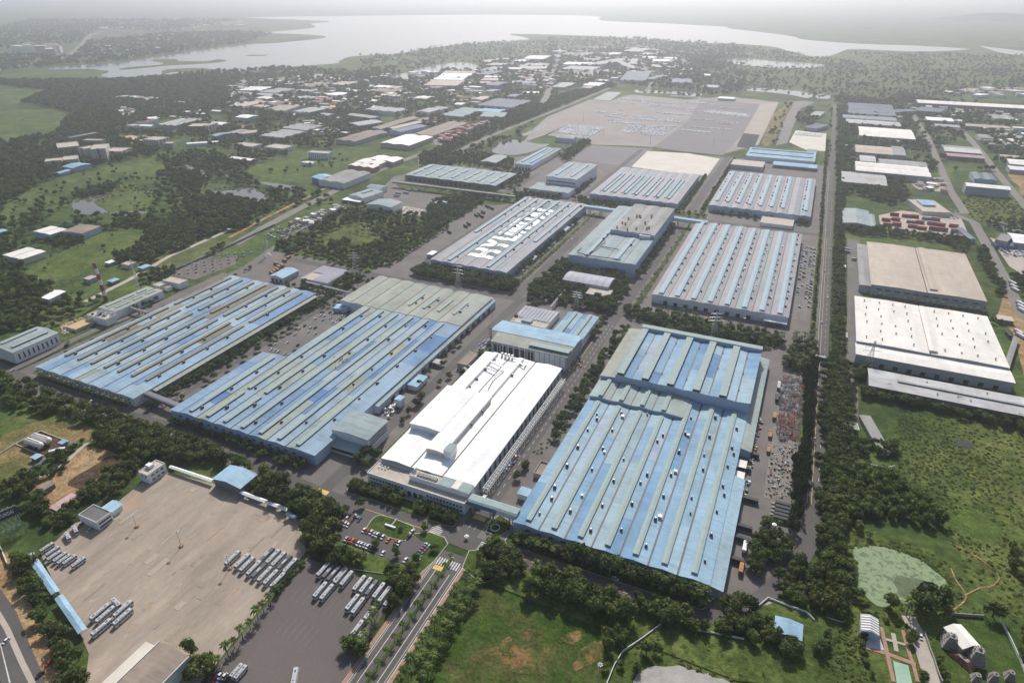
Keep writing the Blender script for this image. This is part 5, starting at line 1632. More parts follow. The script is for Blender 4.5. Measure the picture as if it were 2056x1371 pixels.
# ================================================================ FAR WORKS AND TOWN
FARB=[
 # left of the plant, near works (tile K)
 ("white works with twin pale gables behind the white office block",'K 1490,1195 1700,1230 1950,1120 1690,1075',10,2,'y','grey','wall_white'),
 ("light blue flat roof beside the white works",'K 1390,1160 1480,1195 1580,1140 1480,1125',10,1,'x','skyblue','wall_deepblue'),
 ("brick walled cream roofed shed near the meadow",'K 1735,1050 2030,1060 2056,1040 1790,1010',10,3,'y','cream','wall_brick'),
 ("cream double gabled shed above the brick walled one",'2 75,960 245,970 285,950 160,935',9,2,'y','cream','wall_tan'),
 ("white roofed shed above the cream double gable",'2 175,940 330,960 365,935 230,915',9,2,'y','white','wall_tan'),
 ("long white roofed shed in the meadow with red end",'K 515,970 770,990 780,970 545,950',7,1,'x','white','wall_brick'),
 ("small white roofed shed in the bright meadow",'K 1272,1010 1395,1020 1400,1003 1285,995',6,1,'x','white','wall_white'),
 ("blue and white striped long works with angled plan",'K 200,780 560,700 840,650 500,690',9,2,'y','tealgrey','wall_deepblue'),
 ("cream roofed tail of the striped long works",'K 560,725 780,700 820,670 640,690',8,1,'x','tan','wall_grey'),
 ("low row of white roofs before the striped works",'K 60,820 400,800 440,785 100,805',6,1,'x','white','wall_white'),
 ("grey three bay shed in the left works",'K 890,735 1095,760 1290,690 1050,665',9,3,'x','ltgrey','wall_grey'),
 ("grey two bay shed behind the three bay shed",'K 1090,655 1340,680 1480,630 1220,605',10,3,'x','ltgrey','wall_grey'),
 ("blue walled hall with grey roof at the works' right",'K 1770,620 1900,635 2056,590 1960,555',11,1,'y','ltgrey','wall_deepblue'),
 ("blue walled hall with flat pale roof behind it",'K 1735,525 1960,545 2120,550 1810,500',11,1,'x','ltgrey','wall_deepblue'),
 ("tan roofed workshop terrace below the blue walled hall",'K 1640,790 1860,790 2080,700 1900,670',9,2,'y','brown','wall_grey'),
 ("white box hall with dark base in the left works",'K 585,540 720,555 805,525 690,515',13,1,'x','white','wall_grey'),
 ("grey long shed beside the brick tower",'K -60,600 60,620 180,565 60,550',8,1,'y','grey','wall_grey'),
 ("pale flat roof right of the brick tower",'K 320,610 470,625 510,600 370,592',7,1,'x','white','wall_grey'),
 ("long tan gabled shed in the upper left works",'K 540,430 690,440 870,380 740,372',9,1,'y','tan','wall_grey'),
 ("pair of tan roofs before the dark long shed",'K 735,435 880,445 920,425 780,415',8,2,'y','tan','wall_grey'),
 ("dark long shed in the upper left works",'K 890,412 1000,420 1140,385 1020,378',9,1,'y','darkgrey','wall_dark'),
 ("cream and dark striped terrace sheds",'K 915,470 1150,480 1220,420 1010,415',9,4,'x','tan','wall_grey'),
 ("white walled works with pale roof beside the striped sheds",'K 1180,485 1360,500 1490,450 1330,440',10,2,'y','ltgrey','wall_white'),
 ("white small roof beside the sports field road",'K 335,480 445,485 450,475 350,468',6,1,'x','white','wall_grey'),
 ("white roof shed with brown twin",'K 765,345 890,355 970,345 850,330',9,2,'y','cream','wall_grey'),
 ("pale blue four bay shed near the lake",'K 830,285 1000,295 1180,255 1010,240',10,4,'y','tealgrey','wall_blue'),
 ("white striped three bay shed near the lake",'K 635,265 860,268 965,230 740,225',10,3,'x','white','wall_dark'),
 ("long flat grey shed below the blue four bay shed",'K 545,290 740,300 760,285 580,275',8,1,'x','grey','wall_grey'),
 ("long grey front shed before the four bay shed",'K 790,310 1080,330 1120,310 840,295',9,1,'x','ltgrey','wall_grey'),
 ("grey roof shed with pale gable near the lake shore",'K 1200,270 1380,280 1430,265 1250,255',9,1,'x','ltgrey','wall_grey'),
 ("long dark brown shed by the lake shore",'K 1100,205 1150,212 1280,180 1190,172',9,1,'y','grey','wall_dark'),
 ("wide brown roof near the shore village",'K 1240,225 1400,235 1530,190 1400,180',8,2,'y','brown','wall_tan'),
 ("broad tan roof right of the shore village",'K 1560,205 1700,215 1800,185 1660,172',9,2,'y','tan','wall_grey'),
 ("white walled warehouse with bright front",'K 1530,310 1650,320 1790,295 1640,283',11,1,'x','white','wall_white'),
 ("red tiled roofs in the upper works",'K 1370,365 1530,370 1600,345 1420,335',6,3,'y','red','wall_tan'),
 ("low white block cluster left of the red tiles",'K 1200,345 1360,355 1400,335 1260,325',7,2,'y','ltgrey','wall_white'),
 ("white roof strip by the pale warehouse",'K 1740,268 1880,278 1890,265 1760,258',7,1,'x','white','wall_white'),
 ("blue edged small shed near the red tiles",'K 1250,390 1390,400 1400,385 1270,375',7,1,'x','grey','wall_deepblue'),
 ("pale small shed left of the blue edged one",'K 1070,372 1160,378 1180,365 1090,360',7,1,'x','cream','wall_tan'),
 ("low cream shed right of the white walled works",'K 1440,520 1560,528 1600,505 1480,500',7,1,'x','ltgrey','wall_grey'),
 # centre strip (tile L)
 ("first of the white terrace roofs by the shallow pond, tan front row",'L 695,572 1040,578 1080,525 745,520',11,1,'x','tan','wall_grey'),
 ("second white terrace roof, brightest front row",'L 780,515 1085,520 1100,498 800,493',12,1,'x','white','wall_grey'),
 ("third white terrace roof counted from the front",'L 825,490 1115,495 1130,472 840,470',12,1,'x','white','wall_grey'),
 ("fourth white terrace roof counted from the front",'L 855,468 1165,472 1180,450 870,447',12,1,'x','white','wall_grey'),
 ("tan rear row of the white terraces",'L 885,445 1200,447 1208,428 895,425',12,1,'x','tan','wall_grey'),
 ("big slate blue saw roof hall in the centre belt",'L 1220,775 1570,810 1770,735 1430,708',12,7,'y','slate','wall_blue'),
 ("low green grey terrace sheds in the centre belt",'L 890,880 1120,905 1260,815 1060,800',8,4,'x','teal','wall_grey'),
 ("bright blue shed behind the green terrace",'L 1250,840 1470,860 1500,825 1290,808',9,1,'x','skyblue','wall_blue'),
 ("pale shed at the right of the green terrace",'L 1260,890 1480,905 1560,850 1290,855',8,2,'x','teal','wall_grey'),
 ("big white roof hall beside the red container yard",'L 245,1165 510,1200 755,1110 490,1075',10,2,'y','white','wall_tan'),
 ("long tan dotted shed above the container yard",'L 570,1075 770,1100 1100,965 940,945',9,2,'y','brown','wall_tan'),
 ("pale blue shed left of the tan dotted shed",'L 350,1045 470,1060 665,990 560,972',10,1,'y','slate','wall_blue'),
 ("brown roofed long hall left of the container yard",'L 150,1020 260,1030 590,905 490,895',11,1,'y','brown','wall_deepblue'),
 ("brown roofed low hall at the left of that one",'L -40,1110 80,1125 230,1050 110,1015',9,1,'y','brown','wall_grey'),
 ("brown twin roof beside the red boxes",'L 320,1020 400,1030 620,950 550,940',9,1,'y','tan','wall_deepblue'),
 ("small brown shed at the top of the red boxes",'L 570,935 650,945 735,915 660,905',9,1,'y','brown','wall_deepblue'),
 ("white laboratory block with grey roofs",'L 60,830 440,850 480,810 120,795',10,3,'y','ltgrey','wall_white'),
 ("grey roofed hall right of the laboratory",'L 640,845 760,860 800,815 680,805',11,1,'y','ltgrey','wall_white'),
 ("white stepped block behind the grey roofed hall",'L 760,820 880,830 920,800 820,790',9,2,'x','ltgrey','wall_white'),
 ("brown twin roof near the chimneys",'L 100,635 330,655 440,620 200,605',9,2,'y','brown','wall_grey'),
 ("white flat roof above the brown twin",'L 175,590 330,602 370,578 200,572',8,1,'x','white','wall_grey'),
 ("grey flat roof right of the white flat one",'L 340,605 420,612 455,585 380,578',8,1,'x','ltgrey','wall_grey'),
 ("cream roof hall in the middle trees",'L 590,705 720,715 760,690 640,682',8,1,'x','cream','wall_grey'),
 ("tan block with stepped front by the slate hall",'L 1190,720 1300,730 1330,695 1230,685',12,1,'y','tan','wall_tan'),
 ("cream roof left of the tan block",'L 1000,770 1080,778 1110,755 1030,750',7,1,'x','cream','wall_tan'),
 ("blue barrel hall in the centre",'L 1365,570 1480,580 1510,540 1380,532',14,1,'x','slate','wall_deepblue'),
 ("bright white roof behind the blue barrel hall",'L 1300,490 1440,492 1445,478 1310,476',9,1,'x','white','wall_tan'),
 ("tan shed in front of the bright white roof",'L 1270,520 1450,525 1460,500 1290,497',8,1,'x','tan','wall_tan'),
 ("low tan roof left of the blue barrel hall",'L 1225,550 1360,555 1370,535 1240,532',7,1,'x','tan','wall_tan'),
 ("dark sheds left of the tan shed",'L 1265,465 1400,470 1430,425 1290,420',10,3,'y','slate','wall_dark'),
 ("grey gabled sheds behind the dark sheds",'L 1300,420 1440,425 1460,385 1330,380',10,4,'y','ltgrey','wall_grey'),
 ("pale long roof behind the grey gables",'L 1350,365 1510,372 1520,345 1370,340',9,2,'x','ltgrey','wall_grey'),
 ("cream flat roof at the far left of the centre belt",'L 1300,330 1390,335 1410,310 1315,305',8,1,'x','tan','wall_tan'),
 ("long pale shed along the far centre belt",'L 1545,405 1690,410 1700,392 1560,388',9,1,'x','cream','wall_grey'),
 ("long grey shed along the far centre belt",'L 1655,400 1940,405 1950,380 1670,375',9,1,'x','ltgrey','wall_grey'),
 ("pale double roof beside the far road",'L 1720,370 1960,375 1965,350 1730,345',9,2,'x','ltgrey','wall_grey'),
 ("pale long hall at the far road's head",'L 1735,300 1950,305 1958,268 1745,264',12,1,'x','cream','wall_grey'),
 ("low white shed left of the pale long hall",'L 1640,325 1745,330 1750,310 1650,305',8,1,'x','white','wall_grey'),
 ("far pale roofs row left of the road",'L 1425,308 1550,312 1560,296 1435,292',8,1,'x','ltgrey','wall_grey'),
 ("low pale roof cluster in the centre trees",'L 1570,545 1650,550 1660,530 1580,525',7,1,'x','ltgrey','wall_grey'),
 ("grey house row right of that cluster",'L 1665,550 1830,560 1840,540 1680,530',7,2,'x','ltgrey','wall_tan'),
 ("cream long roof beside the dirt road",'L 1690,655 1860,655 1865,638 1705,635',8,1,'x','cream','wall_tan'),
 ("dark blue shed left of the cream long roof",'L 1570,690 1650,695 1660,665 1580,660',9,1,'x','slate','wall_deepblue'),
 # far centre (tile M)
 ("low white block with two domed tanks",'M 85,590 220,598 260,548 130,542',9,2,'x','ltgrey','wall_grey'),
 ("bright white topped shed above the perimeter road",'M 385,575 545,580 585,550 420,540',10,2,'x','white','wall_grey'),
 ("tan small shed beside the white topped one",'M 360,602 450,606 480,585 380,580',8,1,'x','tan','wall_tan'),
 ("long pale hall with ridge in the far belt",'M 190,410 510,418 515,385 195,368',11,2,'x','ltgrey','wall_grey'),
 ("long cream hall behind the pale ridge hall",'M 178,358 465,365 470,338 180,330',10,1,'x','cream','wall_grey'),
 ("pale blue saw roof hall behind the trees",'M 800,520 1060,530 1020,430 775,425',11,4,'x','slate','wall_blue'),
 ("small pale blue roofs right of the saw roof",'M 1090,510 1200,520 1170,465 1090,460',10,2,'x','slate','wall_grey'),
 ("grey wide hall near the far canal",'M 1280,545 1490,552 1480,510 1290,505',10,2,'y','slate','wall_grey'),
 ("grey barrel roofs in the far belt",'M 770,400 860,402 810,305 715,308',11,3,'y','ltgrey','wall_grey'),
 ("grey barrel roofs left of the first ones",'M 570,368 700,374 680,295 545,285',11,4,'y','ltgrey','wall_grey'),
 ("pair of small vaulted roofs in the far belt",'M 860,355 940,358 910,300 840,300',10,2,'y','ltgrey','wall_grey'),
 ("pale gable left of the far parking",'M 1070,388 1180,392 1160,362 1065,365',9,1,'y','ltgrey','wall_grey'),
 ("long white roof in the far haze",'M 1080,325 1255,328 1258,305 1085,303',10,1,'x','white','wall_grey'),
 ("thin white roof above the far parking",'M 1200,298 1325,300 1328,286 1205,284',9,1,'x','white','wall_grey'),
 ("cream roof in the far belt",'M 645,255 755,258 757,238 650,235',9,1,'x','cream','wall_grey'),
 ("grey wide gables at the far edge of the belt",'M 820,225 1010,232 1000,195 830,188',10,2,'y','ltgrey','wall_grey'),
 ("pale twin roof below the wide gables",'M 965,258 1080,265 1085,240 970,235',9,1,'x','ltgrey','wall_grey'),
 ("pale roof by the far grey sheds",'M 985,290 1110,293 1115,275 990,272',9,1,'x','cream','wall_grey'),
 ("white strip roof at the far left edge of the belt",'M 55,225 200,228 202,216 60,214',9,1,'x','ltgrey','wall_grey'),
 ("grey roofs left of the far cream roof",'M 180,258 300,262 300,238 185,235',9,2,'x','grey','wall_grey'),
 ("grey roofs between the far halls",'M 320,270 440,275 440,235 325,232',9,2,'x','grey','wall_grey'),
 ("long grey shed behind the cream hall",'M 370,318 530,322 530,298 375,295',9,1,'x','grey','wall_grey'),
 ("white low building at the canal's right end",'M 1605,588 1760,600 1765,575 1620,568',8,1,'x','ltgrey','wall_grey'),
 ("white gate building at the car lot's top",'M 1760,708 1930,715 1935,698 1770,690',7,1,'x','white','wall_blue'),
 ("white arched small hall in the far flats",'M 1590,470 1690,475 1700,460 1600,455',9,1,'x','white','wall_grey'),
 # right column (tile N)
 ("lilac striped many ridged works at the right road's head",'N 160,235 650,275 740,170 290,135',9,6,'x','slate','wall_white'),
 ("slate gabled front of the striped works",'N 655,270 760,282 740,190 650,165',10,1,'y','slate','wall_grey'),
 ("tan and blue long works below the striped works",'N 165,290 720,330 725,300 170,258',9,2,'x','tealgrey','wall_white'),
 ("white roofed double shed below the tan and blue works",'N 200,340 770,390 765,350 205,300',9,2,'x','silver','wall_grey'),
 ("cream vaulted hall right of the road",'N 330,478 912,518 890,430 340,378',10,1,'x','cream','wall_grey'),
 ("tan ribbed shed with grey right end",'N 300,652 690,678 670,600 300,580',9,1,'x','tan','wall_grey'),
 ("dark grey end block of the tan ribbed shed",'N 695,680 822,688 795,600 675,590',9,1,'x','grey','wall_grey'),
 ("long white double roof hall right of the road",'N 300,848 1085,905 1040,815 300,745',12,2,'x','cream','wall_grey'),
 ("grey corrugated shed before the white double roof",'N 155,955 630,1005 600,890 155,850',8,1,'x','ltgrey','wall_grey'),
 ("white small vaulted roof above the double roof hall",'N 345,740 505,755 500,695 345,685',12,1,'x','silver','wall_white'),
 ("grey flat shed right of the small vaulted roof",'N 540,770 1040,805 1030,765 550,715',10,2,'x','ltgrey','wall_grey'),
 ("very long pale roof across the right horizon fields",'N 940,135 2200,210 2200,180 935,100',14,1,'x','cream','wall_dark'),
 ("grey saw shed below the very long roof",'N 960,215 1240,250 1190,195 950,180',9,3,'x','slate','wall_grey'),
 ("white roofed grey hall right of the second road",'N 1030,318 1310,332 1305,300 1040,285',10,1,'x','white','wall_grey'),
 ("low grey pair below the white roofed grey hall",'N 1120,380 1380,395 1380,372 1130,358',7,1,'x','ltgrey','wall_grey'),
 ("tan shed with long dark wall at the right",'N 1430,378 1910,408 1890,385 1440,352',9,1,'x','tan','wall_dark'),
 ("pale gabled shed near the right edge",'N 1720,300 2000,325 1900,270 1715,262',8,2,'y','grey','wall_grey'),
 ("white hall with solar rows on its roof",'N 1220,640 1600,668 1580,605 1205,575',11,1,'x','stripe','wall_dark'),
 ("pink roofed hall below the solar rows",'N 1240,690 1640,718 1630,690 1250,660',8,1,'x','pink','wall_dark'),
 ("slate gabled hall beside the small lawn",'N 1530,935 1760,945 1720,880 1510,862',7,2,'y','slate','wall_blue'),
 ("white roofed grey hall with loading wall at the right",'N 1450,1005 1910,1045 1895,1015 1440,965',14,1,'x','white','wall_grey'),
 ("tan low roofs at the right edge",'N 1800,700 2000,712 2000,690 1800,675',7,1,'x','tan','wall_grey'),
 ("cream barrel shed at the right edge",'N 1880,775 2150,790 2150,740 1890,725',9,1,'x','cream','wall_grey'),
 ("pair of white roofs at the right edge",'N 1890,830 2150,850 2150,815 1900,795',8,2,'x','white','wall_grey'),
 ("grey house roofs below the tan dark walled shed",'N 1580,505 1700,512 1680,470 1570,465',7,1,'x','grey','wall_tan'),
 ("green roof house at the right edge",'N 1975,505 2050,510 2040,482 1970,480',7,1,'x','teal','wall_tan'),
 ("grey low block above the pale lot",'3 775,895 838,902 830,882 780,878',6,1,'x','tealgrey','wall_grey'),
 ("blue grey works left of the right road",'3 790,755 870,765 865,735 800,725',8,3,'y','slate','wall_grey'),
 ("white flat houses left of the right road",'3 810,680 870,685 870,660 815,655',8,2,'x','ltgrey','wall_white'),
 ("red striped long roof in the left woods",'J 1190,82 1470,95 1490,72 1230,62',7,7,'y','stripe','wall_brick'),
 ("grey blue roof right of the red striped one",'J 1480,98 1640,105 1650,85 1500,78',7,2,'y','tealgrey','wall_grey'),
 ("brown flat shed in the left woods",'J 1785,135 1930,142 1970,128 1800,120',7,1,'x','tan','wall_dark'),
 ("white gabled barn in the left woods",'J 1490,300 1560,310 1640,290 1570,282',7,1,'y','white','wall_grey'),
 ("long grey factory roof left of the brick tower",'J 1620,365 1830,375 2020,310 1850,300',9,3,'y','ltgrey','wall_grey'),
 ("white low shed in front of the long grey factory",'J 1450,375 1580,382 1590,365 1470,360',7,1,'x','white','wall_white'),
 ("blue swimming hall roof below the apartment tower",'J 668,800 790,815 905,765 790,748',8,1,'x','skyblue','wall_blue'),
 ("smaller blue roof left of the swimming hall",'J 580,862 640,868 705,830 650,828',5,1,'y','skyblue','wall_blue'),
]
for lb,s,h,n,ax,pal,wall in FARB:
 try:
  shed(lb,s,h,n,ax,pal,wall,name='industrial_shed',cat='shed',seg=(45,120))
 except Exception as e:
  print('far shed',lb,e)
def flats(label,s,h,floors,nf,ns,wall='wall_cream',top='roof_terrace',band=None):
 og,a,w,l=frame(s,h)
 t=thing('apartment_block',label,'building',(og[0],og[1],0),a)
 flat_roof(t,0,w,0,l,h,wall,top,1.0)
 fh=h/(floors+.4)
 for k in range(floors):
  z=fh*(k+.35)
  front_openings(t,w*.03,w*.97,nf,w/nf*.5,z,z+fh*.45)
  if ns:
   side_openings(t,w,l*.05,l*.95,ns,l/ns*.5,z,z+fh*.45)
 if band:
  mb=MB()
  mb.box(w*.4,w*.6,-.5,.02,.2,h+1.4,band)
  mb.build('stair_tower',t)
 return t,w,l
flats("tall cream apartment tower with red stair shaft on the left",'J 945,630 1115,600 1095,570 960,562',25,7,6,3,'wall_cream',band='wall_brick')
flats("narrower cream wing attached left of the apartment tower",'J 835,608 945,628 960,575 880,580',23,7,5,0,'wall_cream',band='wall_brick')
flats("low cream wing right of the apartment tower",'J 1115,640 1300,645 1310,600 1120,600',13,4,8,2,'wall_cream',band='wall_brick')
flats("brick and cream hostel left of the swimming hall",'J 455,745 650,735 640,700 480,720',14,4,8,0,'wall_tan',band='wall_brick')
flats("cream hostel wing with punched windows",'J 655,735 812,715 800,680 660,690',12,4,8,2,'wall_cream')
flats("long low college block in the left woods",'J 530,605 760,600 860,520 640,560',14,3,10,0,'wall_tan')
flats("grey college wing behind the low block",'J 870,525 1060,530 1065,512 880,510',14,3,10,2,'wall_tan')
flats("red banded college wing further back",'J 690,510 1000,455 1000,430 720,490',12,3,10,0,'wall_brick',top='roof_slate_0')
flats("cream mid rise apartment block beside the sand ground",'J 1520,520 1690,530 1690,490 1540,482',18,6,6,3,'wall_cream')
flats("short cream block right of the mid rise",'J 1705,560 1800,560 1800,540 1710,538',12,3,5,0,'wall_tan')
flats("dark brick apartment tower with white right end",'K 105,640 290,640 300,605 115,610',17,6,8,3,'wall_brick')
flats("white end tower of the brick apartment block",'K 292,632 350,640 345,600 300,603',18,6,3,3,'wall_cream')
flats("white office block with blue roof box in the bright meadow",'K 1328,910 1540,920 1580,900 1370,885',12,4,10,3,'wall_white')
flats("white hospital like block with flat roofs",'K 880,855 1080,870 1200,835 960,820',9,2,12,4,'wall_white')
flats("white flat cluster left of the hospital like block",'K 560,830 760,850 860,820 640,800',7,2,8,3,'wall_white')
# hazy housing at the upper left and the lake village: tiny look-alike houses
hl=random.Random(77)
far_mb=MB()
def houses(label,group,region,n,hmin,hmax,wmin,wmax,far=False):
 q=np.array(survey(region))
 lo,hi=q.min(0),q.max(0)
 k=0
 tries=0
 while k < n and tries < n*20:
  tries += 1
  p=(hl.uniform(lo[0],hi[0]),hl.uniform(lo[1],hi[1]))
  if not inside(np.array([p]),q)[0]:
   continue
  w,l,h=hl.uniform(wmin,wmax),hl.uniform(wmin,wmax)*.7,hl.uniform(hmin,hmax)
  wm,rm=hl.choice(['wall_cream','wall_white','wall_tan','wall_white']),hl.choice(['roof_ltgrey_0','roof_cream_0','roof_tan_0','roof_grey_0','roof_red_0','roof_white_0'])
  if far:
   far_mb.box(p[0],p[0]+w,p[1],p[1]+l,0,h,wm,False)
   far_mb.box(p[0]-.3,p[0]+w+.3,p[1]-.3,p[1]+l+.3,h,h+.5,rm)
   k += 1
   continue
  mb=MB()
  mb.box(0,w,0,l,0,h,wm,False)
  mb.box(-.3,w+.3,-.3,l+.3,h,h+.5,rm)
  o=mb.build('house',None,(p[0],p[1],0),hl.uniform(-.5,.9))
  tag(o,label,'house',group)
  k += 1
def inside(pts,poly):
 x,y=pts[:,0],pts[:,1]
 r=np.zeros(len(pts),bool)
 n=len(poly)
 j=n-1
 for i in range(n):
  xi,yi=poly[i]
  xj,yj=poly[j]
  c=((yi > y) != (yj > y))
  with np.errstate(divide='ignore',invalid='ignore'):
   r ^= c & (x < (xj-xi)*(y-yi)/(yj-yi+1e-12)+xi)
  j=i
 return r
houses("small pale house in the village on the near lake shore","lake village houses",'K 1000,150 1300,110 1560,140 1540,190 1250,200 1050,200',60,5,9,14,30,True)
houses("small pale house among the trees at the upper left","upper left town houses",'1 540,240 800,220 1000,200 960,290 700,320 520,330',50,6,12,20,50,True)
houses("hazy grey apartment house beside the upper left highway","upper left apartment houses",'1 60,290 310,290 330,345 150,330 70,310',14,30,42,40,60)
houses("small pale building along the left works road","left works small buildings",'K 450,220 560,180 700,170 760,210 560,250',24,5,8,14,30)
houses("small pale building among the trees of the left woods","left woods small buildings",'J 1180,160 1250,160 1420,230 1420,290 1200,290',14,4,7,12,24)
houses("small roof on the right plain beyond the works","right plain small roofs",'N 1100,20 2056,0 2056,90 1500,90 1200,60',26,6,9,20,60)
houses("small roof among the right edge plots","right plot small roofs",'N 1560,530 2056,560 2056,640 1640,600',22,5,7,10,22)
houses("small roof in the yard beyond the second road","second road yard roofs",'N 880,960 1180,960 1200,1090 960,1060',14,4,6,8,16)
houses("tiny pale roof in the far belt of works","far belt small roofs",'M 120,420 500,430 700,470 640,560 260,540',30,7,10,25,60,True)
houses("tiny pale roof on the far left works edge","far left works roofs",'L 0,560 160,560 420,680 160,740 0,760',24,6,9,18,45,True)
houses("tiny roof beside the long far road","far road roofs",'L 1540,440 1900,430 1920,540 1560,520',26,6,9,18,50,True)
houses("small white roof beside the highway at the park","highway side roofs",'P 160,520 500,400 800,300 760,400 420,560',30,3,5,5,12)
houses("small pale roof in the works left of the container yard","works small roofs",'K 1200,560 1700,560 1700,760 1300,760',26,5,8,10,26)
houses("small pale roof in the upper left works","upper left works roofs",'K 420,330 760,300 760,470 440,470',30,5,8,12,34)
houses("small pale roof in the upper middle works","upper middle works roofs",'K 1250,180 2056,140 2056,420 1400,440',46,5,9,14,44,True)
houses("small pale roof in the centre belt before the pond","centre belt roofs",'L 420,620 1240,640 1240,780 480,780',40,5,8,12,36)
houses("tiny roof in the hazy far belt","hazy far belt roofs",'M 160,190 1100,180 1300,260 1300,420 900,420 200,300',50,7,11,24,70,True)
houses("tiny roof in the far left lakeside town","far lakeside town roofs",'1 500,140 1400,110 1400,160 1000,190 560,190',50,9,16,40,110,True)
houses("small pale roof along the right works roads","right works small roofs",'N 80,130 1000,130 1300,720 1150,760 100,720',34,4,7,8,22)
for i,q in enumerate(('K 470,250 640,215 700,225 560,260','K 1320,420 1500,400 1480,430','L 900,730 1180,690 1180,720 960,745','L 1760,480 1920,475 1900,500 1740,500','K 420,590 700,590 690,612 430,610','L 640,600 860,590 830,625 640,625','K 560,640 840,620 900,640 600,660','N 880,960 1180,970 1240,1060 960,1040','L 380,740 500,735 480,760 380,765','J 1180,220 1400,225 1400,290 1260,285')):
 mass('clearing',"pale bare clearing among the works",survey(q),.28+.004*i,'store_pale' if i % 2 else 'bare_earth',2,400+i,3)
for q,n,a,b in (('K 380,180 2056,150 2056,480 1400,560 500,500',130,12,40),('L 0,480 1400,400 2056,260 2056,620 1300,680 0,720',130,14,48),('M 0,220 1300,220 1500,480 900,520 0,560',110,20,60),('N 900,120 2056,200 2056,700 1500,520 1200,400',60,10,30),('J 1100,100 2056,120 2056,420 1300,400',50,10,30)):
 houses('','',q,n,5,9,a,b,True)
o=far_mb.build('far_small_buildings')
o["kind"]="stuff"
o["label"]="tiny pale buildings crowding the hazy distance before the lake"
# ================================================================ STANDING OBJECTS
def rise_to(base,s):
 """height of a vertical thing standing at base whose top is seen at the surveyed picture point"""
 k,p=s.split()
 ox,oy,sc=TILES[k]
 a_,b_=p.split(',')
 u,v=ox+float(a_)/sc,oy+float(b_)/sc
 a=(u-CX)/F_PX
 b=(CY-v)/F_PX
 fw=_cp+_sp*b
 up=-_sp+_cp*b
 rx,ry=a*_cy-fw*_sy,a*_sy+fw*_cy
 return CAM_H+up*math.hypot(*base)/math.hypot(rx,ry)
# ---- striped chimney
p=survey('H 642,712')[0]
hh=rise_to(p,'H 465,190')
t=thing('chimney',"tall red and white banded chimney beside the power house",'chimney',(*p,0))
NB=7
for k in range(NB):
 mb=MB()
 z0,z1=hh*k/NB,hh*(k+1)/NB
 r0,r1=2.2-0.6*k/NB,2.2-0.6*(k+1)/NB
 if k == 0:
  r0 += .3
 mb.cyl((0,0),r0,r1,z0,z1,'stack_red' if k % 2 == 0 else 'stack_white',16)
 mb.build('band',t)
for z in (hh*.27,hh*.97):
 mb=MB()
 mb.cyl((0,0),2.7,2.7,z,z+.3,'steel_dark',16)
 for k in range(12):
  a=2*math.pi*k/12
  mb.bar((2.6*math.cos(a),2.6*math.sin(a),z+.3),(2.6*math.cos(a),2.6*math.sin(a),z+1.4),.06,'steel_dark')
 mb.build('gallery',t)
block([(p[0]-4,p[1]-4),(p[0]+4,p[1]-4),(p[0]+4,p[1]+4),(p[0]-4,p[1]+4)])
def lattice(label,base,top,w0=4.0,w1=0.8,arms=3,cat='pylon',name='lattice_pylon',m='galvanised',th=.14,n=8):
 p=survey(base)[0]
 h=rise_to(p,top)
 t=thing(name,label,cat,(*p,0),R.uniform(0,.5))
 mb=MB()
 f=lambda z: (w0+(w1-w0)*min(1,z/(h*.8)))/2
 cor=lambda i,z: ((-1,1,1,-1)[i]*f(z),(-1,-1,1,1)[i]*f(z),z)
 for i in range(4):
  mb.bar(cor(i,0),cor(i,h*.8),th,m)
  mb.bar(cor(i,h*.8),cor(i,h),th,m)
  for k in range(n):
   za,zb=h*k/n,h*(k+1)/n
   mb.bar(cor(i,za),cor((i+1) % 4,zb),th*.6,m)
   mb.bar(cor((i+1) % 4,za),cor(i,zb),th*.6,m)
 mb.build('mast_frame',t)
 for k in range(arms):
  z=h*(.66+.13*k)
  mb=MB()
  L=w0*(1.1-.12*k)
  for s in (-1,1):
   mb.bar((0,0,z+.8),(s*L,0,z),th,m)
   mb.bar((0,0,z),(s*L,0,z),th,m)
   mb.bar((s*L,0,z),(s*L,0,z-1.5),.1,'steel_dark')
  mb.build('cross_arm',t)
 return t
lattice("slim lattice mast behind the power house",'H 1105,605','H 958,150',2.6,1.2,0,'mast','lattice_mast','stack_white',.16,14)
lattice("grey power pylon between the middle hall and the lettered hall",'5 707,395','5 703,235',7,1.2)
lattice("grey power pylon before the arched canteen",'5 1400,500','5 1398,395',6,1.2)
lattice("grey power pylon in the belt behind the right blue hall",'6 222,672','6 238,515',7,1.2)
lattice("leaning looking lattice pylon before the cream warehouse",'6 1130,855','6 1185,690',7,1.2)
lattice("grey power pylon beside the substation",'4 1580,190','4 1555,90',6,1.2)
lattice("grey power pylon inside the park",'P 990,1040','P 955,830',7,1.2)
def pole(label,base,top,name='light_mast',lamps=6,group=None,w=.22,tyre=False):
 p=survey(base)[0]
 h=max(6,rise_to(p,top))
 t=thing(name,label,'light mast',(*p,0),0,group)
 mb=MB()
 mb.cyl((0,0),w,w*.5,0.2,h,'galvanised',8)
 mb.build('pole',t)
 mb=MB()
 mb.cyl((0,0),.7,.7,h,h+.25,'steel_dark',8)
 for k in range(lamps):
  a=2*math.pi*k/lamps
  mb.box(1.0*math.cos(a)-.25,1.0*math.cos(a)+.25,1.0*math.sin(a)-.25,1.0*math.sin(a)+.25,h-.2,h+.2,'fan_white')
 mb.build('lamp_head',t)
 if tyre:
  mb=MB()
  for k in range(6):
   a=2*math.pi*k/6
   mb.cyl((1.1*math.cos(a),1.1*math.sin(a)),.5,.5,0.3,.7,'rust',8)
  mb.cyl((0,0),.8,.7,.3,1.2,'concrete',8)
  mb.build('base_guard',t)
 return t
pole("tall light mast in the middle of the bus yard",'7 1060,575','7 1033,488',tyre=True)
pole("light mast at the upper left of the bus yard",'7 800,460','7 790,393',tyre=True)
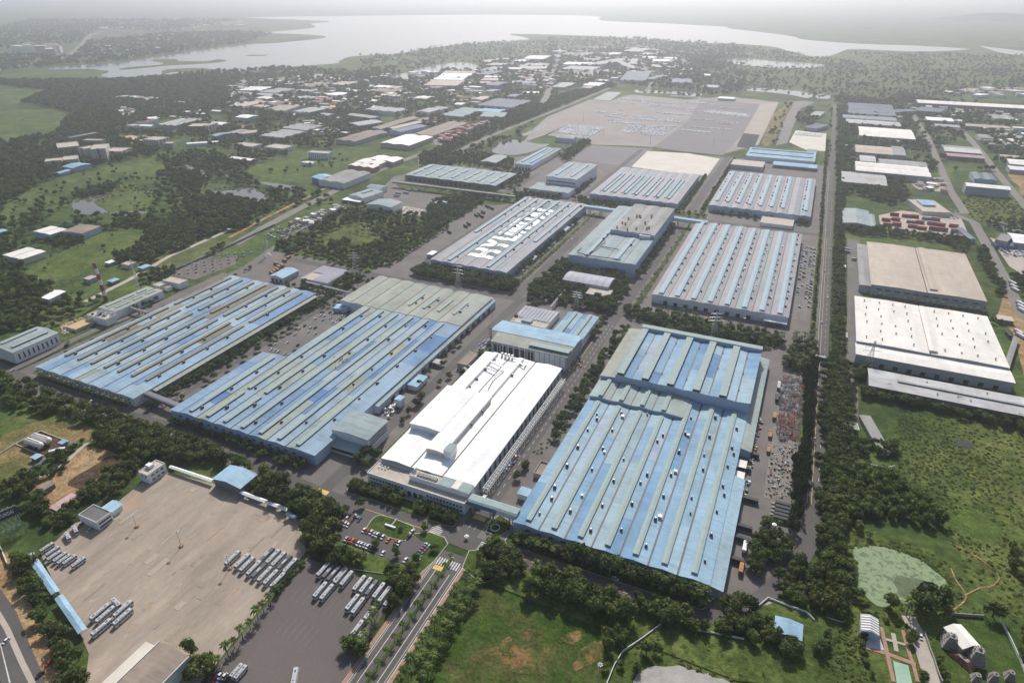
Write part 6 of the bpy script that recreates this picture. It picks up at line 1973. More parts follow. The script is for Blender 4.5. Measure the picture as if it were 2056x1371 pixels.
pole("light mast beside the right coach rows",'7 1345,705','7 1327,630',tyre=True)
pole("light mast on the road beside the lettered hall",'A 1222,1156','A 1210,1045')
pole("light mast beside the beige end of the middle hall",'5 908,548','5 900,440')
pole("light mast before the ribbed grey hall",'6 383,690','6 418,555')
pole("light mast on the field edge at the bottom",'8 1518,1371','8 1526,1262')
pole("thin mast at the left side of the paint shop",'D 145,845','D 150,680')
for i,(a,b) in enumerate((('M 365,945','M 370,850'),('M 1055,1180','M 1060,1085'),('M 575,1070','M 580,990'),('M 1805,1080','M 1810,960'),('M 1705,1200','M 1712,1110'),('M 1870,985','M 1872,920'))):
 pole("thin floodlight mast on the far car lot",a,b,group="car lot masts",w=.5)
for a,b in (('L 325,800','L 322,700'),('L 365,795','L 362,690'),('L 425,790','L 422,690'),('L 490,880','L 488,720')):
 p=survey(a)[0]
 h=rise_to(p,b)
 t=thing('steel_chimney',"slim grey chimney of the laboratory works",'chimney',(*p,0),0,"laboratory chimneys")
 mb=MB()
 mb.cyl((0,0),1.9,1.5,0,h,'wall_grey',10)
 mb.build('shaft',t)
 mb=MB()
 mb.cyl((0,0),1.8,1.8,h-2,h+.5,'stack_white',10)
 mb.build('tip',t)
# steel stack by the unfinished hall
p=survey('5 898,735')[0]
t=thing('steel_chimney',"short steel chimney beside the unfinished hall",'chimney',(*p,0))
h=rise_to(p,'5 900,612')
mb=MB()
mb.cyl((0,0),1.3,1.3,.2,h,'galvanised',12)
mb.build('shaft',t)
mb=MB()
mb.cyl((0,0),1.6,1.6,h-1.2,h,'steel_dark',12)
mb.build('tip',t)
# ---- billboard at the left edge
pa,pb=np.array(survey('B 322,1292')[0]),np.array(survey('B 150,1371')[0])
zt=rise_to(pa,'B 228,975')
zb=zt-6.2
dr=(pa-pb)/np.linalg.norm(pa-pb)
ang=math.atan2(dr[1],dr[0])
Lb=13.5
og=pa-dr*Lb
t=thing('billboard',"navy billboard with white lettering on a green lattice frame at the left edge",'billboard',(*og,0),ang)
mb=MB()
mb.box(0,Lb,-.3,.3,zb,zt,'board_navy')
mb.build('sign_panel',t)
mb=MB()
for q in ((-.2,Lb+.2,zt,zt+.3),(-.2,Lb+.2,zb-.3,zb)):
 mb.box(q[0],q[1],-.45,.45,q[2],q[3],'steel_dark')
mb.build('sign_frame',t)
cu=bpy.data.curves.new('lettering','FONT')
cu.body='HYUNDAI'
cu.size=4.0
cu.offset=0.07
cu.extrude=0.06
cu.align_x='CENTER'
cu.align_y='CENTER'
cu.space_character=1.16
cu.materials.append(MATS['letter_white'])
tmp=bpy.data.objects.new('lettering',cu)
COL.objects.link(tmp)
bpy.context.view_layer.update()
dgr=bpy.context.evaluated_depsgraph_get()
lme=bpy.data.meshes.new_from_object(tmp.evaluated_get(dgr))
bpy.data.objects.remove(tmp)
o=put('lettering',lme,t)
o.location=(Lb*.5,-.42,(zb+zt)/2+.1)
o.rotation_euler=(math.pi/2,0,0)
o.scale=(.46,.95,1.0)
for k in range(5):
 xx=1+(Lb-2)*k/4
 for yy in (-.2,5.5):
  mb=MB()
  mb.bar((xx,yy*1.6,0),(xx,yy,zb+(4 if yy > 0 else 0)),.3,'vent_cap')
  mb.build('leg',t)
 mb=MB()
 mb.bar((xx,-.2,zb*.5),(xx,7,zb*.5),.15,'vent_cap')
 mb.bar((xx,-.2,zb*.1),(xx,5.5,zb*.95),.15,'vent_cap')
 if k < 4:
  x2=1+(Lb-2)*(k+1)/4
  for a,b in (((xx,-.2,zb*.5),(x2,-.2,zb*.5)),((xx,-.2,zb*.95),(x2,-.2,zb*.5)),((xx,-.2,zb*.05),(x2,-.2,zb*.5)),((x2,5.5,zb*.9),(xx,7,zb*.3))):
   mb.bar(a,b,.14,'vent_cap')
 mb.build('bracing',t)
# ---- gas tanks
def hor_tank(t,a,b,r,z,m='tank_white',name='tank_shell'):
 a,b=Vector((*a,z)),Vector((*b,z))
 d=(b-a).normalized()
 u=Vector((-d.y,d.x,0))
 v=Vector((0,0,1))
 prof_=[(-.8,.15),(-.65,.55),(-.35,.85),(0,1.0)]
 st=[(a+d*(r*p),r*q) for p,q in prof_]+[(b-d*(r*p),r*q) for p,q in prof_[::-1]]
 n=16
 mb=MB()
 rings=[[c+u*(rr*math.cos(2*math.pi*i/n))+v*(rr*math.sin(2*math.pi*i/n)) for i in range(n)] for c,rr in st]
 for k in range(len(rings)-1):
  for i in range(n):
   mb.face([rings[k][i],rings[k][(i+1) % n],rings[k+1][(i+1) % n],rings[k+1][i]],m)
 mb.face(rings[0],m)
 mb.face(rings[-1],m)
 o=mb.build(name,t)
 for p_ in o.data.polygons:
  p_.use_smooth=True
 return o
pad=survey('B 180,300 470,150 790,275 510,440')
sheet('tank_pad',pad,0.33,'brown_weeds',True,"walled brown pad under the gas tanks")
for lb,a,b in (("front white horizontal gas tank on the walled pad",'B 310,255 465,310',3.4),("rear white horizontal gas tank on the walled pad",'B 395,205 560,255',3.4)):
 q=survey(a,4.2)
 t=thing('gas_tank',lb,'tank',(*q[0],0))
 hor_tank(t,(0,0),(q[1][0]-q[0][0],q[1][1]-q[0][1]),2.5,4.6)
 for f in (.1,.5,.9):
  mb=MB()
  x_,y_=(q[1][0]-q[0][0])*f,(q[1][1]-q[0][1])*f
  mb.box(x_-.4,x_+.4,y_-1.6,y_+1.6,.3,2.8,'concrete')
  mb.build('saddle',t)
 mb=MB()
 mb.bar((0,0,7.2),(q[1][0]-q[0][0],q[1][1]-q[0][1],7.2),.2,'steel_dark')
 mb.build('walkway',t)
def wall_line(label,pts,h=1.6,w=.35,m='kerb_stone',name='boundary_wall',cat='wall',closed=False):
 """wall of straight lengths, each a part"""
 t=thing(name,label,cat,(*pts[0],0))
 if closed:
  pts=list(pts)+[pts[0]]
 for a,b in zip(pts[:-1],pts[1:]):
  d=Vector((b[0]-a[0],b[1]-a[1],0))
  L=d.length
  mb=MB()
  mb.box(0,L-.02,-w/2,w/2,0,h,m)
  mb.build('wall_length',t,(a[0]-pts[0][0],a[1]-pts[0][1],0),math.atan2(d.y,d.x))
 return t
wall_line("low pale wall around the gas tank pad",pad,1.0,.5,'kerb_stone',closed=True)
wall_line("white wall bending along the field's lower right",survey('8 1545,1420 1570,1371 1610,1270 1660,1190 1780,1110 1885,1030'),1.6,.3,'wall_white')
wall_line("low grey wall beside the garden lane",survey('C 1060,450 1110,600 1150,700 1200,860 1240,944'),2.0,.5,'stone_carved')
wall_line("grey wall between big tree and lone tree",survey('C 1335,268 1650,292'),2.0,.5,'stone_carved')
wall_line("pale wall right of the lone tree",survey('C 1815,320 1920,520 2020,740 2100,950'),1.8,.3,'wall_white')
wall_line("pale wall beside the left edge trees",survey('7 -40,500 10,590 50,690'),2.2,.6,'wall_cream')
wall_line("white boundary wall under the lower right trees",survey('9 120,1065 270,1095 400,1120'),1.8,.3,'wall_white')
wall_line("pale wall around the guard shed yard",survey('9 480,930 540,880 640,920 760,960 810,1010'),1.8,.3,'wall_white')
wall_line("long dark wall between highway and substation",survey('4 830,365 1000,290 1300,160 1620,10'),3.0,1.0,'wall_dark')
wall_line("pale fence wall on the dry lawn",survey('B 0,412 100,350 180,300'),1.2,.5,'kerb_stone')
wall_line("white wall of the meadow edge",survey('9 1000,75 1120,100 1230,120 1280,110'),1.8,.3,'wall_white')
sheet('guard_yard',survey('9 490,930 550,890 760,970 800,1060 800,1200 740,1110 740,1030 570,975'),.34,'concrete',True,"pale paved yard of the guard shed")
sheet('gravel_yard',survey('I 500,150 700,240 640,860 600,1090 560,1371 330,1371 400,880 470,480'),.30,'rubble',True,"stony storage strip beside the right blue hall")
sheet('substation_yard',survey('4 1000,300 1150,220 1400,190 1390,240 1150,330'),.31,'rubble_dark',True,"brown yard of the substation")
sheet('rubble_yard',survey('P 1480,390 1550,310 1890,370 1800,420'),.31,'concrete',True,"pale rubble yard in the park")
sheet('coach_yard',survey('P 1440,190 1560,120 1980,165 1920,210 1780,250 1700,290 1500,240'),.31,'yard_asphalt',True,"coach yard in the park corner")
sheet('works_yard',survey('P 0,960 230,880 620,940 560,1020 330,1010 180,1020 0,1090'),.31,'yard_asphalt',True,"truck yard behind the left blue hall")
sheet('lorry_yard',survey('6 1960,330 2056,480 2056,900 1990,640 1900,540'),.305,'bare_earth',True,"brown lorry yard at the right edge")
sheet('outside_yard',survey('O 1700,400 2056,520 2056,800 1900,700 1780,520'),.30,'concrete',True,"pale yard before the glass fronted block")
sheet('container_yard',survey('O 540,170 780,120 1400,200 1500,420 1100,380 820,350 560,290'),.30,'concrete',True,"container yard ground")
sheet('container_yard',survey('L 760,1090 1080,1000 1330,930 1360,960 1130,1090 900,1200 780,1190'),.30,'rubble',True,"far container yard ground")
sheet('pump_ground',survey('H 0,1050 300,940 430,1000 300,1100 40,1190'),.30,'bare_earth',True,"sandy pump ground")
sheet('building_site',survey('E 990,880 1060,830 1130,800 1180,860 1010,1010 960,1060'),.30,'bare_earth',True,"narrow brown dug strip beside the white hall")
# substation gantries
t=thing('substation',"grid of grey steel gantries behind the left blue hall",'substation',(*survey('4 1050,300')[0],0))
b0=np.array(survey('4 1050,300')[0])
b1=np.array(survey('4 1180,240')[0])-b0
b2=np.array(survey('4 1330,275')[0])-b0
for i in range(6):
 for j in range(5):
  p=b1*(i/5)*1.9+b2*(j/5)*.9
  mb=MB()
  hgt=R.choice([6,8,10])
  for d in (-3.5,3.5):
   mb.bar((p[0]+d,p[1],.3),(p[0]+d,p[1],hgt),.18,'galvanised')
  mb.bar((p[0]-3.5,p[1],hgt),(p[0]+3.5,p[1],hgt),.18,'galvanised')
  mb.box(p[0]-1,p[0]+1,p[1]+1,p[1]+3,.3,R.uniform(1.5,3),'wall_grey')
  mb.build('gantry',t)
# entrance marker, parasol, ring
p=survey('R 730,1010')[0]
t=thing('stone_marker',"low white stone marker on the oval lawn",'marker',(*p,.6))
mb=MB()
mb.box(-4,4,-.6,.6,0,1.3,'wall_white')
mb.build('plinth',t)
mb=MB()
mb.box(-.4,.4,.7,8,0,.5,'concrete')
mb.build('path_slab',t)
p=survey('R 1508,1125')[0]
t=thing('parasol',"white and pink parasol standing on the entrance junction",'parasol',(*p,.3))
mb=MB()
mb.bar((0,0,0),(0,0,2.4),.06,'steel_dark')
mb.build('pole',t)
mb=MB()
for k in range(8):
 a0,a1=2*math.pi*k/8,2*math.pi*(k+1)/8
 mb.face([(0,0,2.8),(1.6*math.cos(a0),1.6*math.sin(a0),2.2),(1.6*math.cos(a1),1.6*math.sin(a1),2.2)],'roof_pink_0' if k % 2 else 'letter_white')
mb.build('canopy',t)
mb=MB()
mb.cyl((0,0),.6,.5,0,.5,'fan_dark',8)
mb.build('base',t)
p=survey('8 915,468')[0]
t=thing('garden_ring',"pale ring shaped kerb ornament on the lawn corner",'ornament',(*p,.6))
for k in range(16):
 a0,a1=2*math.pi*k/16,2*math.pi*(k+1)/16
 mb=MB()
 mb.hexa([(r_*math.cos(a),r_*math.sin(a),0) for r_,a in ((2.8,a0),(3.2,a0),(3.2,a1),(2.8,a1))],[(r_*math.cos(a),r_*math.sin(a),.5) for r_,a in ((2.8,a0),(3.2,a0),(3.2,a1),(2.8,a1))],'letter_white')
 mb.build('kerb_stone',t)
p=survey('9 567,490')[0]
t=thing('water_drum',"white drum standing between the trees by the boundary road",'tank',(*p,0))
mb=MB()
mb.cyl((0,0),1.4,1.4,0,7,'tank_white',12)
mb.build('drum',t)
mb=MB()
mb.cyl((0,0),1.5,.2,7,7.6,'letter_white',12)
mb.build('lid',t)
# ================================================================ VEHICLES
def bus_kit(L=11.6,W=2.6,H=3.25,roof='car_bus',lower='car_white'):
 k={}
 b=MB()
 b.box(-W/2,W/2,-L/2,L/2,.45,1.45,lower)
 b.hexa([(-W/2,-L/2,2.55),(W/2,-L/2,2.55),(W/2,L/2,2.55),(-W/2,L/2,2.55)],[(-W/2+.25,-L/2+.3,H),(W/2-.25,-L/2+.3,H),(W/2-.25,L/2-.3,H),(-W/2+.25,L/2-.3,H)],roof)
 for i in range(7):
  y=-L/2+L*i/6
  y=min(max(y,-L/2+.1),L/2-.1)
  b.box(-W/2,W/2,y-.09,y+.09,1.45,2.55,lower)
 k['body']=b.mesh('bus_body')
 b=MB()
 b.box(-W/2+.04,W/2-.04,-L/2+.12,L/2-.12,1.45,2.55,'glass_dark',False)
 k['window_band']=b.mesh('bus_windows')
 b=MB()
 b.box(-W/2+.15,W/2-.15,-L/2-.04,-L/2+.1,1.3,2.7,'glass_dark')
 k['windscreen']=b.mesh('bus_windscreen')
 b=MB()
 b.box(-.7,.7,-L*.16,L*.14,H,H+.22,'car_silver')
 b.box(-.45,.45,L*.22,L*.34,H,H+.12,'car_grey')
 b.box(-.45,.45,-L*.38,-L*.26,H,H+.12,'car_grey')
 k['roof_unit']=b.mesh('bus_roof_unit')
 b=MB()
 n=10
 r0=[(0.0,.5*math.cos(2*math.pi*i/n),.5+.5*math.sin(2*math.pi*i/n)) for i in range(n)]
 b.hexa([(-.15,y,z) for x,y,z in r0],[(.15,y,z) for x,y,z in r0],'rubber')
 k['wheel']=b.mesh('bus_wheel')
 k['_dim']=(L,W)
 return k
BUS={'white': bus_kit(),'dark': bus_kit(roof='car_grey'),'mini': bus_kit(8.2,2.3,2.9),'blue': bus_kit(roof='car_blue')}
def place_bus(kind,p,rz,label,group):
 k=BUS[kind]
 t=thing('parked_bus',label,'bus',(p[0],p[1],.32),rz,group)
 L,W=k['_dim']
 for n in ('body','window_band','windscreen','roof_unit'):
  put(n,k[n],t)
 for sx in (-1,1):
  for sy in (-.3,.32):
   put('wheel',k['wheel'],t,(sx*(W/2-.12),sy*L,0))
 return t
def buses(s,kind,label,group,rz=0.0,dark=()):
 for i,p in enumerate(survey(s,1.6)):
  kk='dark' if i in dark else kind
  lb=label if kk == kind else label.replace('white','dark roofed')
  place_bus(kk,p,rz+R.uniform(-.015,.015),lb,group)
buses('7 1562,628 1598,638 1630,653 1664,672 1698,690','white',"white coach in the upper row of the yard's right cluster","coaches, yard right cluster",dark=(0,3))
buses('7 1361,645 1417,663 1446,683 1486,704 1516,720 1550,740 1585,758 1626,775','white',"white coach in the lower row of the yard's right cluster","coaches, yard right cluster",dark=(4,))
buses('7 276,582 310,605 318,632 352,640 376,652 408,655 460,670','mini',"white minibus beside the upper blue bus shelter","minibuses by the shelter",-.05)
buses('7 588,960 620,975','white',"white coach of the pair left of the cross parked coach","coaches, yard lower cluster")
buses('7 597,1050','white',"white coach lowest in the yard's lower cluster","coaches, yard lower cluster")
buses('7 722,942 720,990','white',"white coach of the pair right of the cross parked coach","coaches, yard lower cluster")
buses('7 680,905','mini',"white minibus parked across behind the lower coach cluster","coaches, yard lower cluster",1.35)
buses('7 396,517','mini',"white minibus parked across nearest the left tree line","vans by the bus office",1.25)
buses('7 440,478','mini',"white minibus parked across beside the bus office","vans by the bus office",1.2)
buses('8 10,745 48,765 122,793 160,805 194,820 236,836 270,858','white',"white coach in the long row on the asphalt lot","coaches on the asphalt lot",dark=(4,))
buses('7 1893,710 1924,722 1952,737 1992,752','white',"white coach at the left of the asphalt lot's long row","coaches on the asphalt lot",dark=(1,2))
buses('8 82,905 114,925','white',"white coach of the pair below the long row","coaches on the asphalt lot")
buses('8 190,958','white',"white coach alone right of the pair on the asphalt lot","coaches on the asphalt lot")
buses('7 1873,832 1912,845','white',"white coach of the left pair on the asphalt lot","coaches on the asphalt lot")
buses('8 107,1060','white',"white coach at the lower middle of the asphalt lot","coaches on the asphalt lot")
buses('8 113,1112 290,893','mini',"white minibus half under a tree on the asphalt lot","coaches on the asphalt lot")
buses('7 1383,1302 1407,1312','mini',"white minibus of the pair at the lot's bottom edge","vans at the bottom edge")
buses('7 1722,1348','white',"white coach standing askew at the bottom edge","coaches on the asphalt lot",.55)
buses('6 1003,148 1003,162','white',"white coach beside the tan warehouse","coaches beside the tan warehouse",1.5)
buses('6 1068,210','white',"white coach nosing into the tan warehouse's left wall","coaches beside the tan warehouse",1.6)
buses('P 1465,190 1480,160 1570,155 1600,125 1680,130 1725,122','white',"white coach in the small yard of the park","coaches in the park yard",1.4)
buses('O 1800,290 1800,310 1840,265 1905,335 1965,340 2015,340 2040,345 2035,305','white',"white coach in the field at the right edge","coaches in the right field",.9)
def car_mesh(colour,suv=False):
 h=1.65 if suv else 1.42
 b=MB()
 W,L=.88,2.1
 b.hexa([(-W,-L,.28),(W,-L,.28),(W,L,.28),(-W,L,.28)],[(-W*.97,-L*.97,.82),(W*.97,-L*.97,.82),(W*.97,L*.97,.88),(-W*.97,L*.97,.88)],'car_' +colour)
 b.hexa([(-W*.74,-.62,h-.03),(W*.74,-.62,h-.03),(W*.74,1.05,h-.03),(-W*.74,1.05,h-.03)],[(-W*.72,-.58,h+.03),(W*.72,-.58,h+.03),(W*.72,1.0,h+.03),(-W*.72,1.0,h+.03)],'car_' +colour)
 body=b.mesh('car_body_' +colour)
 b=MB()
 b.hexa([(-W*.94,-1.15,.82),(W*.94,-1.15,.82),(W*.94,1.75,.86),(-W*.94,1.75,.86)],[(-W*.76,-.64,h-.03),(W*.76,-.64,h-.03),(W*.76,1.1,h-.03),(-W*.76,1.1,h-.03)],'glass_dark',False)
 glass=b.mesh('car_glass')
 return body,glass
_b=MB()
_r=[(.31*math.cos(2*math.pi*i/8),.31+.31*math.sin(2*math.pi*i/8)) for i in range(8)]
_b.hexa([(-.1,y,z) for y,z in _r],[(.1,y,z) for y,z in _r],'rubber')
CAR_WHEEL=_b.mesh('car_wheel')
CARS={}
for c_ in ('white','silver','black','red','grey','blue','orange','maroon','beige'):
 CARS[c_]=car_mesh(c_,c_ in ('white','black'))
CNT={'car': 0}
def place_car(c,p,rz,where,group,z=.32,wheels=True):
 t=thing('parked_car',"%s car parked %s" % (c,where),'car',(p[0],p[1],z),rz,group)
 put('body',CARS[c][0],t)
 put('window_band',CARS[c][1],t)
 if wheels:
  for sx in (-.8,.8):
   for sy in (-1.3,1.3):
    put('wheel',CAR_WHEEL,t,(sx,sy,0))
 CNT['car'] += 1
 return t
PICK=['white']*9+['silver']*4+['black']*2+['red','grey','grey','blue','maroon']
for c,s in zip(['white','red','white','silver','white','black','white','orange','red','white'],'465,1045 502,1055 537,1065 567,1083 597,1093 628,1105 655,1115 710,1145 787,1165 820,1175'.split()):
 place_car(c,survey('R ' +s)[0],R.uniform(-.05,.05),"in the row below the oval lawn","cars below the oval lawn")
for c,s in zip(['silver','red','orange','maroon','white','white','silver','white','black','black','white','white'],'282,1133 318,1145 348,1150 378,1165 406,1180 437,1190 470,1200 500,1212 530,1230 560,1240 657,1280 887,1350'.split()):
 place_car(c,survey('R ' +s)[0],R.uniform(-.1,.1),"in the lowest row of the visitor car park","cars in the lowest row")
for c,s in zip(['white','black'],'952,1060 920,1110'.split()):
 place_car(c,survey('R ' +s)[0],-.2,"at the right end of the oval lawn","cars at the oval's right end")
for c,s in zip(['blue','black','white','red','white','white','white','maroon','red','silver','black','blue','black'],'230,895 310,900 290,925 268,945 247,965 274,980 302,992 322,965 340,945 385,898 362,920 417,935 137,983'.split()):
 place_car(c,survey('R ' +s)[0],1.2 if c == 'silver' else .1,"in the cluster left of the oval lawn","cars left of the oval lawn")
for c,s in zip(['silver','blue','red','blue','silver','grey'],'1105,1190 1085,1215 1062,1240 1037,1265 1022,1300 1010,1332'.split()):
 place_car(c,survey('R ' +s)[0],1.45,"in the row beside the entrance road trees","cars by the entrance trees")
for c,s,w_ in (('white','7 40,1130',"on the bottom left highway"),('red','7 290,1258',"on the earth shoulder beside the highway"),('black','7 237,1328',"on the earth shoulder at the bottom left"),('white','9 220,868',"by the right blue hall's front corner"),('white','8 1615,765',"on the front road below the right blue hall"),
    ('white','C 1025,490',"on the garden lane"),('silver','B 1030,1285',"before the bus office"),('grey','B 935,1225',"beside the bus office's left end"),('white','B 1705,85',"on the front road at the upper left"),('white','4 540,1050',"before the left blue hall"),
    ('white','4 875,1190',"on the front road before the middle hall"),('silver','4 75,868',"on the road at the left edge"),('red','7 1265,1335',"at the bottom edge beside the coach lot")):
 place_car(c,survey(s)[0],R.uniform(-.4,.4),w_,None) if False else place_car(c,survey(s)[0],1.4 if 'front road' in w_ else .15,w_,None)
for k in range(9):
 place_car(R.choice(['white','black','blue','red','orange','grey']),survey('7 %d,%d' % (1235+(k % 5)*26,1322+(k // 5)*26+(k % 5)*5))[0],R.uniform(-.1,.1),"in the corner bays at the bottom edge","cars at the bottom edge")
for k,(yy,dx) in enumerate(((395,2.4),(470,-2.2),(560,2.4),(690,-2.4),(760,2.3),(845,-2.2),(930,2.4),(1010,-2.3),(1120,2.3),(1240,-2.3),(1390,2.3),(1520,-2.3))):
 place_car(R.choice(['white','silver','white','grey']),(RX+dx,yy),0 if dx > 0 else math.pi,"on the boundary road at the right, in traffic","cars on the boundary road",.4)
# staff car park left of the middle hall
for i in range(13):
 for j in range(9):
  x,y=-444+4.4*j,398+9.0*i
  if x >-408 or R.random() < .28 or (i in (4,8)) or (j == 4):
   continue
  place_car(R.choice(['white','white','black','silver','black']),(x+R.uniform(-.3,.3),y+R.uniform(-1.5,1.5)),R.uniform(-.1,.1),"in the staff lot beside the middle blue hall","cars in the staff lot",.32,False)
for i in range(46):
 for j in range(4):
  x,y=22+4.0*j+(1.5 if j > 1 else 0),722+4.6*i
  if R.random() < (.55 if 800 > y > 745 or y > 850 else .75):
   continue
  place_car(R.choice(['white','white','white','silver','black']),(x,y+R.uniform(-.4,.4)),math.pi/2+R.uniform(-.05,.05),"in the bays right of the ribbed grey hall","cars right of the ribbed hall",.32,False)
for i in range(60):
 a,b=R.random(),R.random()
 q=survey('2 1290,890 1400,895 1390,850 1310,850')
 p=np.array(q[0])*(1-a)*(1-b)+np.array(q[1])*a*(1-b)+np.array(q[2])*a*b+np.array(q[3])*(1-a)*b
 if i < 34:
  place_car('white',p,R.uniform(-.2,.2),"in the far lot beside the long blue pond shed","cars by the pond shed",.32,False)
for i in range(30):
 q=survey('O 1250,120 1330,110 1390,200 1330,230')
 a,b=R.random(),R.random()
 p=np.array(q[0])*(1-a)*(1-b)+np.array(q[1])*a*(1-b)+np.array(q[2])*a*b+np.array(q[3])*(1-a)*b
 if i < 20:
  place_car('white',p,R.uniform(-.2,.2),"in the small lot above the containers","cars above the containers",.32,False)
print('cars',CNT)
# thousands of new cars on the far lot: one mass
sm=MB()
blocks_=['M 85,1060 200,980 605,1012 445,1105','M 745,1062 832,982 992,996 902,1074','M 930,1076 1035,1000 1292,1025 1190,1103','M 830,922 905,886 1405,935 1365,966',
  'M 1040,795 1072,770 1542,815 1520,836','M 1640,875 1590,840 2056,872 2056,916','M 1350,1036 1360,1030 1690,1062 1680,1070','M 750,735 760,705 1060,725 1040,745','3 160,660 210,650 452,680 440,700',
  '3 20,770 22,765 205,780 205,788','M 660,885 670,868 825,880 820,893','M 480,855 500,842 620,850 610,860','M 640,760 680,748 760,750 740,765','M 740,870 740,858 800,862 800,872','M 720,838 730,828 780,830 775,840','M 850,775 860,764 900,766 895,778','M 940,760 960,745 1040,750 1030,765','M 1660,778 1670,768 1800,775 1790,784',
  'M 620,960 650,950 1000,975 980,985','M 1450,850 1460,842 1560,850 1550,858','M 1500,930 1510,922 1980,955 1970,965','M 1760,810 1770,800 2056,820 2056,830','M 1080,920 1090,912 1200,920 1190,930','M 600,940 640,925 760,935 740,950','M 1460,1010 1470,1002 1900,1030 1890,1040','M 1420,760 1480,740 1660,755 1640,770','M 1100,860 1130,850 1480,880 1470,890','M 900,1000 910,990 1400,1000 1390,1010','M 1700,960 1710,950 2000,975 1990,985','M 560,900 600,885 760,900 740,915','M 1060,755 1080,745 1400,765 1390,775','M 1250,690 1270,680 1600,705 1590,715','M 160,1110 180,1092 440,1108 400,1118','3 700,800 720,782 870,795 860,812']
nst=0
for bi,s in enumerate(blocks_):
 q=np.array(survey(s))
 lo,hi=q.min(0),q.max(0)
 step_x,step_y=(2.7,5.8)
 if bi in (7,11,12,13,14,15,16):
  step_x=2.6
 xs,ys=np.meshgrid(np.arange(lo[0],hi[0],step_x),np.arange(lo[1],hi[1],step_y))
 pts=np.c_[xs.ravel(),ys.ravel()]
 pts=pts[inside(pts,q)]
 gone=set(y for y in set(pts[:,1]) if R.random() < .2)
 for x,y in pts:
  if y in gone or R.random() < .12:
   continue
  c=R.choices(['letter_white','car_white','car_silver'],[6,3,1])[0]
  x0_,x1_,y0_,y1_=x-.9,x+.9,y-2.15,y+2.15
  sm.hexa([(x0_,y0_,.4),(x1_,y0_,.4),(x1_,y1_,.4),(x0_,y1_,.4)],[(x0_,y0_,1.15),(x1_,y0_,1.15),(x1_,y1_,1.15),(x0_,y1_,1.15)],c,False)
  sm.hexa([(x-.85,y-1.1,1.15),(x+.85,y-1.1,1.15),(x+.85,y+1.6,1.15),(x-.85,y+1.6,1.15)],[(x-.7,y-.6,1.75),(x+.7,y-.6,1.75),(x+.7,y+1.2,1.75),(x-.7,y+1.2,1.75)],c,False)
  nst += 1
o=sm.build('stored_cars')
o["kind"]="stuff"
o["label"]="blocks of tiny new white cars on the far storage lot"
print('stored',nst)
# ---- lorries
def truck_kit(cargo,L=9.5,cab='car_white',H=3.3):
 k={}
 b=MB()
 b.box(-1.25,1.25,-L/2,L/2-2.4,1.1,H,cargo)
 k['cargo_box']=b.mesh('truck_cargo')
 b=MB()
 b.hexa([(-1.2,L/2-2.2,.6),(1.2,L/2-2.2,.6),(1.2,L/2,.6),(-1.2,L/2,.6)],[(-1.15,L/2-2.2,2.9),(1.15,L/2-2.2,2.9),(1.15,L/2-.5,2.9),(-1.15,L/2-.5,2.9)],cab)
 k['cab']=b.mesh('truck_cab')
 b=MB()
 b.box(-1.0,1.0,L/2-.35,L/2+.02,1.7,2.5,'glass_dark')
 k['windscreen']=b.mesh('truck_glass')
 b=MB()
 b.box(-1.0,1.0,-L/2,L/2-.2,.6,1.1,'steel_dark')
 k['chassis']=b.mesh('truck_chassis')
 k['_l']=L
 return k
TRK={'brown': truck_kit('truck_brown',cab='truck_brown',H=2.6),'dark': truck_kit('tarp_dark',12,'car_grey'),'white': truck_kit('car_white',11),'orange': truck_kit('truck_brown',9,'car_orange'),'grey': truck_kit('wall_grey',12,'car_white',3.0)}
def lorry(kind,s,rz,label,group=None):
 p=survey(s,1.0)[0]
 t=thing('lorry',label,'lorry',(p[0],p[1],.32),rz,group)
 k=TRK[kind]
 for n in ('cargo_box','cab','windscreen','chassis'):
  put(n,k[n],t)
 for sx in (-1.05,1.05):
  for sy in (-.32,-.2,.36):
   put('wheel',BUS['white']['wheel'],t,(sx,sy*k['_l'],0))
for s,kd,lb in (('I 472,345','grey',"grey lorry nearest the trees beside the rack store"),('I 455,455','dark',"dark lorry beside the rack store"),('I 432,625','orange',"brown lorry before the orange racks"),('I 395,790','brown',"brown open lorry on the lane beside the lean to"),('I 378,925','brown',"brown open lorry further down the lane"),
    ('9 405,575','white',"white box lorry beside the rounded tree clump"),('9 383,705','orange',"brown lorry below the white box lorry"),('9 778,195','dark',"long dark lorry on the boundary road"),('8 840,312','white',"white box lorry under the covered bridge"),
    ('6 990,572','dark',"dark lorry at the cream warehouse's upper left"),('6 1005,665','grey',"grey lorry beside the cream warehouse"),('6 997,258','white',"white lorry beside the tan warehouse")):
 lorry(kd,s,R.uniform(-.04,.04),lb)
lorry('grey','6 860,792',1.4,"grey lorry crossing the boundary road")
lorry('dark','6 1010,815',1.2,"dark lorry turning into the side road")
for s in '430,305 392,465 372,530 345,655 440,40 390,120'.split():
 lorry('dark','9 ' +s,1.57,"dark lorry backed to the right blue hall's lean to","lorries at the lean to")
for s in '620,340 655,325 705,300 690,355 520,450 480,480 270,555 760,225 820,250'.split():
 lorry('dark','A ' +s,.9,"dark lorry in the yard left of the lettered hall","lorries by the lettered hall")
for s in '80,970 110,1010 150,995 60,1060 95,1040 30,1075 180,935'.split():
 lorry(R.choice(['orange','brown']),'P ' +s,1.2,"brown lorry in the yard behind the left blue hall","lorries in the left yard")
lorry('orange','P 230,900',.2,"orange lorry alone at the back of the left yard")
for s in '690,655 672,675 750,630 745,612 790,575'.split():
 lorry('dark','5 ' +s,1.3,"dark lorry at the middle hall's right docks","lorries at the middle hall docks")
for s in '40,560 30,580 95,553 180,565 205,568'.split():
 lorry('brown','6 ' +s,.1,"brown lorry before the ribbed grey hall","lorries before the ribbed hall")
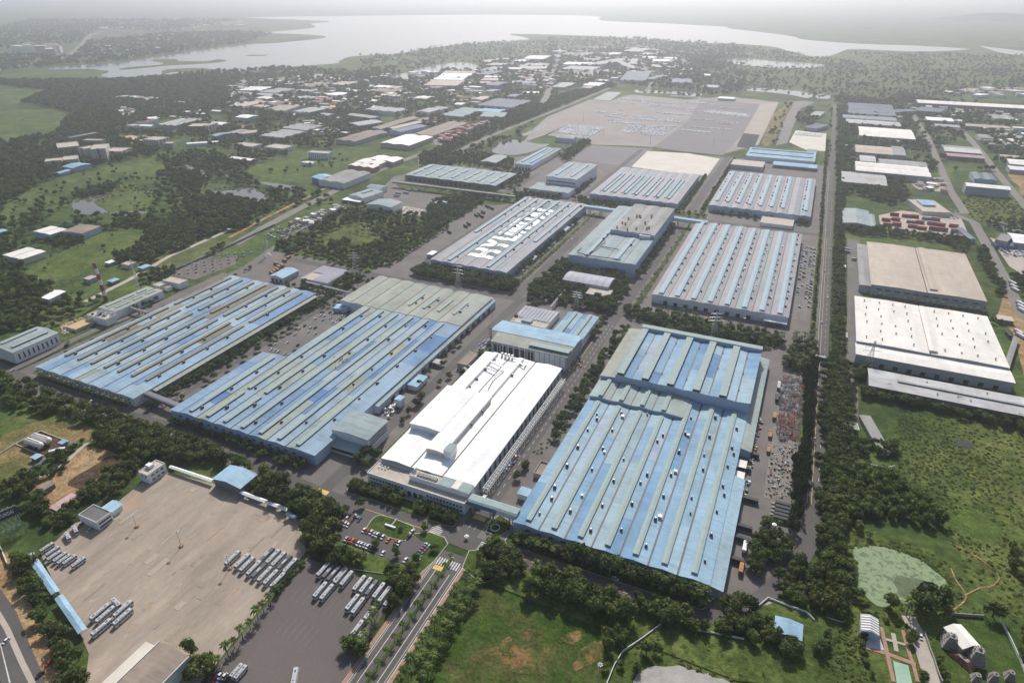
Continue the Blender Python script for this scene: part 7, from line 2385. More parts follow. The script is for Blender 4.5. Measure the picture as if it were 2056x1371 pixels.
for s in '2030,470 2035,490 2040,510 1990,370 2000,390 1985,350 2020,640 2030,660'.split():
 lorry('white','6 ' +s,.5,"white lorry in the brown yard at the right edge","lorries at the right edge")
lorry('dark','6 1960,655',.2,"dark lorry beside the cream warehouse's right wall")
lorry('dark','4 400,705',.9,"dark lorry on the road beside the left blue hall")
lorry('white','B 665,380',-.62,"white tanker lorry beside the gas tank pad")
for s in '615,328 615,350 612,372 606,392 600,412'.split():
 p=survey('9 ' +s,1.5)[0]
 t=thing('trailer',"dark parked trailer in the row beside the scrap store",'trailer',(p[0],p[1],.3),1.57,"parked trailers")
 put('cargo_box',TRK['dark']['cargo_box'],t)
 put('chassis',TRK['dark']['chassis'],t)
 for sx in (-1.05,1.05):
  put('wheel',BUS['white']['wheel'],t,(sx,-3,0))
# ---- shipping containers
def cont_mesh(col):
 b=MB()
 b.box(-6.1,6.1,-1.22,1.22,.08,2.55,'container_' +col)
 for k in range(24):
  x=-5.9+11.8*k/23
  b.box(x-.1,x+.1,-1.26,1.26,.12,2.5,'container_' +col,False)
 return b.mesh('container_' +col)
CONT={c: cont_mesh(c) for c in ('red','pinkish','rust','white','teal')}
ci=0
for s in '625,195 725,190 640,250 735,245 712,142 835,155 920,160 885,215 975,220 900,262 1000,282 1010,345 1045,182 1140,190 1100,232 1195,247 1120,288 1220,298 1145,352 1240,385 1330,258 1350,312 1365,375'.split():
 p=survey('O ' +s,5.3)[0]
 for k in range(2):
  c=R.choice(['red','rust','red','teal']) if k == 0 else R.choice(['pinkish','pinkish','red','white'])
  o=put('shipping_container',CONT[c],None,(p[0],p[1],.32+2.62*k),0)
  tag(o,"%s container %s in the stacks behind the tan warehouse" % (c if c != 'pinkish' else 'faded pink','at ground level' if k == 0 else 'on top'),'container',"containers behind the tan warehouse")
for reg,n in (('L 800,1130 1080,1010 1300,950 1315,965 1110,1070 900,1185',62),('L 650,965 760,935 860,945 760,992',22)):
 q=np.array(survey(reg))
 lo,hi=q.min(0),q.max(0)
 k=0
 while k < n:
  p=np.array([[R.uniform(lo[0],hi[0]),R.uniform(lo[1],hi[1])]])
  if not inside(p,q)[0]:
   continue
  k += 1
  hgt=R.choice([1,2,2,3])
  c=R.choice(['red','rust','red','pinkish','white'])
  o=put('shipping_container',CONT[c],None,(p[0][0],p[0][1],.32),0,(1.0,1.6,float(hgt)))
  tag(o,"%s container stack in the yard beside the white roof hall" % c,'container',"containers beside the white roof hall")
# ---- metal racks and scrap: uncountable
def clutter(name,label,region,n,mats,smin,smax,hmax,frame_=False,seed=1):
 rr=random.Random(seed)
 q=np.array(survey(region))
 lo,hi=q.min(0),q.max(0)
 mb=MB()
 k=0
 while k < n:
  p=np.array([[rr.uniform(lo[0],hi[0]),rr.uniform(lo[1],hi[1])]])
  k += 1
  if not inside(p,q)[0]:
   continue
  x,y=p[0]
  s,h=rr.uniform(smin,smax),rr.uniform(.4,hmax)
  m=rr.choice(mats)
  if frame_:
   for dx,dy in ((-s,-s),(s,-s),(s,s),(-s,s)):
    mb.box(x+dx-.1,x+dx+.1,y+dy-.1,y+dy+.1,.3,.3+h,m,False)
   for z in (.5,.3+h*.5,.3+h):
    mb.box(x-s,x+s,y-s-.08,y-s+.08,z-.08,z+.08,m,False)
    mb.box(x-s,x+s,y+s-.08,y+s+.08,z-.08,z+.08,m,False)
  else:
   a=rr.uniform(0,3)
   r4=[(x+s*math.cos(a+j*math.pi/2),y+s*math.sin(a+j*math.pi/2)) for j in range(4)]
   mb.hexa([(u,v,.25) for u,v in r4],[(u,v,.25+h) for u,v in r4],m,False)
 o=mb.build(name)
 o["kind"]="stuff"
 o["label"]=label
clutter('stacked_racks',"dense store of steel transport racks beside the right blue hall",'I 495,260 710,285 690,560 640,610 480,560',520,['wall_grey','rust','container_teal','steel_dark','container_pinkish','wall_white'],.7,1.3,3.4,True,5)
clutter('stacked_racks',"yellow and grey steel racks below the rack store",'I 470,600 690,600 660,730 640,840 480,840 450,740',260,['truck_brown','steel_dark','container_pinkish','wall_grey'],.7,1.4,3.0,True,6)
clutter('scrap_heap',"pale scrap and packing heap beside the lane",'I 420,880 640,880 620,1050 560,1371 350,1371 380,1100',170,['wall_grey','stone_carved','wall_tan','rust','container_teal','fan_dark','fan_dark','wall_dark','wall_dark'],.3,1.0,1.5,False,7)
clutter('stored_goods',"goods stacked along the highway beside the park",'P 500,400 800,310 980,250 950,330 700,420 520,450',160,['wall_white','wall_grey','wall_tan','steel_dark','wall_grey'],.5,1.6,1.8,False,8)
clutter('stored_goods',"cluttered small works beside the highway",'P 0,620 180,500 500,430 460,560 200,660 0,740',200,['wall_white','wall_grey','wall_grey','wall_dark','wall_tan'],.6,2.0,2.4,False,9)
clutter('rubble_heap',"pale rubble in the park yard",'P 1490,395 1550,320 1890,372 1800,420',140,['wall_cream','wall_white','wall_tan'],.5,1.8,1.4,False,10)
clutter('site_material',"timber, pipes and diggings beside the white hall",'E 970,1050 1130,810 1180,860 1020,1010',90,['rust','truck_brown','steel_white','wall_cream','pit_blue'],.3,1.2,1.6,False,11)
clutter('site_material',"building material behind the unfinished hall",'5 830,690 900,650 920,740 830,745',60,['rust','wall_tan','steel_dark','pit_blue'],.4,1.4,1.8,False,12)
clutter('site_material',"brick piles before the unfinished hall",'5 1350,830 1440,780 1450,840 1360,880',70,['rust','wall_tan','truck_brown','wall_cream'],.4,1.3,1.6,False,13)
clutter('plant_equipment',"tanks and pipes in the small court beside the annex",'E 150,520 300,400 340,460 220,590',70,['wall_white','galvanised','fan_dark','wall_tan'],.5,1.6,2.6,False,14)
clutter('stored_goods',"pallets and bins along the right blue hall's lean to",'I 290,640 330,640 240,1060 170,1371 150,1371 200,1060',90,['wall_white','fan_dark','line_yellow','container_teal','rust'],.5,1.2,1.8,False,15)
clutter('machinery_yard',"vehicles and machines in the yard at the right edge",'O 1760,490 2056,520 2056,610 1850,600',80,['wall_white','wall_grey','wall_blue','fan_dark'],.8,2.0,2.6,False,16)
clutter('machinery_yard',"machines and boxes beside the double roof hall",'N 900,980 1180,960 1180,1060 980,1050',90,['wall_white','wall_grey','wall_tan','fan_dark'],.8,2.4,2.6,False,17)
clutter('pump_equipment',"pipes and tanks on the sandy pump ground",'H 0,1090 280,960 420,1000 300,1100 40,1190',70,['wall_white','wall_cream','galvanised'],.5,1.5,2.2,False,18)
mb=MB()
# ================================================================ VEGETATION
def crown_mesh(name,m,seed,lobes=11,per=52,leaf=.2,squash=.78,spread=.62,lobe_r=(.30,.48),core=True):
 """crown of unit radius: many leaf sprays on overlapping lobes, with gaps and an uneven outline"""
 rr=np.random.RandomState(seed)
 v,f=[],[]
 cs=[]
 for k in range(lobes):
  while True:
   p=rr.uniform(-1,1,3)
   if np.linalg.norm(p) < 1:
    break
  p=p*spread
  p[2]=p[2]*squash
  cs.append((p,rr.uniform(*lobe_r)))
 for c,r in cs:
  n=int(per*(r/.4) ** 2)
  for i in range(n):
   d=rr.normal(size=3)
   d /= np.linalg.norm(d)
   if d[2] <-.55:
    continue
   q=c+d*r*rr.uniform(.82,1.12)
   if any(np.linalg.norm(q-c2) < r2*.8 for c2,r2 in cs if c2 is not c):
    continue
   nn=d+rr.normal(size=3)*.55
   nn /= np.linalg.norm(nn)
   u=np.cross(nn,rr.normal(size=3))
   u /= np.linalg.norm(u)
   w=np.cross(nn,u)
   s=leaf*rr.uniform(.6,1.25)
   i0=len(v)
   bend=nn*s*.25
   v += [tuple(q-u*s*.8-bend),tuple(q-w*s*.55),tuple(q+u*s*.8-bend),tuple(q+w*s*.55)]
   f.append((i0,i0+1,i0+2,i0+3))
 if core:
  for c,r in cs:
   i0=len(v)
   rad=r*.72
   ph=[(0,0,1)]+[(math.sin(1.1)*math.cos(a),math.sin(1.1)*math.sin(a),math.cos(1.1)) for a in np.arange(5)*2*math.pi/5]+[(math.sin(2.03)*math.cos(a),math.sin(2.03)*math.sin(a),math.cos(2.03)) for a in (np.arange(5)+.5)*2*math.pi/5]+[(0,0,-1)]
   v += [tuple(c+np.array(p)*rad*rr.uniform(.8,1.15)) for p in ph]
   T_=[(0,i,i % 5+1) for i in range(1,6)]+[(i,i+5,i % 5+1) for i in range(1,6)]+[(i % 5+1,i+5,i % 5+6) for i in range(1,6)]+[(11,i % 5+6,i+5) for i in range(1,6)]
   f += [tuple(i0+j for j in t_) for t_ in T_]
 me=bpy.data.meshes.new(name)
 me.from_pydata(v,[],f)
 me.materials.append(MATS[m])
 return me
def trunk_mesh(name,seed):
 rr=random.Random(seed)
 mb=MB()
 mb.cyl((0,0),.09,.06,0,.62,'bark',7)
 for k in range(5):
  a=2*math.pi*k/5+rr.uniform(-.4,.4)
  mb.bar((0,0,.45+.05*k),(.5*math.cos(a),.5*math.sin(a),.95+rr.uniform(-.1,.2)),.035,'bark',5)
 return mb.mesh(name)
BROAD=[crown_mesh('crown_broad_%d' % i,'leaf_broad',10+i,9+i % 4,50,.17,.72+.06*(i % 3)) for i in range(7)]
LIGHT=[crown_mesh('crown_light_%d' % i,'leaf_light',40+i,9,44,.17,.75) for i in range(3)]
OLIVE=[crown_mesh('crown_olive_%d' % i,'leaf_olive',50+i,8,36,.18,.8) for i in range(2)]
FINE=[crown_mesh('crown_fine_%d' % i,'leaf_fine',60+i,12,46,.13,1.0,.6,(.24,.38)) for i in range(3)]
BUSH=[crown_mesh('bush_%d' % i,'leaf_scrub',80+i,7,34,.3,.42,.8) for i in range(4)]
TRUNK=[trunk_mesh('trunk_%d' % i,i) for i in range(3)]
def palm_crown(seed):
 rr=random.Random(seed)
 mb=MB()
 for k in range(17):
  a=2*math.pi*k/17+rr.uniform(-.15,.15)
  el=rr.uniform(.0,.95)
  L=rr.uniform(.85,1.1)
  pts=[]
  for j in range(5):
   s=j/4
   rad=L*s*(math.cos(el)*.75+.3)
   z=L*(s*math.sin(el)-.75*s*s)
   pts.append((rad,z,.13*(1-abs(2*s-.9))+.02))
  for j in range(4):
   for sd in (-1,1):
    (r0,z0,w0),(r1,z1,w1)=pts[j],pts[j+1]
    c,s_=math.cos(a),math.sin(a)
    mb.face([(r0*c,r0*s_,z0),(r1*c,r1*s_,z1),(r1*c-sd*w1*s_,r1*s_+sd*w1*c,z1-w1*.6),(r0*c-sd*w0*s_,r0*s_+sd*w0*c,z0-w0*.6)],'leaf_palm')
 return mb.mesh('palm_crown')
PALM=[palm_crown(i) for i in range(3)]
_b=MB()
_b.cyl((0,0),.045,.035,0,.5,'palm_bark',7)
_b.hexa([(.035*math.cos(a),.035*math.sin(a),.5) for a in np.arange(7)*2*math.pi/7],[(.03+.03*math.cos(a),.03*math.sin(a),1.0) for a in np.arange(7)*2*math.pi/7],'palm_bark')
PALM_TRUNK=_b.mesh('palm_trunk')
PLANTS=[]          # (x, y, radius, kind, label, group)
def blocked_mask(pts):
 m=np.zeros(len(pts),bool)
 for poly in BLOCKED:
  lo,hi=poly.min(0),poly.max(0)
  c=(pts[:,0] > lo[0]) & (pts[:,0] < hi[0]) & (pts[:,1] > lo[1]) & (pts[:,1] < hi[1]) & ~m
  if c.any():
   idx=np.where(c)[0]
   m[idx]=inside(pts[idx],poly)
 return m
GROW=1.15
def grow(poly,spacing,rmin,rmax,kind,label,group,keep=1.0,force=False,clump=0.0):
 q=np.array(survey(poly) if isinstance(poly,str) else poly)
 lo,hi=q.min(0),q.max(0)
 gx,gy=np.meshgrid(np.arange(lo[0],hi[0],spacing),np.arange(lo[1],hi[1],spacing))
 pts=np.c_[gx.ravel(),gy.ravel()]
 pts=pts+NR.uniform(-.42,.42,pts.shape)*spacing
 pts=pts[inside(pts,q)]
 if keep < 1:
  x,y=pts[:,0],pts[:,1]
  k=1.0 if clump == 0 else 1+clump*(np.sin(x*.021+1.3*np.sin(y*.013))+np.sin(y*.027+1.7*np.sin(x*.017))+.8*np.sin((x+y)*.061))
  pts=pts[NR.rand(len(pts)) < keep*k]
 if not force and len(pts):
  pts=pts[~blocked_mask(pts)]
 for x,y in pts:
  PLANTS.append((x,y,NR.uniform(rmin,rmax)*(GROW if kind != 'bush' else 1),kind,label,group))
 return len(pts)
def spots(s,r,kind,label,group):
 for x,y in survey(s):
  PLANTS.append((x,y,r*NR.uniform(.85,1.15),kind,label,group))
def row(a,b,spacing,rmin,rmax,kind,label,group,jit=.8,skip=0.0):
 a,b=np.array(a,float),np.array(b,float)
 n=max(1,int(np.linalg.norm(b-a)/spacing))
 for k in range(n+1):
  if NR.rand() < skip:
   continue
  p=a+(b-a)*k/n+NR.uniform(-jit,jit,2)
  PLANTS.append((p[0],p[1],NR.uniform(rmin,rmax)*(1.25 if kind != 'bush' else 1),kind,label,group))
BT='broad'
# --- near belts
grow('7 990,90 850,20 1100,-20 1400,40 1520,120 1480,160 1350,90',6.0,3.6,5.2,BT,"dark broadleaf tree in the belt above the bus yard","trees above the bus yard")
grow('7 1450,180 1560,150 1750,180 1900,230 2038,330 2060,420 1980,560 1940,640 1800,640 1700,410 1440,240',7.5,4.6,6.4,BT,"large broadleaf tree in the grove right of the blue shelter","grove right of the blue shelter")
grow('7 1760,640 1900,640 2060,680 2060,720 1880,690',6.5,3.5,4.6,BT,"broadleaf tree between grove and asphalt lot","trees by the asphalt lot",.7)
grow('B 470,1020 560,1000 780,980 880,860 1200,640 1440,480 1600,500 1560,640 1400,860 1150,940 1060,960 880,1100 820,1250 700,1290 560,1250 480,1150',5.6,3.0,4.6,BT,"broadleaf tree in the row left of the bus yard","trees left of the bus yard")
grow('7 20,660 190,640 230,720 330,960 430,1080 490,1180 560,1300 640,1371 620,1450 300,1420 240,1250 100,980 60,800',6.2,3.4,5.0,BT,"broadleaf tree in the belt along the bottom left highway","trees along the left highway")
grow('4 -40,900 260,930 560,1070 760,1110 900,1190 1180,1250 1320,1322 1300,1420 1000,1380 800,1330 560,1240 540,1190 350,1130 150,1120 0,1040',6.6,3.6,5.2,BT,"broadleaf tree in the belt between front road and gas tanks","belt above the gas tanks",.9)
grow('B 1060,240 1240,160 1500,20 1800,60 2000,200 2056,420 1900,480 1600,480 1420,420 1250,380 1180,320',6.2,3.6,5.2,BT,"broadleaf tree in the clump beside the control building","clump by the control building")
grow('B 560,440 700,400 860,340 980,260 970,340 880,400 720,500 600,520',5.0,2.2,3.2,BT,"small broadleaf tree along the curved garden path","trees by the curved path",force=True)
grow('B 500,640 620,570 780,530 820,570 700,650 560,700',5.0,2.4,3.4,BT,"small broadleaf tree in the bushy island by the earth track","trees by the earth track",force=True)
grow('B 110,780 230,680 380,640 520,640 420,800 250,960 80,1000 0,980 0,880',6.0,3.0,4.6,BT,"broadleaf tree near the billboard","trees near the billboard",force=True)
grow('B 240,980 420,880 520,920 500,1060 380,1090 280,1060',6.0,3.0,4.4,BT,"broadleaf tree right of the billboard","trees right of the billboard",force=True)
spots('B 290,640 140,800 60,760',3.6,BT,"broadleaf tree at the dry lawn's lower edge","trees at the dry lawn")
grow('0 380,852 450,872 560,915 625,935 610,950 480,905 380,868',5.5,2.6,3.8,BT,"broadleaf tree along the middle blue hall's front","trees before the middle hall",.8)
row((-428,281),(-300,280),7,2.4,3.4,BT,"broadleaf tree along the middle blue hall's front","trees before the middle hall",1.5)
row((-596,280),(-482,280),8,2.2,3.2,'palm',"palm before the left blue hall","palms before the left hall",1.0)
grow('8 0,330 60,350 60,400 20,430 0,420',5,2.6,3.6,BT,"broadleaf tree left of the car park drive","trees left of the car park")
spots('R 430,790',4.0,BT,"round tree at the car park's upper left corner",None)
spots('R 1075,1030',4.4,BT,"round tree at the car park's right corner",None)
spots('R 800,1300',4.0,'light',"pale green tree at the car park's lower edge",None)
spots('R 590,1200',3.2,'light',"pale tree between the lowest car rows",None)
spots('R 215,1060',3.6,BT,"tree beside the left car cluster",None)
spots('R 1175,1250',3.4,BT,"tree at the top of the entrance bank",None)
spots('R 1000,1360',3.8,'light',"pale green tree at the lower end of the entrance bank",None)
spots('R 838,1045',2.0,BT,"small round tree on the oval lawn",None)
spots('R 600,950',1.4,'bush',"tiny shrub on the oval lawn",None)
grow('R -60,760 60,900 110,1050 120,1180 300,1240 520,1340 560,1420 300,1420 0,1300',6.4,3.6,5.2,BT,"broadleaf tree in the grove below the car park","grove below the car park")
grow('8 240,740 330,700 500,720 500,790 400,890 320,960 240,930 330,880',6.0,3.2,4.6,BT,"broadleaf tree between coach lot and entrance road","trees right of the coach lot",force=True)
grow('8 100,1130 180,1140 160,1210 90,1230 30,1180',5.5,3.4,4.4,BT,"broadleaf tree at the coach lot's lower corner","trees at the coach lot corner",force=True)
row(survey('8 235,960')[0],survey('8 140,1180')[0],6,2.4,3.4,'palm',"palm beside the coach lot and entrance road","palms by the coach lot",.8)
for k,dx in enumerate((3.5,8.0,12.5)):
 row((-138.5+dx,150),(-138.5+dx,238),6.2,2.4,3.3,'palm',"palm in the grove right of the entrance road","palms right of the entrance road",1.2)
row((-151.4,160),(-151.4,246),7.5,1.7,2.3,'palm',"small palm on the entrance road median","palms on the median",.15)
row((-151.4,70),(-151.4,248),1.6,.55,.8,'bush',"clipped shrub of the entrance median hedge","median hedge",.15)
row(survey('7 1620,860')[0],survey('7 1290,1280')[0],5.5,2.4,3.2,'palm',"palm in the row between bus yard and coach lot","palms between yard and coach lot",.6)
row(survey('7 1770,680')[0],survey('7 1620,850')[0],3.2,1.6,2.4,BT,"low tree in the hedge between the yard's coaches and the lot","hedge beside the yard coaches",.6)
grow('7 1060,1200 1200,1170 1260,1230 1240,1371 1100,1380 1080,1290',6,3.6,4.8,BT,"broadleaf tree beside the brown roofed shed","trees by the brown shed",force=True)
grow('8 840,570 930,540 990,580 1070,690 1080,760 960,790 850,790 820,700',6.2,3.4,4.8,BT,"broadleaf tree at the field's upper left corner","trees at the field corner",force=True)
grow('8 1070,740 1180,730 1400,770 1560,860 1670,900 1680,1000 1560,1060 1480,1010 1200,880 1080,860',8.0,5.0,6.8,BT,"big dark tree along the field's upper edge","big trees along the field",force=True)
grow('8 1680,880 1900,920 2060,960 2060,1060 1880,1040 1700,1010',7.0,3.8,5.2,BT,"broadleaf tree south of the front road","trees south of the front road",force=True)
row((-122,259.5),(0,259.5),6.5,1.8,2.8,'light',"small pale tree on the front road's lower verge","small trees on the lower verge",1.2)
grow('8 1560,1090 1660,1080 1690,1150 1640,1210 1560,1200',5,3.4,4.4,BT,"dark tree beside the white bending wall","trees by the white wall",force=True)
spots('8 1560,1290 1650,1270 1740,1300',3.2,BT,"rounded tree at the bottom edge beside the wall","trees at the bottom wall")
grow('8 1790,1130 1900,1120 1900,1290 1800,1300',6,3,4.2,BT,"dark tree in the bank below the white wall","trees in the bank",.7,force=True)
for x0_,x1_,r0,r1,sp in ((-120,-84,3.2,4.2,4.5),(-84,-68,5.2,6.4,5),(-62,-6,4.6,5.8,4.6)):
 row((x0_,278),(x1_,278.5),sp,r0,r1,BT,"broadleaf tree along the right blue hall's front wall","trees before the right hall",.9)
row((-118,274),(-10,275),6,1.8,2.6,'palm',"palm along the right blue hall's front wall","palms before the right hall",.8)
grow('8 870,410 960,400 1010,450 1000,500 920,520 860,480',5,1.6,2.4,'palm',"palm on the lawn corner with the ring","palms on the lawn corner",.7)
for k in range(2):
 row((-247,274.5+4*k),(-209,274.5+4*k),4.6,2.8,3.8,BT,"tree before the left half of the white office block","trees before the office, left",.8)
 row((-193,274.5+4*k),(-166,274.5+4*k),4.6,2.8,3.8,BT,"tree before the right half of the white office block","trees before the office, right",.8)
row((-222,281),(-208,281),5,2.2,2.8,'palm',"tall palm beside the arched entrance","palms by the arched entrance",.5)
grow('R 340,340 480,280 560,270 640,310 520,440 400,420',6,4.2,5.4,BT,"dark tree left of the white office block","trees left of the office",force=True)
# --- right side
row((61.5,300),(61.5,1150),5.6,3.2,4.4,BT,"broadleaf tree in the dense row along the boundary road","boundary road trees",1.2)
row((68,300),(68,1150),6.0,3.2,4.6,BT,"broadleaf tree in the dense row along the boundary road","boundary road trees",1.2)
row((74,390),(74,520),6.0,3.4,4.8,BT,"broadleaf tree in the dense row along the boundary road","boundary road trees",2.0)
row((63,1160),(65,2240),8,3.4,5.0,BT,"broadleaf tree in the dense row along the boundary road","boundary road trees",2.0)
row((69,1160),(71,2240),9,3.4,5.0,BT,"broadleaf tree in the dense row along the boundary road","boundary road trees",2.0)
row((41,630),(41,1040),7,1.9,2.7,BT,"small tree in the thin row left of the boundary road","thin row left of the road",.6,.15)
row((40,1050),(38,1700),8,2.4,3.4,BT,"small tree in the thin row left of the boundary road","thin row left of the road",.8,.1)
grow('I 690,240 830,120 810,420 780,720 750,1050 735,1371 600,1371 650,1000 700,640',4.6,2.4,3.4,'fine',"dark feathery tree in the belt beside the boundary road","feathery belt by the road",force=True)
grow('9 680,60 775,-10 760,200 735,430 690,540 640,480 680,300',4.6,2.4,3.4,'fine',"dark feathery tree in the lower belt beside the boundary road","lower feathery belt",force=True)
grow('6 640,780 700,690 810,650 835,760 830,870 720,880 630,870',5.0,2.8,3.8,'palm',"palm in the clump above the rack store","palms above the rack store",.6,force=True)
grow('6 640,780 700,720 820,700 835,760 830,870 720,880 630,870',6.0,2.8,3.8,BT,"broadleaf tree in the clump above the rack store","trees above the rack store",force=True)
grow('9 425,540 500,500 620,520 650,600 640,680 560,720 450,775 420,690',5.6,3.8,4.8,BT,"dense round tree in the triangle inside the road bend","trees inside the road bend",force=True)
grow('9 480,400 560,410 640,440 640,500 560,490 480,480',5,2.8,3.8,BT,"tree beside the white drum","trees by the white drum",force=True)
grow('9 830,60 960,50 960,300 920,430 940,500 930,680 860,720 815,650 830,400',6.0,3.4,4.8,BT,"broadleaf tree right of the lower boundary road","trees right of the lower road",force=True)
grow('9 -40,755 60,745 200,800 215,860 120,880 -40,850',5.0,3.4,4.4,BT,"broadleaf tree at the right blue hall's front corner","trees at the hall's corner",force=True)
grow('9 260,920 320,890 430,920 440,1000 330,1050 250,1040',7,4.6,5.8,BT,"big tree below the road junction","trees below the junction",force=True)
grow('9 -100,950 260,960 420,1000 570,1040 650,1100 780,1140 800,1230 700,1250 480,1160 200,1070 -100,1040',6.2,3.4,4.8,BT,"broadleaf tree in the lower right belt","lower right belt",.95)
grow('9 560,760 660,740 700,690 790,690 880,720 890,980 860,1040 780,940 640,900',6.0,3.6,5.0,BT,"broadleaf tree between road bend and guard shed","trees by the road bend",force=True)
grow('9 800,1090 890,1080 900,1240 820,1240',5.5,3.0,4.0,BT,"tree right of the guard shed yard","trees right of the guard yard",force=True)
grow('9 930,140 1080,110 1250,160 1400,260 1560,400 1570,450 1420,450 1260,440 1000,390 910,300',6.0,3.6,5.0,'light',"spreading acacia in the right meadow grove","acacia grove",.95)
grow('9 960,400 1060,430 1150,520 1100,540 980,470',6,2.6,3.6,BT,"tree at the lower edge of the acacia grove","trees below the acacia grove")
grow('9 990,640 1060,650 1060,760 1000,790 960,740',5.5,2.8,3.8,BT,"tree on the algae pond's left bank","trees on the pond's left bank",force=True)
grow('9 1010,840 1090,850 1100,940 1020,950',5.5,3.0,4.0,BT,"tree below the algae pond's left bank","trees below the pond",force=True)
spots('C 725,190',5.0,BT,"broad tree on the algae pond's lower bank",None)
spots('C 880,270',4.6,'palm',"lone palm beside the algae pond",None)
grow('C 960,200 1150,60 1320,160 1340,300 1200,360 1000,330',7,5.5,7.5,BT,"huge dark tree beside the garden lane","huge trees by the garden lane",force=True)
spots('C 1740,280',5.5,BT,"lone round tree on the shrine lawn",None)
grow('C 420,420 480,430 520,700 560,860 500,900 440,700',4.0,1.6,2.4,BT,"shrubby tree in the garden's left hedge","garden left hedge",force=True)
grow('C 880,430 940,420 1000,560 990,640 920,620',4.2,2.0,2.8,BT,"small tree between garden and lane","garden lane trees",force=True)
row(survey('C 580,290')[0],survey('C 890,390')[0],4.2,1.5,2.1,'bush',"shrub in the garden's upper hedge","garden upper hedge",.4)
spots('C 1040,880 1050,920 1220,810 1260,890 1200,720',2.6,BT,"small tree near the bottom of the garden lane","trees at the lane's end")
grow('9 1890,600 2056,560 2100,780 1960,760',7,3.2,4.6,BT,"dark tree at the right edge of the meadow","trees at the meadow's right edge")
grow('9 2000,1000 2100,1000 2100,1340 2040,1330',7,3.0,4.4,BT,"tree beyond the pale garden wall","trees beyond the garden wall")
grow('6 870,830 1000,815 1045,960 1030,1100 1000,1322 860,1322 850,1100',6.0,3.4,4.8,BT,"broadleaf tree between boundary road and side road","trees by the side road",force=True)
grow('6 1100,960 1180,950 1300,970 1600,1030 2056,1130 2250,1170 2250,1260 2056,1225 1600,1120 1300,1060 1100,1040',6.0,3.4,4.6,BT,"tree in the dense dark hedge before the silver shed","hedge before the silver shed",force=True)
grow('6 1050,860 1140,850 1140,920 1060,930',5.5,3.2,4.2,BT,"tree at the silver shed's left end","trees left of the silver shed",force=True)
grow('6 970,1280 1300,1310 1290,1371 980,1371',6,3.0,4.2,BT,"tree above the acacia grove","trees above the acacia grove",force=True)
row((92,780),(215,778),6.5,2.2,3.0,'palm',"palm along the tan warehouse's front wall","palms before the tan warehouse",1.5)
row((150,768),(220,764),4.0,2.6,3.6,BT,"tree between the tan and cream warehouses","trees between the warehouses",2.0)
row((100,771),(150,769),5.0,1.6,2.4,BT,"tree between the tan and cream warehouses","trees between the warehouses",1.2)
grow('O 160,260 560,310 820,350 1150,390 1480,430 1500,480 1440,540 1100,440 700,400 420,395 180,350',7,3.2,4.6,BT,"tree in the belt above the tan warehouse","belt above the tan warehouse",.95)
grow('O 1560,470 1640,520 1740,700 1820,800 1880,960 1860,1060 1780,1040 1680,820 1580,640',7,3.2,4.6,BT,"tree along the outer right road","outer right road trees")
grow('O 1900,800 2056,800 2056,1020 1990,960',7,3.2,4.6,BT,"tree in the clump by the right edge lorries","clump by the lorries")
# --- inside the plant
grow(rr_pts(-414,-280,624,652,2),5.2,4.0,5.4,BT,"broadleaf tree in the belt before the lettered hall","belt before the lettered hall",force=True)
grow(BELT,6.0,2.8,3.8,'palm',"palm in the belt behind the right blue hall","palms behind the right hall",.45,force=True)
grow(BELT,5.5,3.2,4.8,BT,"broadleaf tree in the belt behind the right blue hall","belt behind the right hall",.9,force=True)
grow('5 1110,400 1300,230 1420,230 1700,330 1690,480 1560,560 1270,480 1130,500',5.8,3.6,5.4,BT,"broadleaf tree in the green court of the canteen","canteen court trees",.92)
grow('5 1440,700 1500,600 1570,560 1570,620 1510,720',5,3.2,4.4,BT,"tree beside the workshop's right wall","trees by the workshop",.9)
row((-285.5,642),(-285.5,958),9,2.2,3.0,'palm',"palm in the median beside the lettered hall","palms beside the lettered hall",.8)
row((-297,660),(-297,900),10,3.2,4.6,BT,"tree along the lettered hall's right wall","trees right of the lettered hall",1.0,.3)
row((-255,735),(-255,950),11,3.0,4.3,BT,"tree along the paint shop's left wall","trees left of the paint shop",1.0,.2)
row((-139.5,645),(-139.5,980),8,2.0,2.8,'palm',"palm in the median of the paint shop road","palms by the paint shop road",.8)
row((-158.5,735),(-158.5,945),10,3.8,5.1,BT,"tree along the paint shop's right wall","trees right of the paint shop",.8,.25)
row((-246,430),(-246,600),9,3.0,4.3,BT,"tree along the unfinished hall's left lane","trees by the unfinished hall",1.0,.3)
for s,r in (('690,80',3.9),('735,50',3.9),('620,150',3.9),('598,200',3.4),('655,285',3.9),('590,335',3.4),('455,455',4.7),('420,490',4.2),('365,545',3.9),('322,610',3.4),('500,265',3.4),('440,345',3.4)):
 spots('E ' +s,r,BT,"tree along the lane between middle and white halls","trees by the middle hall lane")
spots('E 1200,945 1150,1015 1215,920 1145,760 1310,545 1330,520',3.8,BT,"small tree beside the road right of the white hall","trees by the white hall's road")
grow('E 1260,820 1340,740 1420,640 1515,570 1515,680 1420,780 1290,870',3.4,.8,1.6,'bush',"low shrub in the bed left of the right blue hall","shrub bed by the right hall",.8,force=True)
row((-136,380),(-135,590),8,3.0,4.4,BT,"tree along the right blue hall's left wall","trees left of the right hall",1.4,.2)
row((-141,400),(-140,590),9,3.0,4.3,BT,"tree along the right blue hall's left wall","trees left of the right hall",1.0,.15)
row((-461.5,288),(-461.5,590),7,2.6,3.6,BT,"small tree on the kerb strip beside the left blue hall","kerb strip beside the left hall",1.0,.25)
row((-466,288),(-466,590),5,2.4,3.5,BT,"small tree in the strip beside the left blue hall","strip beside the left hall",.7,.1)
row((-449,300),(-449,590),9,2.4,3.5,BT,"small tree in the strip beside the middle hall road","strip beside the staff lot",.7,.35)
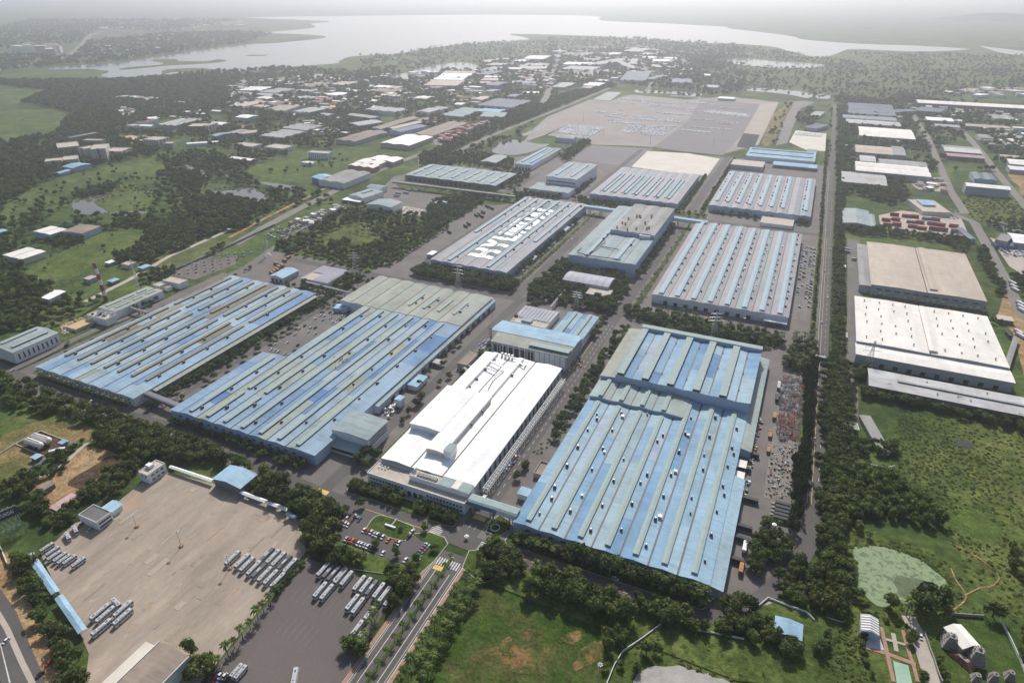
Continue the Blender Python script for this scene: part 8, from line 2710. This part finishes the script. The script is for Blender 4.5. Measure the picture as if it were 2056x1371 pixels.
row((-612,300),(-610,560),9,1.6,2.6,BT,"small tree left of the left blue hall","strip left of the left hall",1.2,.2)
grow('4 1640,330 1840,400 1980,460 1940,500 1800,440 1640,380',7,2.4,3.4,BT,"tree behind the left blue hall","trees behind the left hall",.9)
grow('4 640,490 770,440 900,410 960,440 900,480 720,540',6.5,3.2,4.2,BT,"tree beside the power house","trees beside the power house",force=True)
grow('P 70,790 330,640 560,700 640,740 880,700 1000,800 1300,700 1480,600 1700,560 2056,330 2056,530 1650,790 1400,960 1150,1050 1000,1040 700,950 560,910 100,830',8.5,3.4,5.0,BT,"broadleaf tree in the plant's park","park trees",.85)
grow('P 480,560 700,430 860,380 1000,330 1160,350 1480,400 1850,420 2056,330 1700,560 1480,620 1300,680 1060,560 860,560 680,640 500,690',9,3.4,5.0,BT,"broadleaf tree in the plant's park","park trees",.8)
grow('P 840,640 1060,560 1300,560 1480,680 1300,760 1000,800 860,720',9,2.6,3.6,'palm',"palm in the plant's park","park palms",.6)
row(survey('P 1380,1000')[0],survey('P 2056,560')[0],9,2.6,3.4,'light',"pale tree in the row between park and lettered hall","row beside the park",1.0)
grow('2 480,900 760,900 1030,950 1020,1010 700,970 480,990',9,3.6,5.2,BT,"tree in the belt behind the blue grey hall","belt behind the blue grey hall")
grow('2 560,1110 850,1130 1140,1150 1060,1200 700,1150',9,3.4,4.8,BT,"tree beneath the elevated conveyor","trees by the conveyor")
row((-164,1035),(-164,1260),9,2.6,3.6,BT,"tree between the two rear ribbed halls","trees between rear halls",1.5)
row((-134,1035),(-134,1420),9,2.6,3.6,BT,"tree left of the rear right ribbed hall","trees left of the rear right hall",1.5)
grow(rr_pts(-316,-122,1001,1021,2),8,2.6,3.8,BT,"tree in the strip before the rear ribbed halls","strip before rear halls",.8,force=True)
row((-448,1436),(-120,1438),10,2.2,3.4,'palm',"palm in the row below the far car lot","palms below the far car lot",1.5)
grow('A 0,200 200,120 450,130 640,60 740,150 560,280 300,420 0,590 -60,560',7,3.2,4.6,BT,"tree in the grove left of the lettered hall's yard","grove left of the lettered hall",.92,force=True)
for q,lb in (('2 1020,1000 1130,1040 1060,1130 1000,1140',"tree between the blue grey hall and the engine shop"),('2 1360,1110 1500,1040 1490,1080 1400,1165',"tree right of the engine shop"),('2 1100,1130 1350,1150 1300,1185 1060,1165',"tree before the engine shop"),('2 1380,1175 1500,1160 2000,1212 2056,1232 1900,1245 1450,1215',"tree before the rear left ribbed hall"),('2 900,1010 1030,1040 1000,1120 930,1110',"tree right of the blue grey hall"),('3 205,1218 480,1262 800,1305 780,1335 480,1300 200,1255',"tree before the rear right ribbed hall"),('2 1290,930 1440,830 1500,835 1340,965',"tree along the dark empty lot"),('P 1900,330 2056,230 2056,330 1940,400',"tree at the park's upper corner"),('P 470,1010 560,960 640,970 520,1020',"tree above the solar flat roof"),('P 360,1160 560,1240 700,1260 860,1180 700,1340 420,1290',"tree below the solar flat roof"),('5 0,290 180,330 60,380 0,360',"tree right of the solar flat roof")):
 grow(q,7.5,3.0,4.6,BT,lb,lb.replace('tree','trees',1),.9)
ring=[np.array(p) for p in survey('9 1035,580 1150,562 1245,575 1410,632 1530,712 1615,795 1620,860')]
for a,b in zip(ring[:-1],ring[1:]):
 row(a,b,1.6,.7,1.5,'bush',"low scrub","scrub",1.2)
# --- woodland masses (most of these only read as one mass)
W_="tree of the far woods"
for poly,sp,a,b,keep in (
  ('1 0,480 600,480 1300,440 1420,520 1300,640 1000,700 700,760 560,800 300,830 420,680 300,640 130,610 280,540 0,500',12,5,8,.97),
  ('1 0,840 320,800 560,760 900,780 1050,800 900,930 640,960 500,1000 250,1080 100,1160 0,1200',10.5,4,7,.85),
  ('1 900,930 1100,900 1300,900 1500,890 1700,900 1720,950 1440,1010 1500,1060 1560,1110 1400,1110 1240,1040 1000,980',12,4,6,.8),
  ('1 0,1250 250,1190 430,1170 420,1260 640,1280 900,1270 900,1130 1000,1090 1200,1060 1210,1120 1300,1160 1480,1200 1620,1230 1450,1322 1300,1400 0,1400',9.5,3,6.5,.6),
  ('1 1100,1210 1250,1160 1480,1190 1620,1210 1520,1280 1200,1300',9,3.5,6.5,.85),
  ('1 1560,1120 1750,1120 1900,1140 1960,1200 1800,1230 1600,1180',11,3.5,5.5,.7),
  ('4 -60,170 120,200 260,340 430,430 640,450 500,480 300,580 60,640 -60,640',8.5,3.4,6,.85),
  ('4 640,200 780,150 880,60 1300,0 1560,0 1300,60 1000,180 850,250 700,250',8.5,3.4,6.5,.85),
  ('4 -60,560 300,560 480,480 500,520 300,640 100,640',8,3,4.4,.8),
  ('4 850,-10 1600,-10 1400,40 900,100',8.5,3.4,6.5,.85),
  ('4 260,30 620,10 660,60 560,100 420,150 280,120',8,3,5,.8),
  ('4 0,100 200,80 260,130 140,140 0,190',8.5,3,5,.7),
  ('4 900,330 1100,250 1240,160 1340,110 1300,180 1120,260 960,350',7.5,2.6,4,.8),
  ('1 860,950 1000,930 1240,1040 1240,1110 1000,1090 930,1040 1000,985',9,3.5,6.5,.8),
  ('1 0,1200 120,1140 250,1080 300,1100 120,1190 0,1250',9,3.5,6,.75),
  ('1 430,1140 640,1080 700,1090 680,1140 560,1170 430,1190',9,3.5,6,.8),
  ('4 360,90 600,40 560,90 420,140',8,3,4.4,.9),
  ('4 780,320 950,270 1040,270 1000,330 860,380',8,3,4.5,.8),
  ('1 200,120 1440,120 1000,190 600,170 480,260 0,300 0,160',45,8,13,.7),
  ('1 500,250 1000,200 1440,190 1640,200 1440,262 1180,295 900,335 600,380 330,390 0,430 0,330 400,330',30,7,11,.75),
  ('K 0,60 500,40 1000,30 1500,60 2056,100 2056,420 1300,560 700,560 0,560',20,5.5,9,.62),
  ('K 0,540 700,540 1300,540 2056,420 2056,700 1500,880 1200,860 700,900 0,800',14,4.5,7,.72),
  ('L 0,240 600,200 1400,120 2056,120 2056,260 1300,330 700,400 0,420',22,5,8,.3),
  ('L 0,420 700,400 1300,330 2056,260 2056,560 1300,660 700,640 0,640',22,5.5,9,.6),
  ('L 0,540 700,560 1300,640 2056,560 2056,760 1300,960 700,1000 0,900',18,5,8,.66),
  ('2 520,935 600,850 900,715 1190,595 1600,495 1645,512 1240,655 950,785 650,910',10,4.5,6.5,.97),
  ('2 720,900 760,880 1000,800 1160,720 1300,690 1160,800 900,860 800,920',12,4,6,.75),
  ('M 0,90 1000,90 2056,170 2056,300 1000,230 0,220',34,6,10,.5),
  ('M 0,220 1000,230 2056,300 2056,640 1700,700 1500,640 900,600 640,560 0,640',24,6,9.5,.66),
  ('3 0,270 500,290 900,340 1300,420 2056,420 2056,560 1400,580 900,590 660,560 0,480',20,3.5,7,.42),
  ('3 1000,310 2056,330 2056,430 1300,425',24,4,7,.4),
  ('N 80,90 900,60 1100,420 1250,700 1150,820 900,1000 640,1010 100,1000',13,4.5,7,.6),
  ('N 100,1010 780,980 860,1130 720,1230 300,1100 90,1100',9,4,5.5,.9),
  ('N 900,90 2056,200 2056,420 1400,430 1000,380',18,5,8,.6),
  ('N 1000,420 1400,410 1480,520 1200,560 1090,520',11,3,5,.85),
  ('N 1500,440 2056,440 2056,900 1740,760 1600,560',15,4.5,7,.55),
  ('N 1220,740 1720,770 1740,850 1300,850',13,3.5,6,.6),
  ('6 1780,-20 2100,-20 2100,180 2000,100',10,3,4.5,.6),
  ('3 610,640 690,600 600,850 520,850',14,3.5,5,.35),
  ('3 690,700 800,640 850,720 740,770',13,4,6,.7),
  ('3 900,620 940,620 930,1200 900,1200',10,3,4.5,.3)):
 grow(poly,sp,a,b,BT,W_,"far woods",keep,clump=.42 if keep < .8 else .15)
for poly,sp,a,b,keep in (
  ('9 1280,140 1290,-250 2300,-100 2400,900 2100,1000 1700,760 1620,560 1560,430 1400,300',3.3,.6,1.6,.7),
  ('9 900,440 1400,560 1640,700 1700,800 1650,940 1600,980 1000,960 880,900',3.2,.6,1.6,.65),
  ('9 880,900 1060,960 1120,1371 880,1400',3.2,.6,1.8,.8),
  ('9 -300,1050 150,1100 600,1230 900,1340 -300,1371',3.2,.6,1.7,.7),
  ('9 1700,760 2100,1000 2100,1100 1640,960',4.0,.6,1.6,.6),
  ('1 0,1060 1000,940 1600,1080 1700,1240 1300,1400 0,1400',8,1.2,3.2,.6),
  ('4 0,200 900,20 860,250 400,420',6,.8,2.2,.6),
  ('1 1440,1010 1560,960 1720,915 2056,900 2056,960 1800,1010 1500,1040',8,1,2.6,.6),
  ('8 980,820 1080,740 1560,1060 1560,1400 420,1400 800,840',3.0,.3,.6,.25),
  ('N 1440,1100 1900,1130 2200,1300 2200,1500 1500,1371 1380,1246',6,1.2,2.8,.9),
  ('B 780,745 860,660 1080,540 1280,420 1440,470 1380,560 1180,640 1000,790 900,800',2.2,.5,1.0,.0)):
 grow(poly,sp,a,b,'bush',"low scrub","scrub",keep,clump=.4)
for poly,sp,a,b,keep in (
  ('1 0,1240 120,1150 300,1070 500,1010 700,960 900,940 1000,980 920,1030 1000,1080 900,1120 700,1080 500,1130 300,1200 120,1270 0,1300',9,2.0,5,.10),
  ('1 1440,1010 1560,960 1720,915 1860,890 2056,900 2056,960 1960,1000 1800,1010 1620,1045 1500,1040',14,2.5,5,.14),
  ('4 120,300 300,200 470,110 640,40 850,30 860,80 780,150 600,250 420,320 250,330',13,1.5,3.5,.07),
  ('1 570,1190 680,1140 860,1150 880,1220 760,1245 640,1250 590,1230',10,1.5,3,.12)):
 grow(poly,sp,a,b,BT,W_,"far woods",keep,True,1.0)
# ---- choose the individuals: the largest in view; the rest is one mass
def view_size(x,y,r):
 dx,dy,dz=x,y,-CAM_H+r
 fx=dx*_cy+dy*_sy
 fh=-dx*_sy+dy*_cy
 depth=fh*_cp-dz*_sp
 upc=fh*_sp+dz*_cp
 if depth <= 1:
  return 0
 u,v=CX+F_PX*fx/depth,CY-F_PX*upc/depth
 if u <-25 or u > 2081 or v <-10 or v > 1395:
  return 0
 return r/depth
KINDS={}
for pl in PLANTS:
 KINDS.setdefault(pl[3],[]).append(pl)
print({k: len(v) for k,v in KINDS.items()})
LIMIT={'broad': 300,'light': 120,'fine': 140,'palm': 300,'bush': 60}
MESHES={'broad': BROAD,'light': LIGHT,'fine': FINE,'bush': BUSH,'palm': PALM}
TALL={'broad': 1.05,'light': 1.0,'fine': 2.1,'bush': .45,'palm': 2.5}
NAMES={'broad': 'broadleaf_tree','light': 'pale_tree','fine': 'feathery_tree','palm': 'palm_tree','bush': 'shrub'}
masses=[]
for kind,lst in KINDS.items():
 sized=sorted(((view_size(p[0],p[1],p[2]),i) for i,p in enumerate(lst)),reverse=True)
 for rank,(sz,i) in enumerate(sized):
  x,y,r,_,label,group=lst[i]
  if rank < LIMIT[kind] and sz > 0 and label not in (W_,"low scrub"):
   rz=R.uniform(0,6.28)
   me=R.choice(MESHES[kind]+(LIGHT if kind == 'broad' and R.random() < .45 else [])+(OLIVE if kind == 'broad' and R.random() < .4 else []))
   if kind == 'bush':
    o=put('shrub',me,None,(x,y,r*.4+.3),rz,(r,r,r))
    tag(o,label,'shrub',group)
    continue
   t=thing(NAMES[kind],label,'tree',(x,y,0),rz,group)
   if kind == 'palm':
    h=r*2.5
    put('trunk',PALM_TRUNK,t,(0,0,0),0,(r*1.6,r*1.6,h))
    put('crown',me,t,(r*.05,0,h),0,r)
   elif kind == 'fine':
    h=r*2.0
    put('trunk',TRUNK[rank % 3],t,(0,0,0),0,(r,r,h))
    put('crown',me,t,(0,0,r*2.1),0,(r,r,r*2.0))
   else:
    put('trunk',TRUNK[rank % 3],t,(0,0,0),0,(r,r,r*1.05))
    put('crown',me,t,(0,0,r*1.05),0,(r*R.uniform(.85,1.15),r*R.uniform(.85,1.15),r*R.uniform(.75,1.2)))
  elif sz > 0 or kind in ('broad',):
   if view_size(x,y,r) > 0:
    masses.append((x,y,r,kind))
print('mass plants',len(masses))
def mass_object(name,label,meshes,items):
 """one object that scatters the given meshes over its points"""
 src=[]
 cl=bpy.data.collections.new(name+'_parts')
 for i,me in enumerate(meshes):
  so=bpy.data.objects.new('%s_part_%02d' % (name,i),me)
  cl.objects.link(so)
  src.append(so)
 n=len(items)
 me=bpy.data.meshes.new(name)
 me.from_pydata([(x,y,z) for x,y,z,r,k,st in items],[],[])
 for an,ty in (('size','FLOAT_VECTOR'),('turn','FLOAT'),('pick','INT')):
  me.attributes.new(an,ty,'POINT')
 me.attributes['size'].data.foreach_set('vector',np.array([(r,r,r*st) for x,y,z,r,k,st in items],float).ravel())
 me.attributes['turn'].data.foreach_set('value',NR.uniform(0,6.28,n))
 me.attributes['pick'].data.foreach_set('value',np.array([k for x,y,z,r,k,st in items],int))
 o=put(name,me)
 o["kind"]="stuff"
 o["label"]=label
 ng=bpy.data.node_groups.new(name+'_scatter','GeometryNodeTree')
 ng.interface.new_socket('Geometry',in_out='INPUT',socket_type='NodeSocketGeometry')
 ng.interface.new_socket('Geometry',in_out='OUTPUT',socket_type='NodeSocketGeometry')
 N,Lk=ng.nodes,ng.links
 gi,go=N.new('NodeGroupInput'),N.new('NodeGroupOutput')
 ci=N.new('GeometryNodeCollectionInfo')
 ci.inputs['Collection'].default_value=cl
 ci.inputs['Separate Children'].default_value=True
 ci.inputs['Reset Children'].default_value=True
 ip=N.new('GeometryNodeInstanceOnPoints')
 ip.inputs['Pick Instance'].default_value=True
 mp=N.new('GeometryNodeMeshToPoints')
 def attr(an,ty):
  a=N.new('GeometryNodeInputNamedAttribute')
  a.data_type=ty
  a.inputs['Name'].default_value=an
  return a.outputs[0]
 cx_=N.new('ShaderNodeCombineXYZ')
 Lk.new(attr('turn','FLOAT'),cx_.inputs[2])
 Lk.new(gi.outputs[0],mp.inputs[0])
 Lk.new(mp.outputs[0],ip.inputs['Points'])
 Lk.new(ci.outputs[0],ip.inputs['Instance'])
 Lk.new(attr('pick','INT'),ip.inputs['Instance Index'])
 Lk.new(cx_.outputs[0],ip.inputs['Rotation'])
 Lk.new(attr('size','FLOAT_VECTOR'),ip.inputs['Scale'])
 Lk.new(ip.outputs[0],go.inputs[0])
 md=o.modifiers.new('scatter','NODES')
 md.node_group=ng
 return o
mass_object('woodland',"woods and distant tree belts that read as one mass",BROAD+LIGHT+FINE+OLIVE,
   [(x,y,r*(1.0 if k != 'fine' else 2.0),r,{'broad': NR.choice([0,1,2,3,4,5,6,7,8,9,13,14],p=[.105]*7+[.065]*3+[.035]*2),'light': 7+NR.randint(0,3),'fine': 10+NR.randint(0,3)}[k],{'broad': NR.uniform(.75,1.05),'light': .9,'fine': 2.0}[k]) for x,y,r,k in masses if k in ('broad','light','fine')])
mass_object('scrub',"low scrub and weeds scattered over the meadows",BUSH,
   [(x,y,r*.2,r,NR.randint(0,4),NR.uniform(.45,.75)) for x,y,r,k in masses if k == 'bush'])
# ---- rows whose members one can count get their place in the row
def screen_x(p):
 fh=-p[0]*_sy+p[1]*_cy
 return (p[0]*_cy+p[1]*_sy)/max(1.0,fh*_cp+CAM_H*_sp)
massed=set((round(x,2),round(y,2)) for x,y,r,k in masses)
partial=set(p[4] for p in PLANTS if (round(p[0],2),round(p[1],2)) in massed)
by_label={}
for o in scene.objects:
 if o.parent is None and 'label' in o and o.get('category') in ('tree','bus','lorry','trailer','car','chimney','light mast'):
  by_label.setdefault(o['label'],[]).append(o)
ORD='first second third fourth fifth sixth seventh eighth ninth tenth'.split()+['%dth' % i for i in range(11,21)]
for lb,os_ in by_label.items():
 if 2 <= len(os_) <= 20 and lb not in partial and 'small roof' not in lb:
  for i,o in enumerate(sorted(os_,key=lambda o: screen_x(o.location))):
   if len(lb.split()) <= 12:
    o['label']="%s, %s from the left" % (lb,ORD[i]) if i < len(os_)-1 else "%s, rightmost of %d" % (lb,len(os_))
# ================================================================ HAZE
HAZE_TOP=352.0
mb=MB()
mb.box(-44000,44000,-5800,58000,-3.0,HAZE_TOP,'car_white')
hz=mb.build('haze')
hz["kind"]="stuff"
hz["label"]="pale humid air over the whole plain"
hm=bpy.data.materials.new('haze_air')
hm.use_nodes=True
nt=hm.node_tree
nt.nodes.clear()
out=nt.nodes.new('ShaderNodeOutputMaterial')
pv=nt.nodes.new('ShaderNodeVolumePrincipled')
pv.inputs['Color'].default_value=(0.90,0.912,1.0,1)
pv.inputs['Density'].default_value=0.000118
pv.inputs['Anisotropy'].default_value=0.7
nt.links.new(pv.outputs[0],out.inputs['Volume'])
hz.data.materials.clear()
hz.data.materials.append(hm)
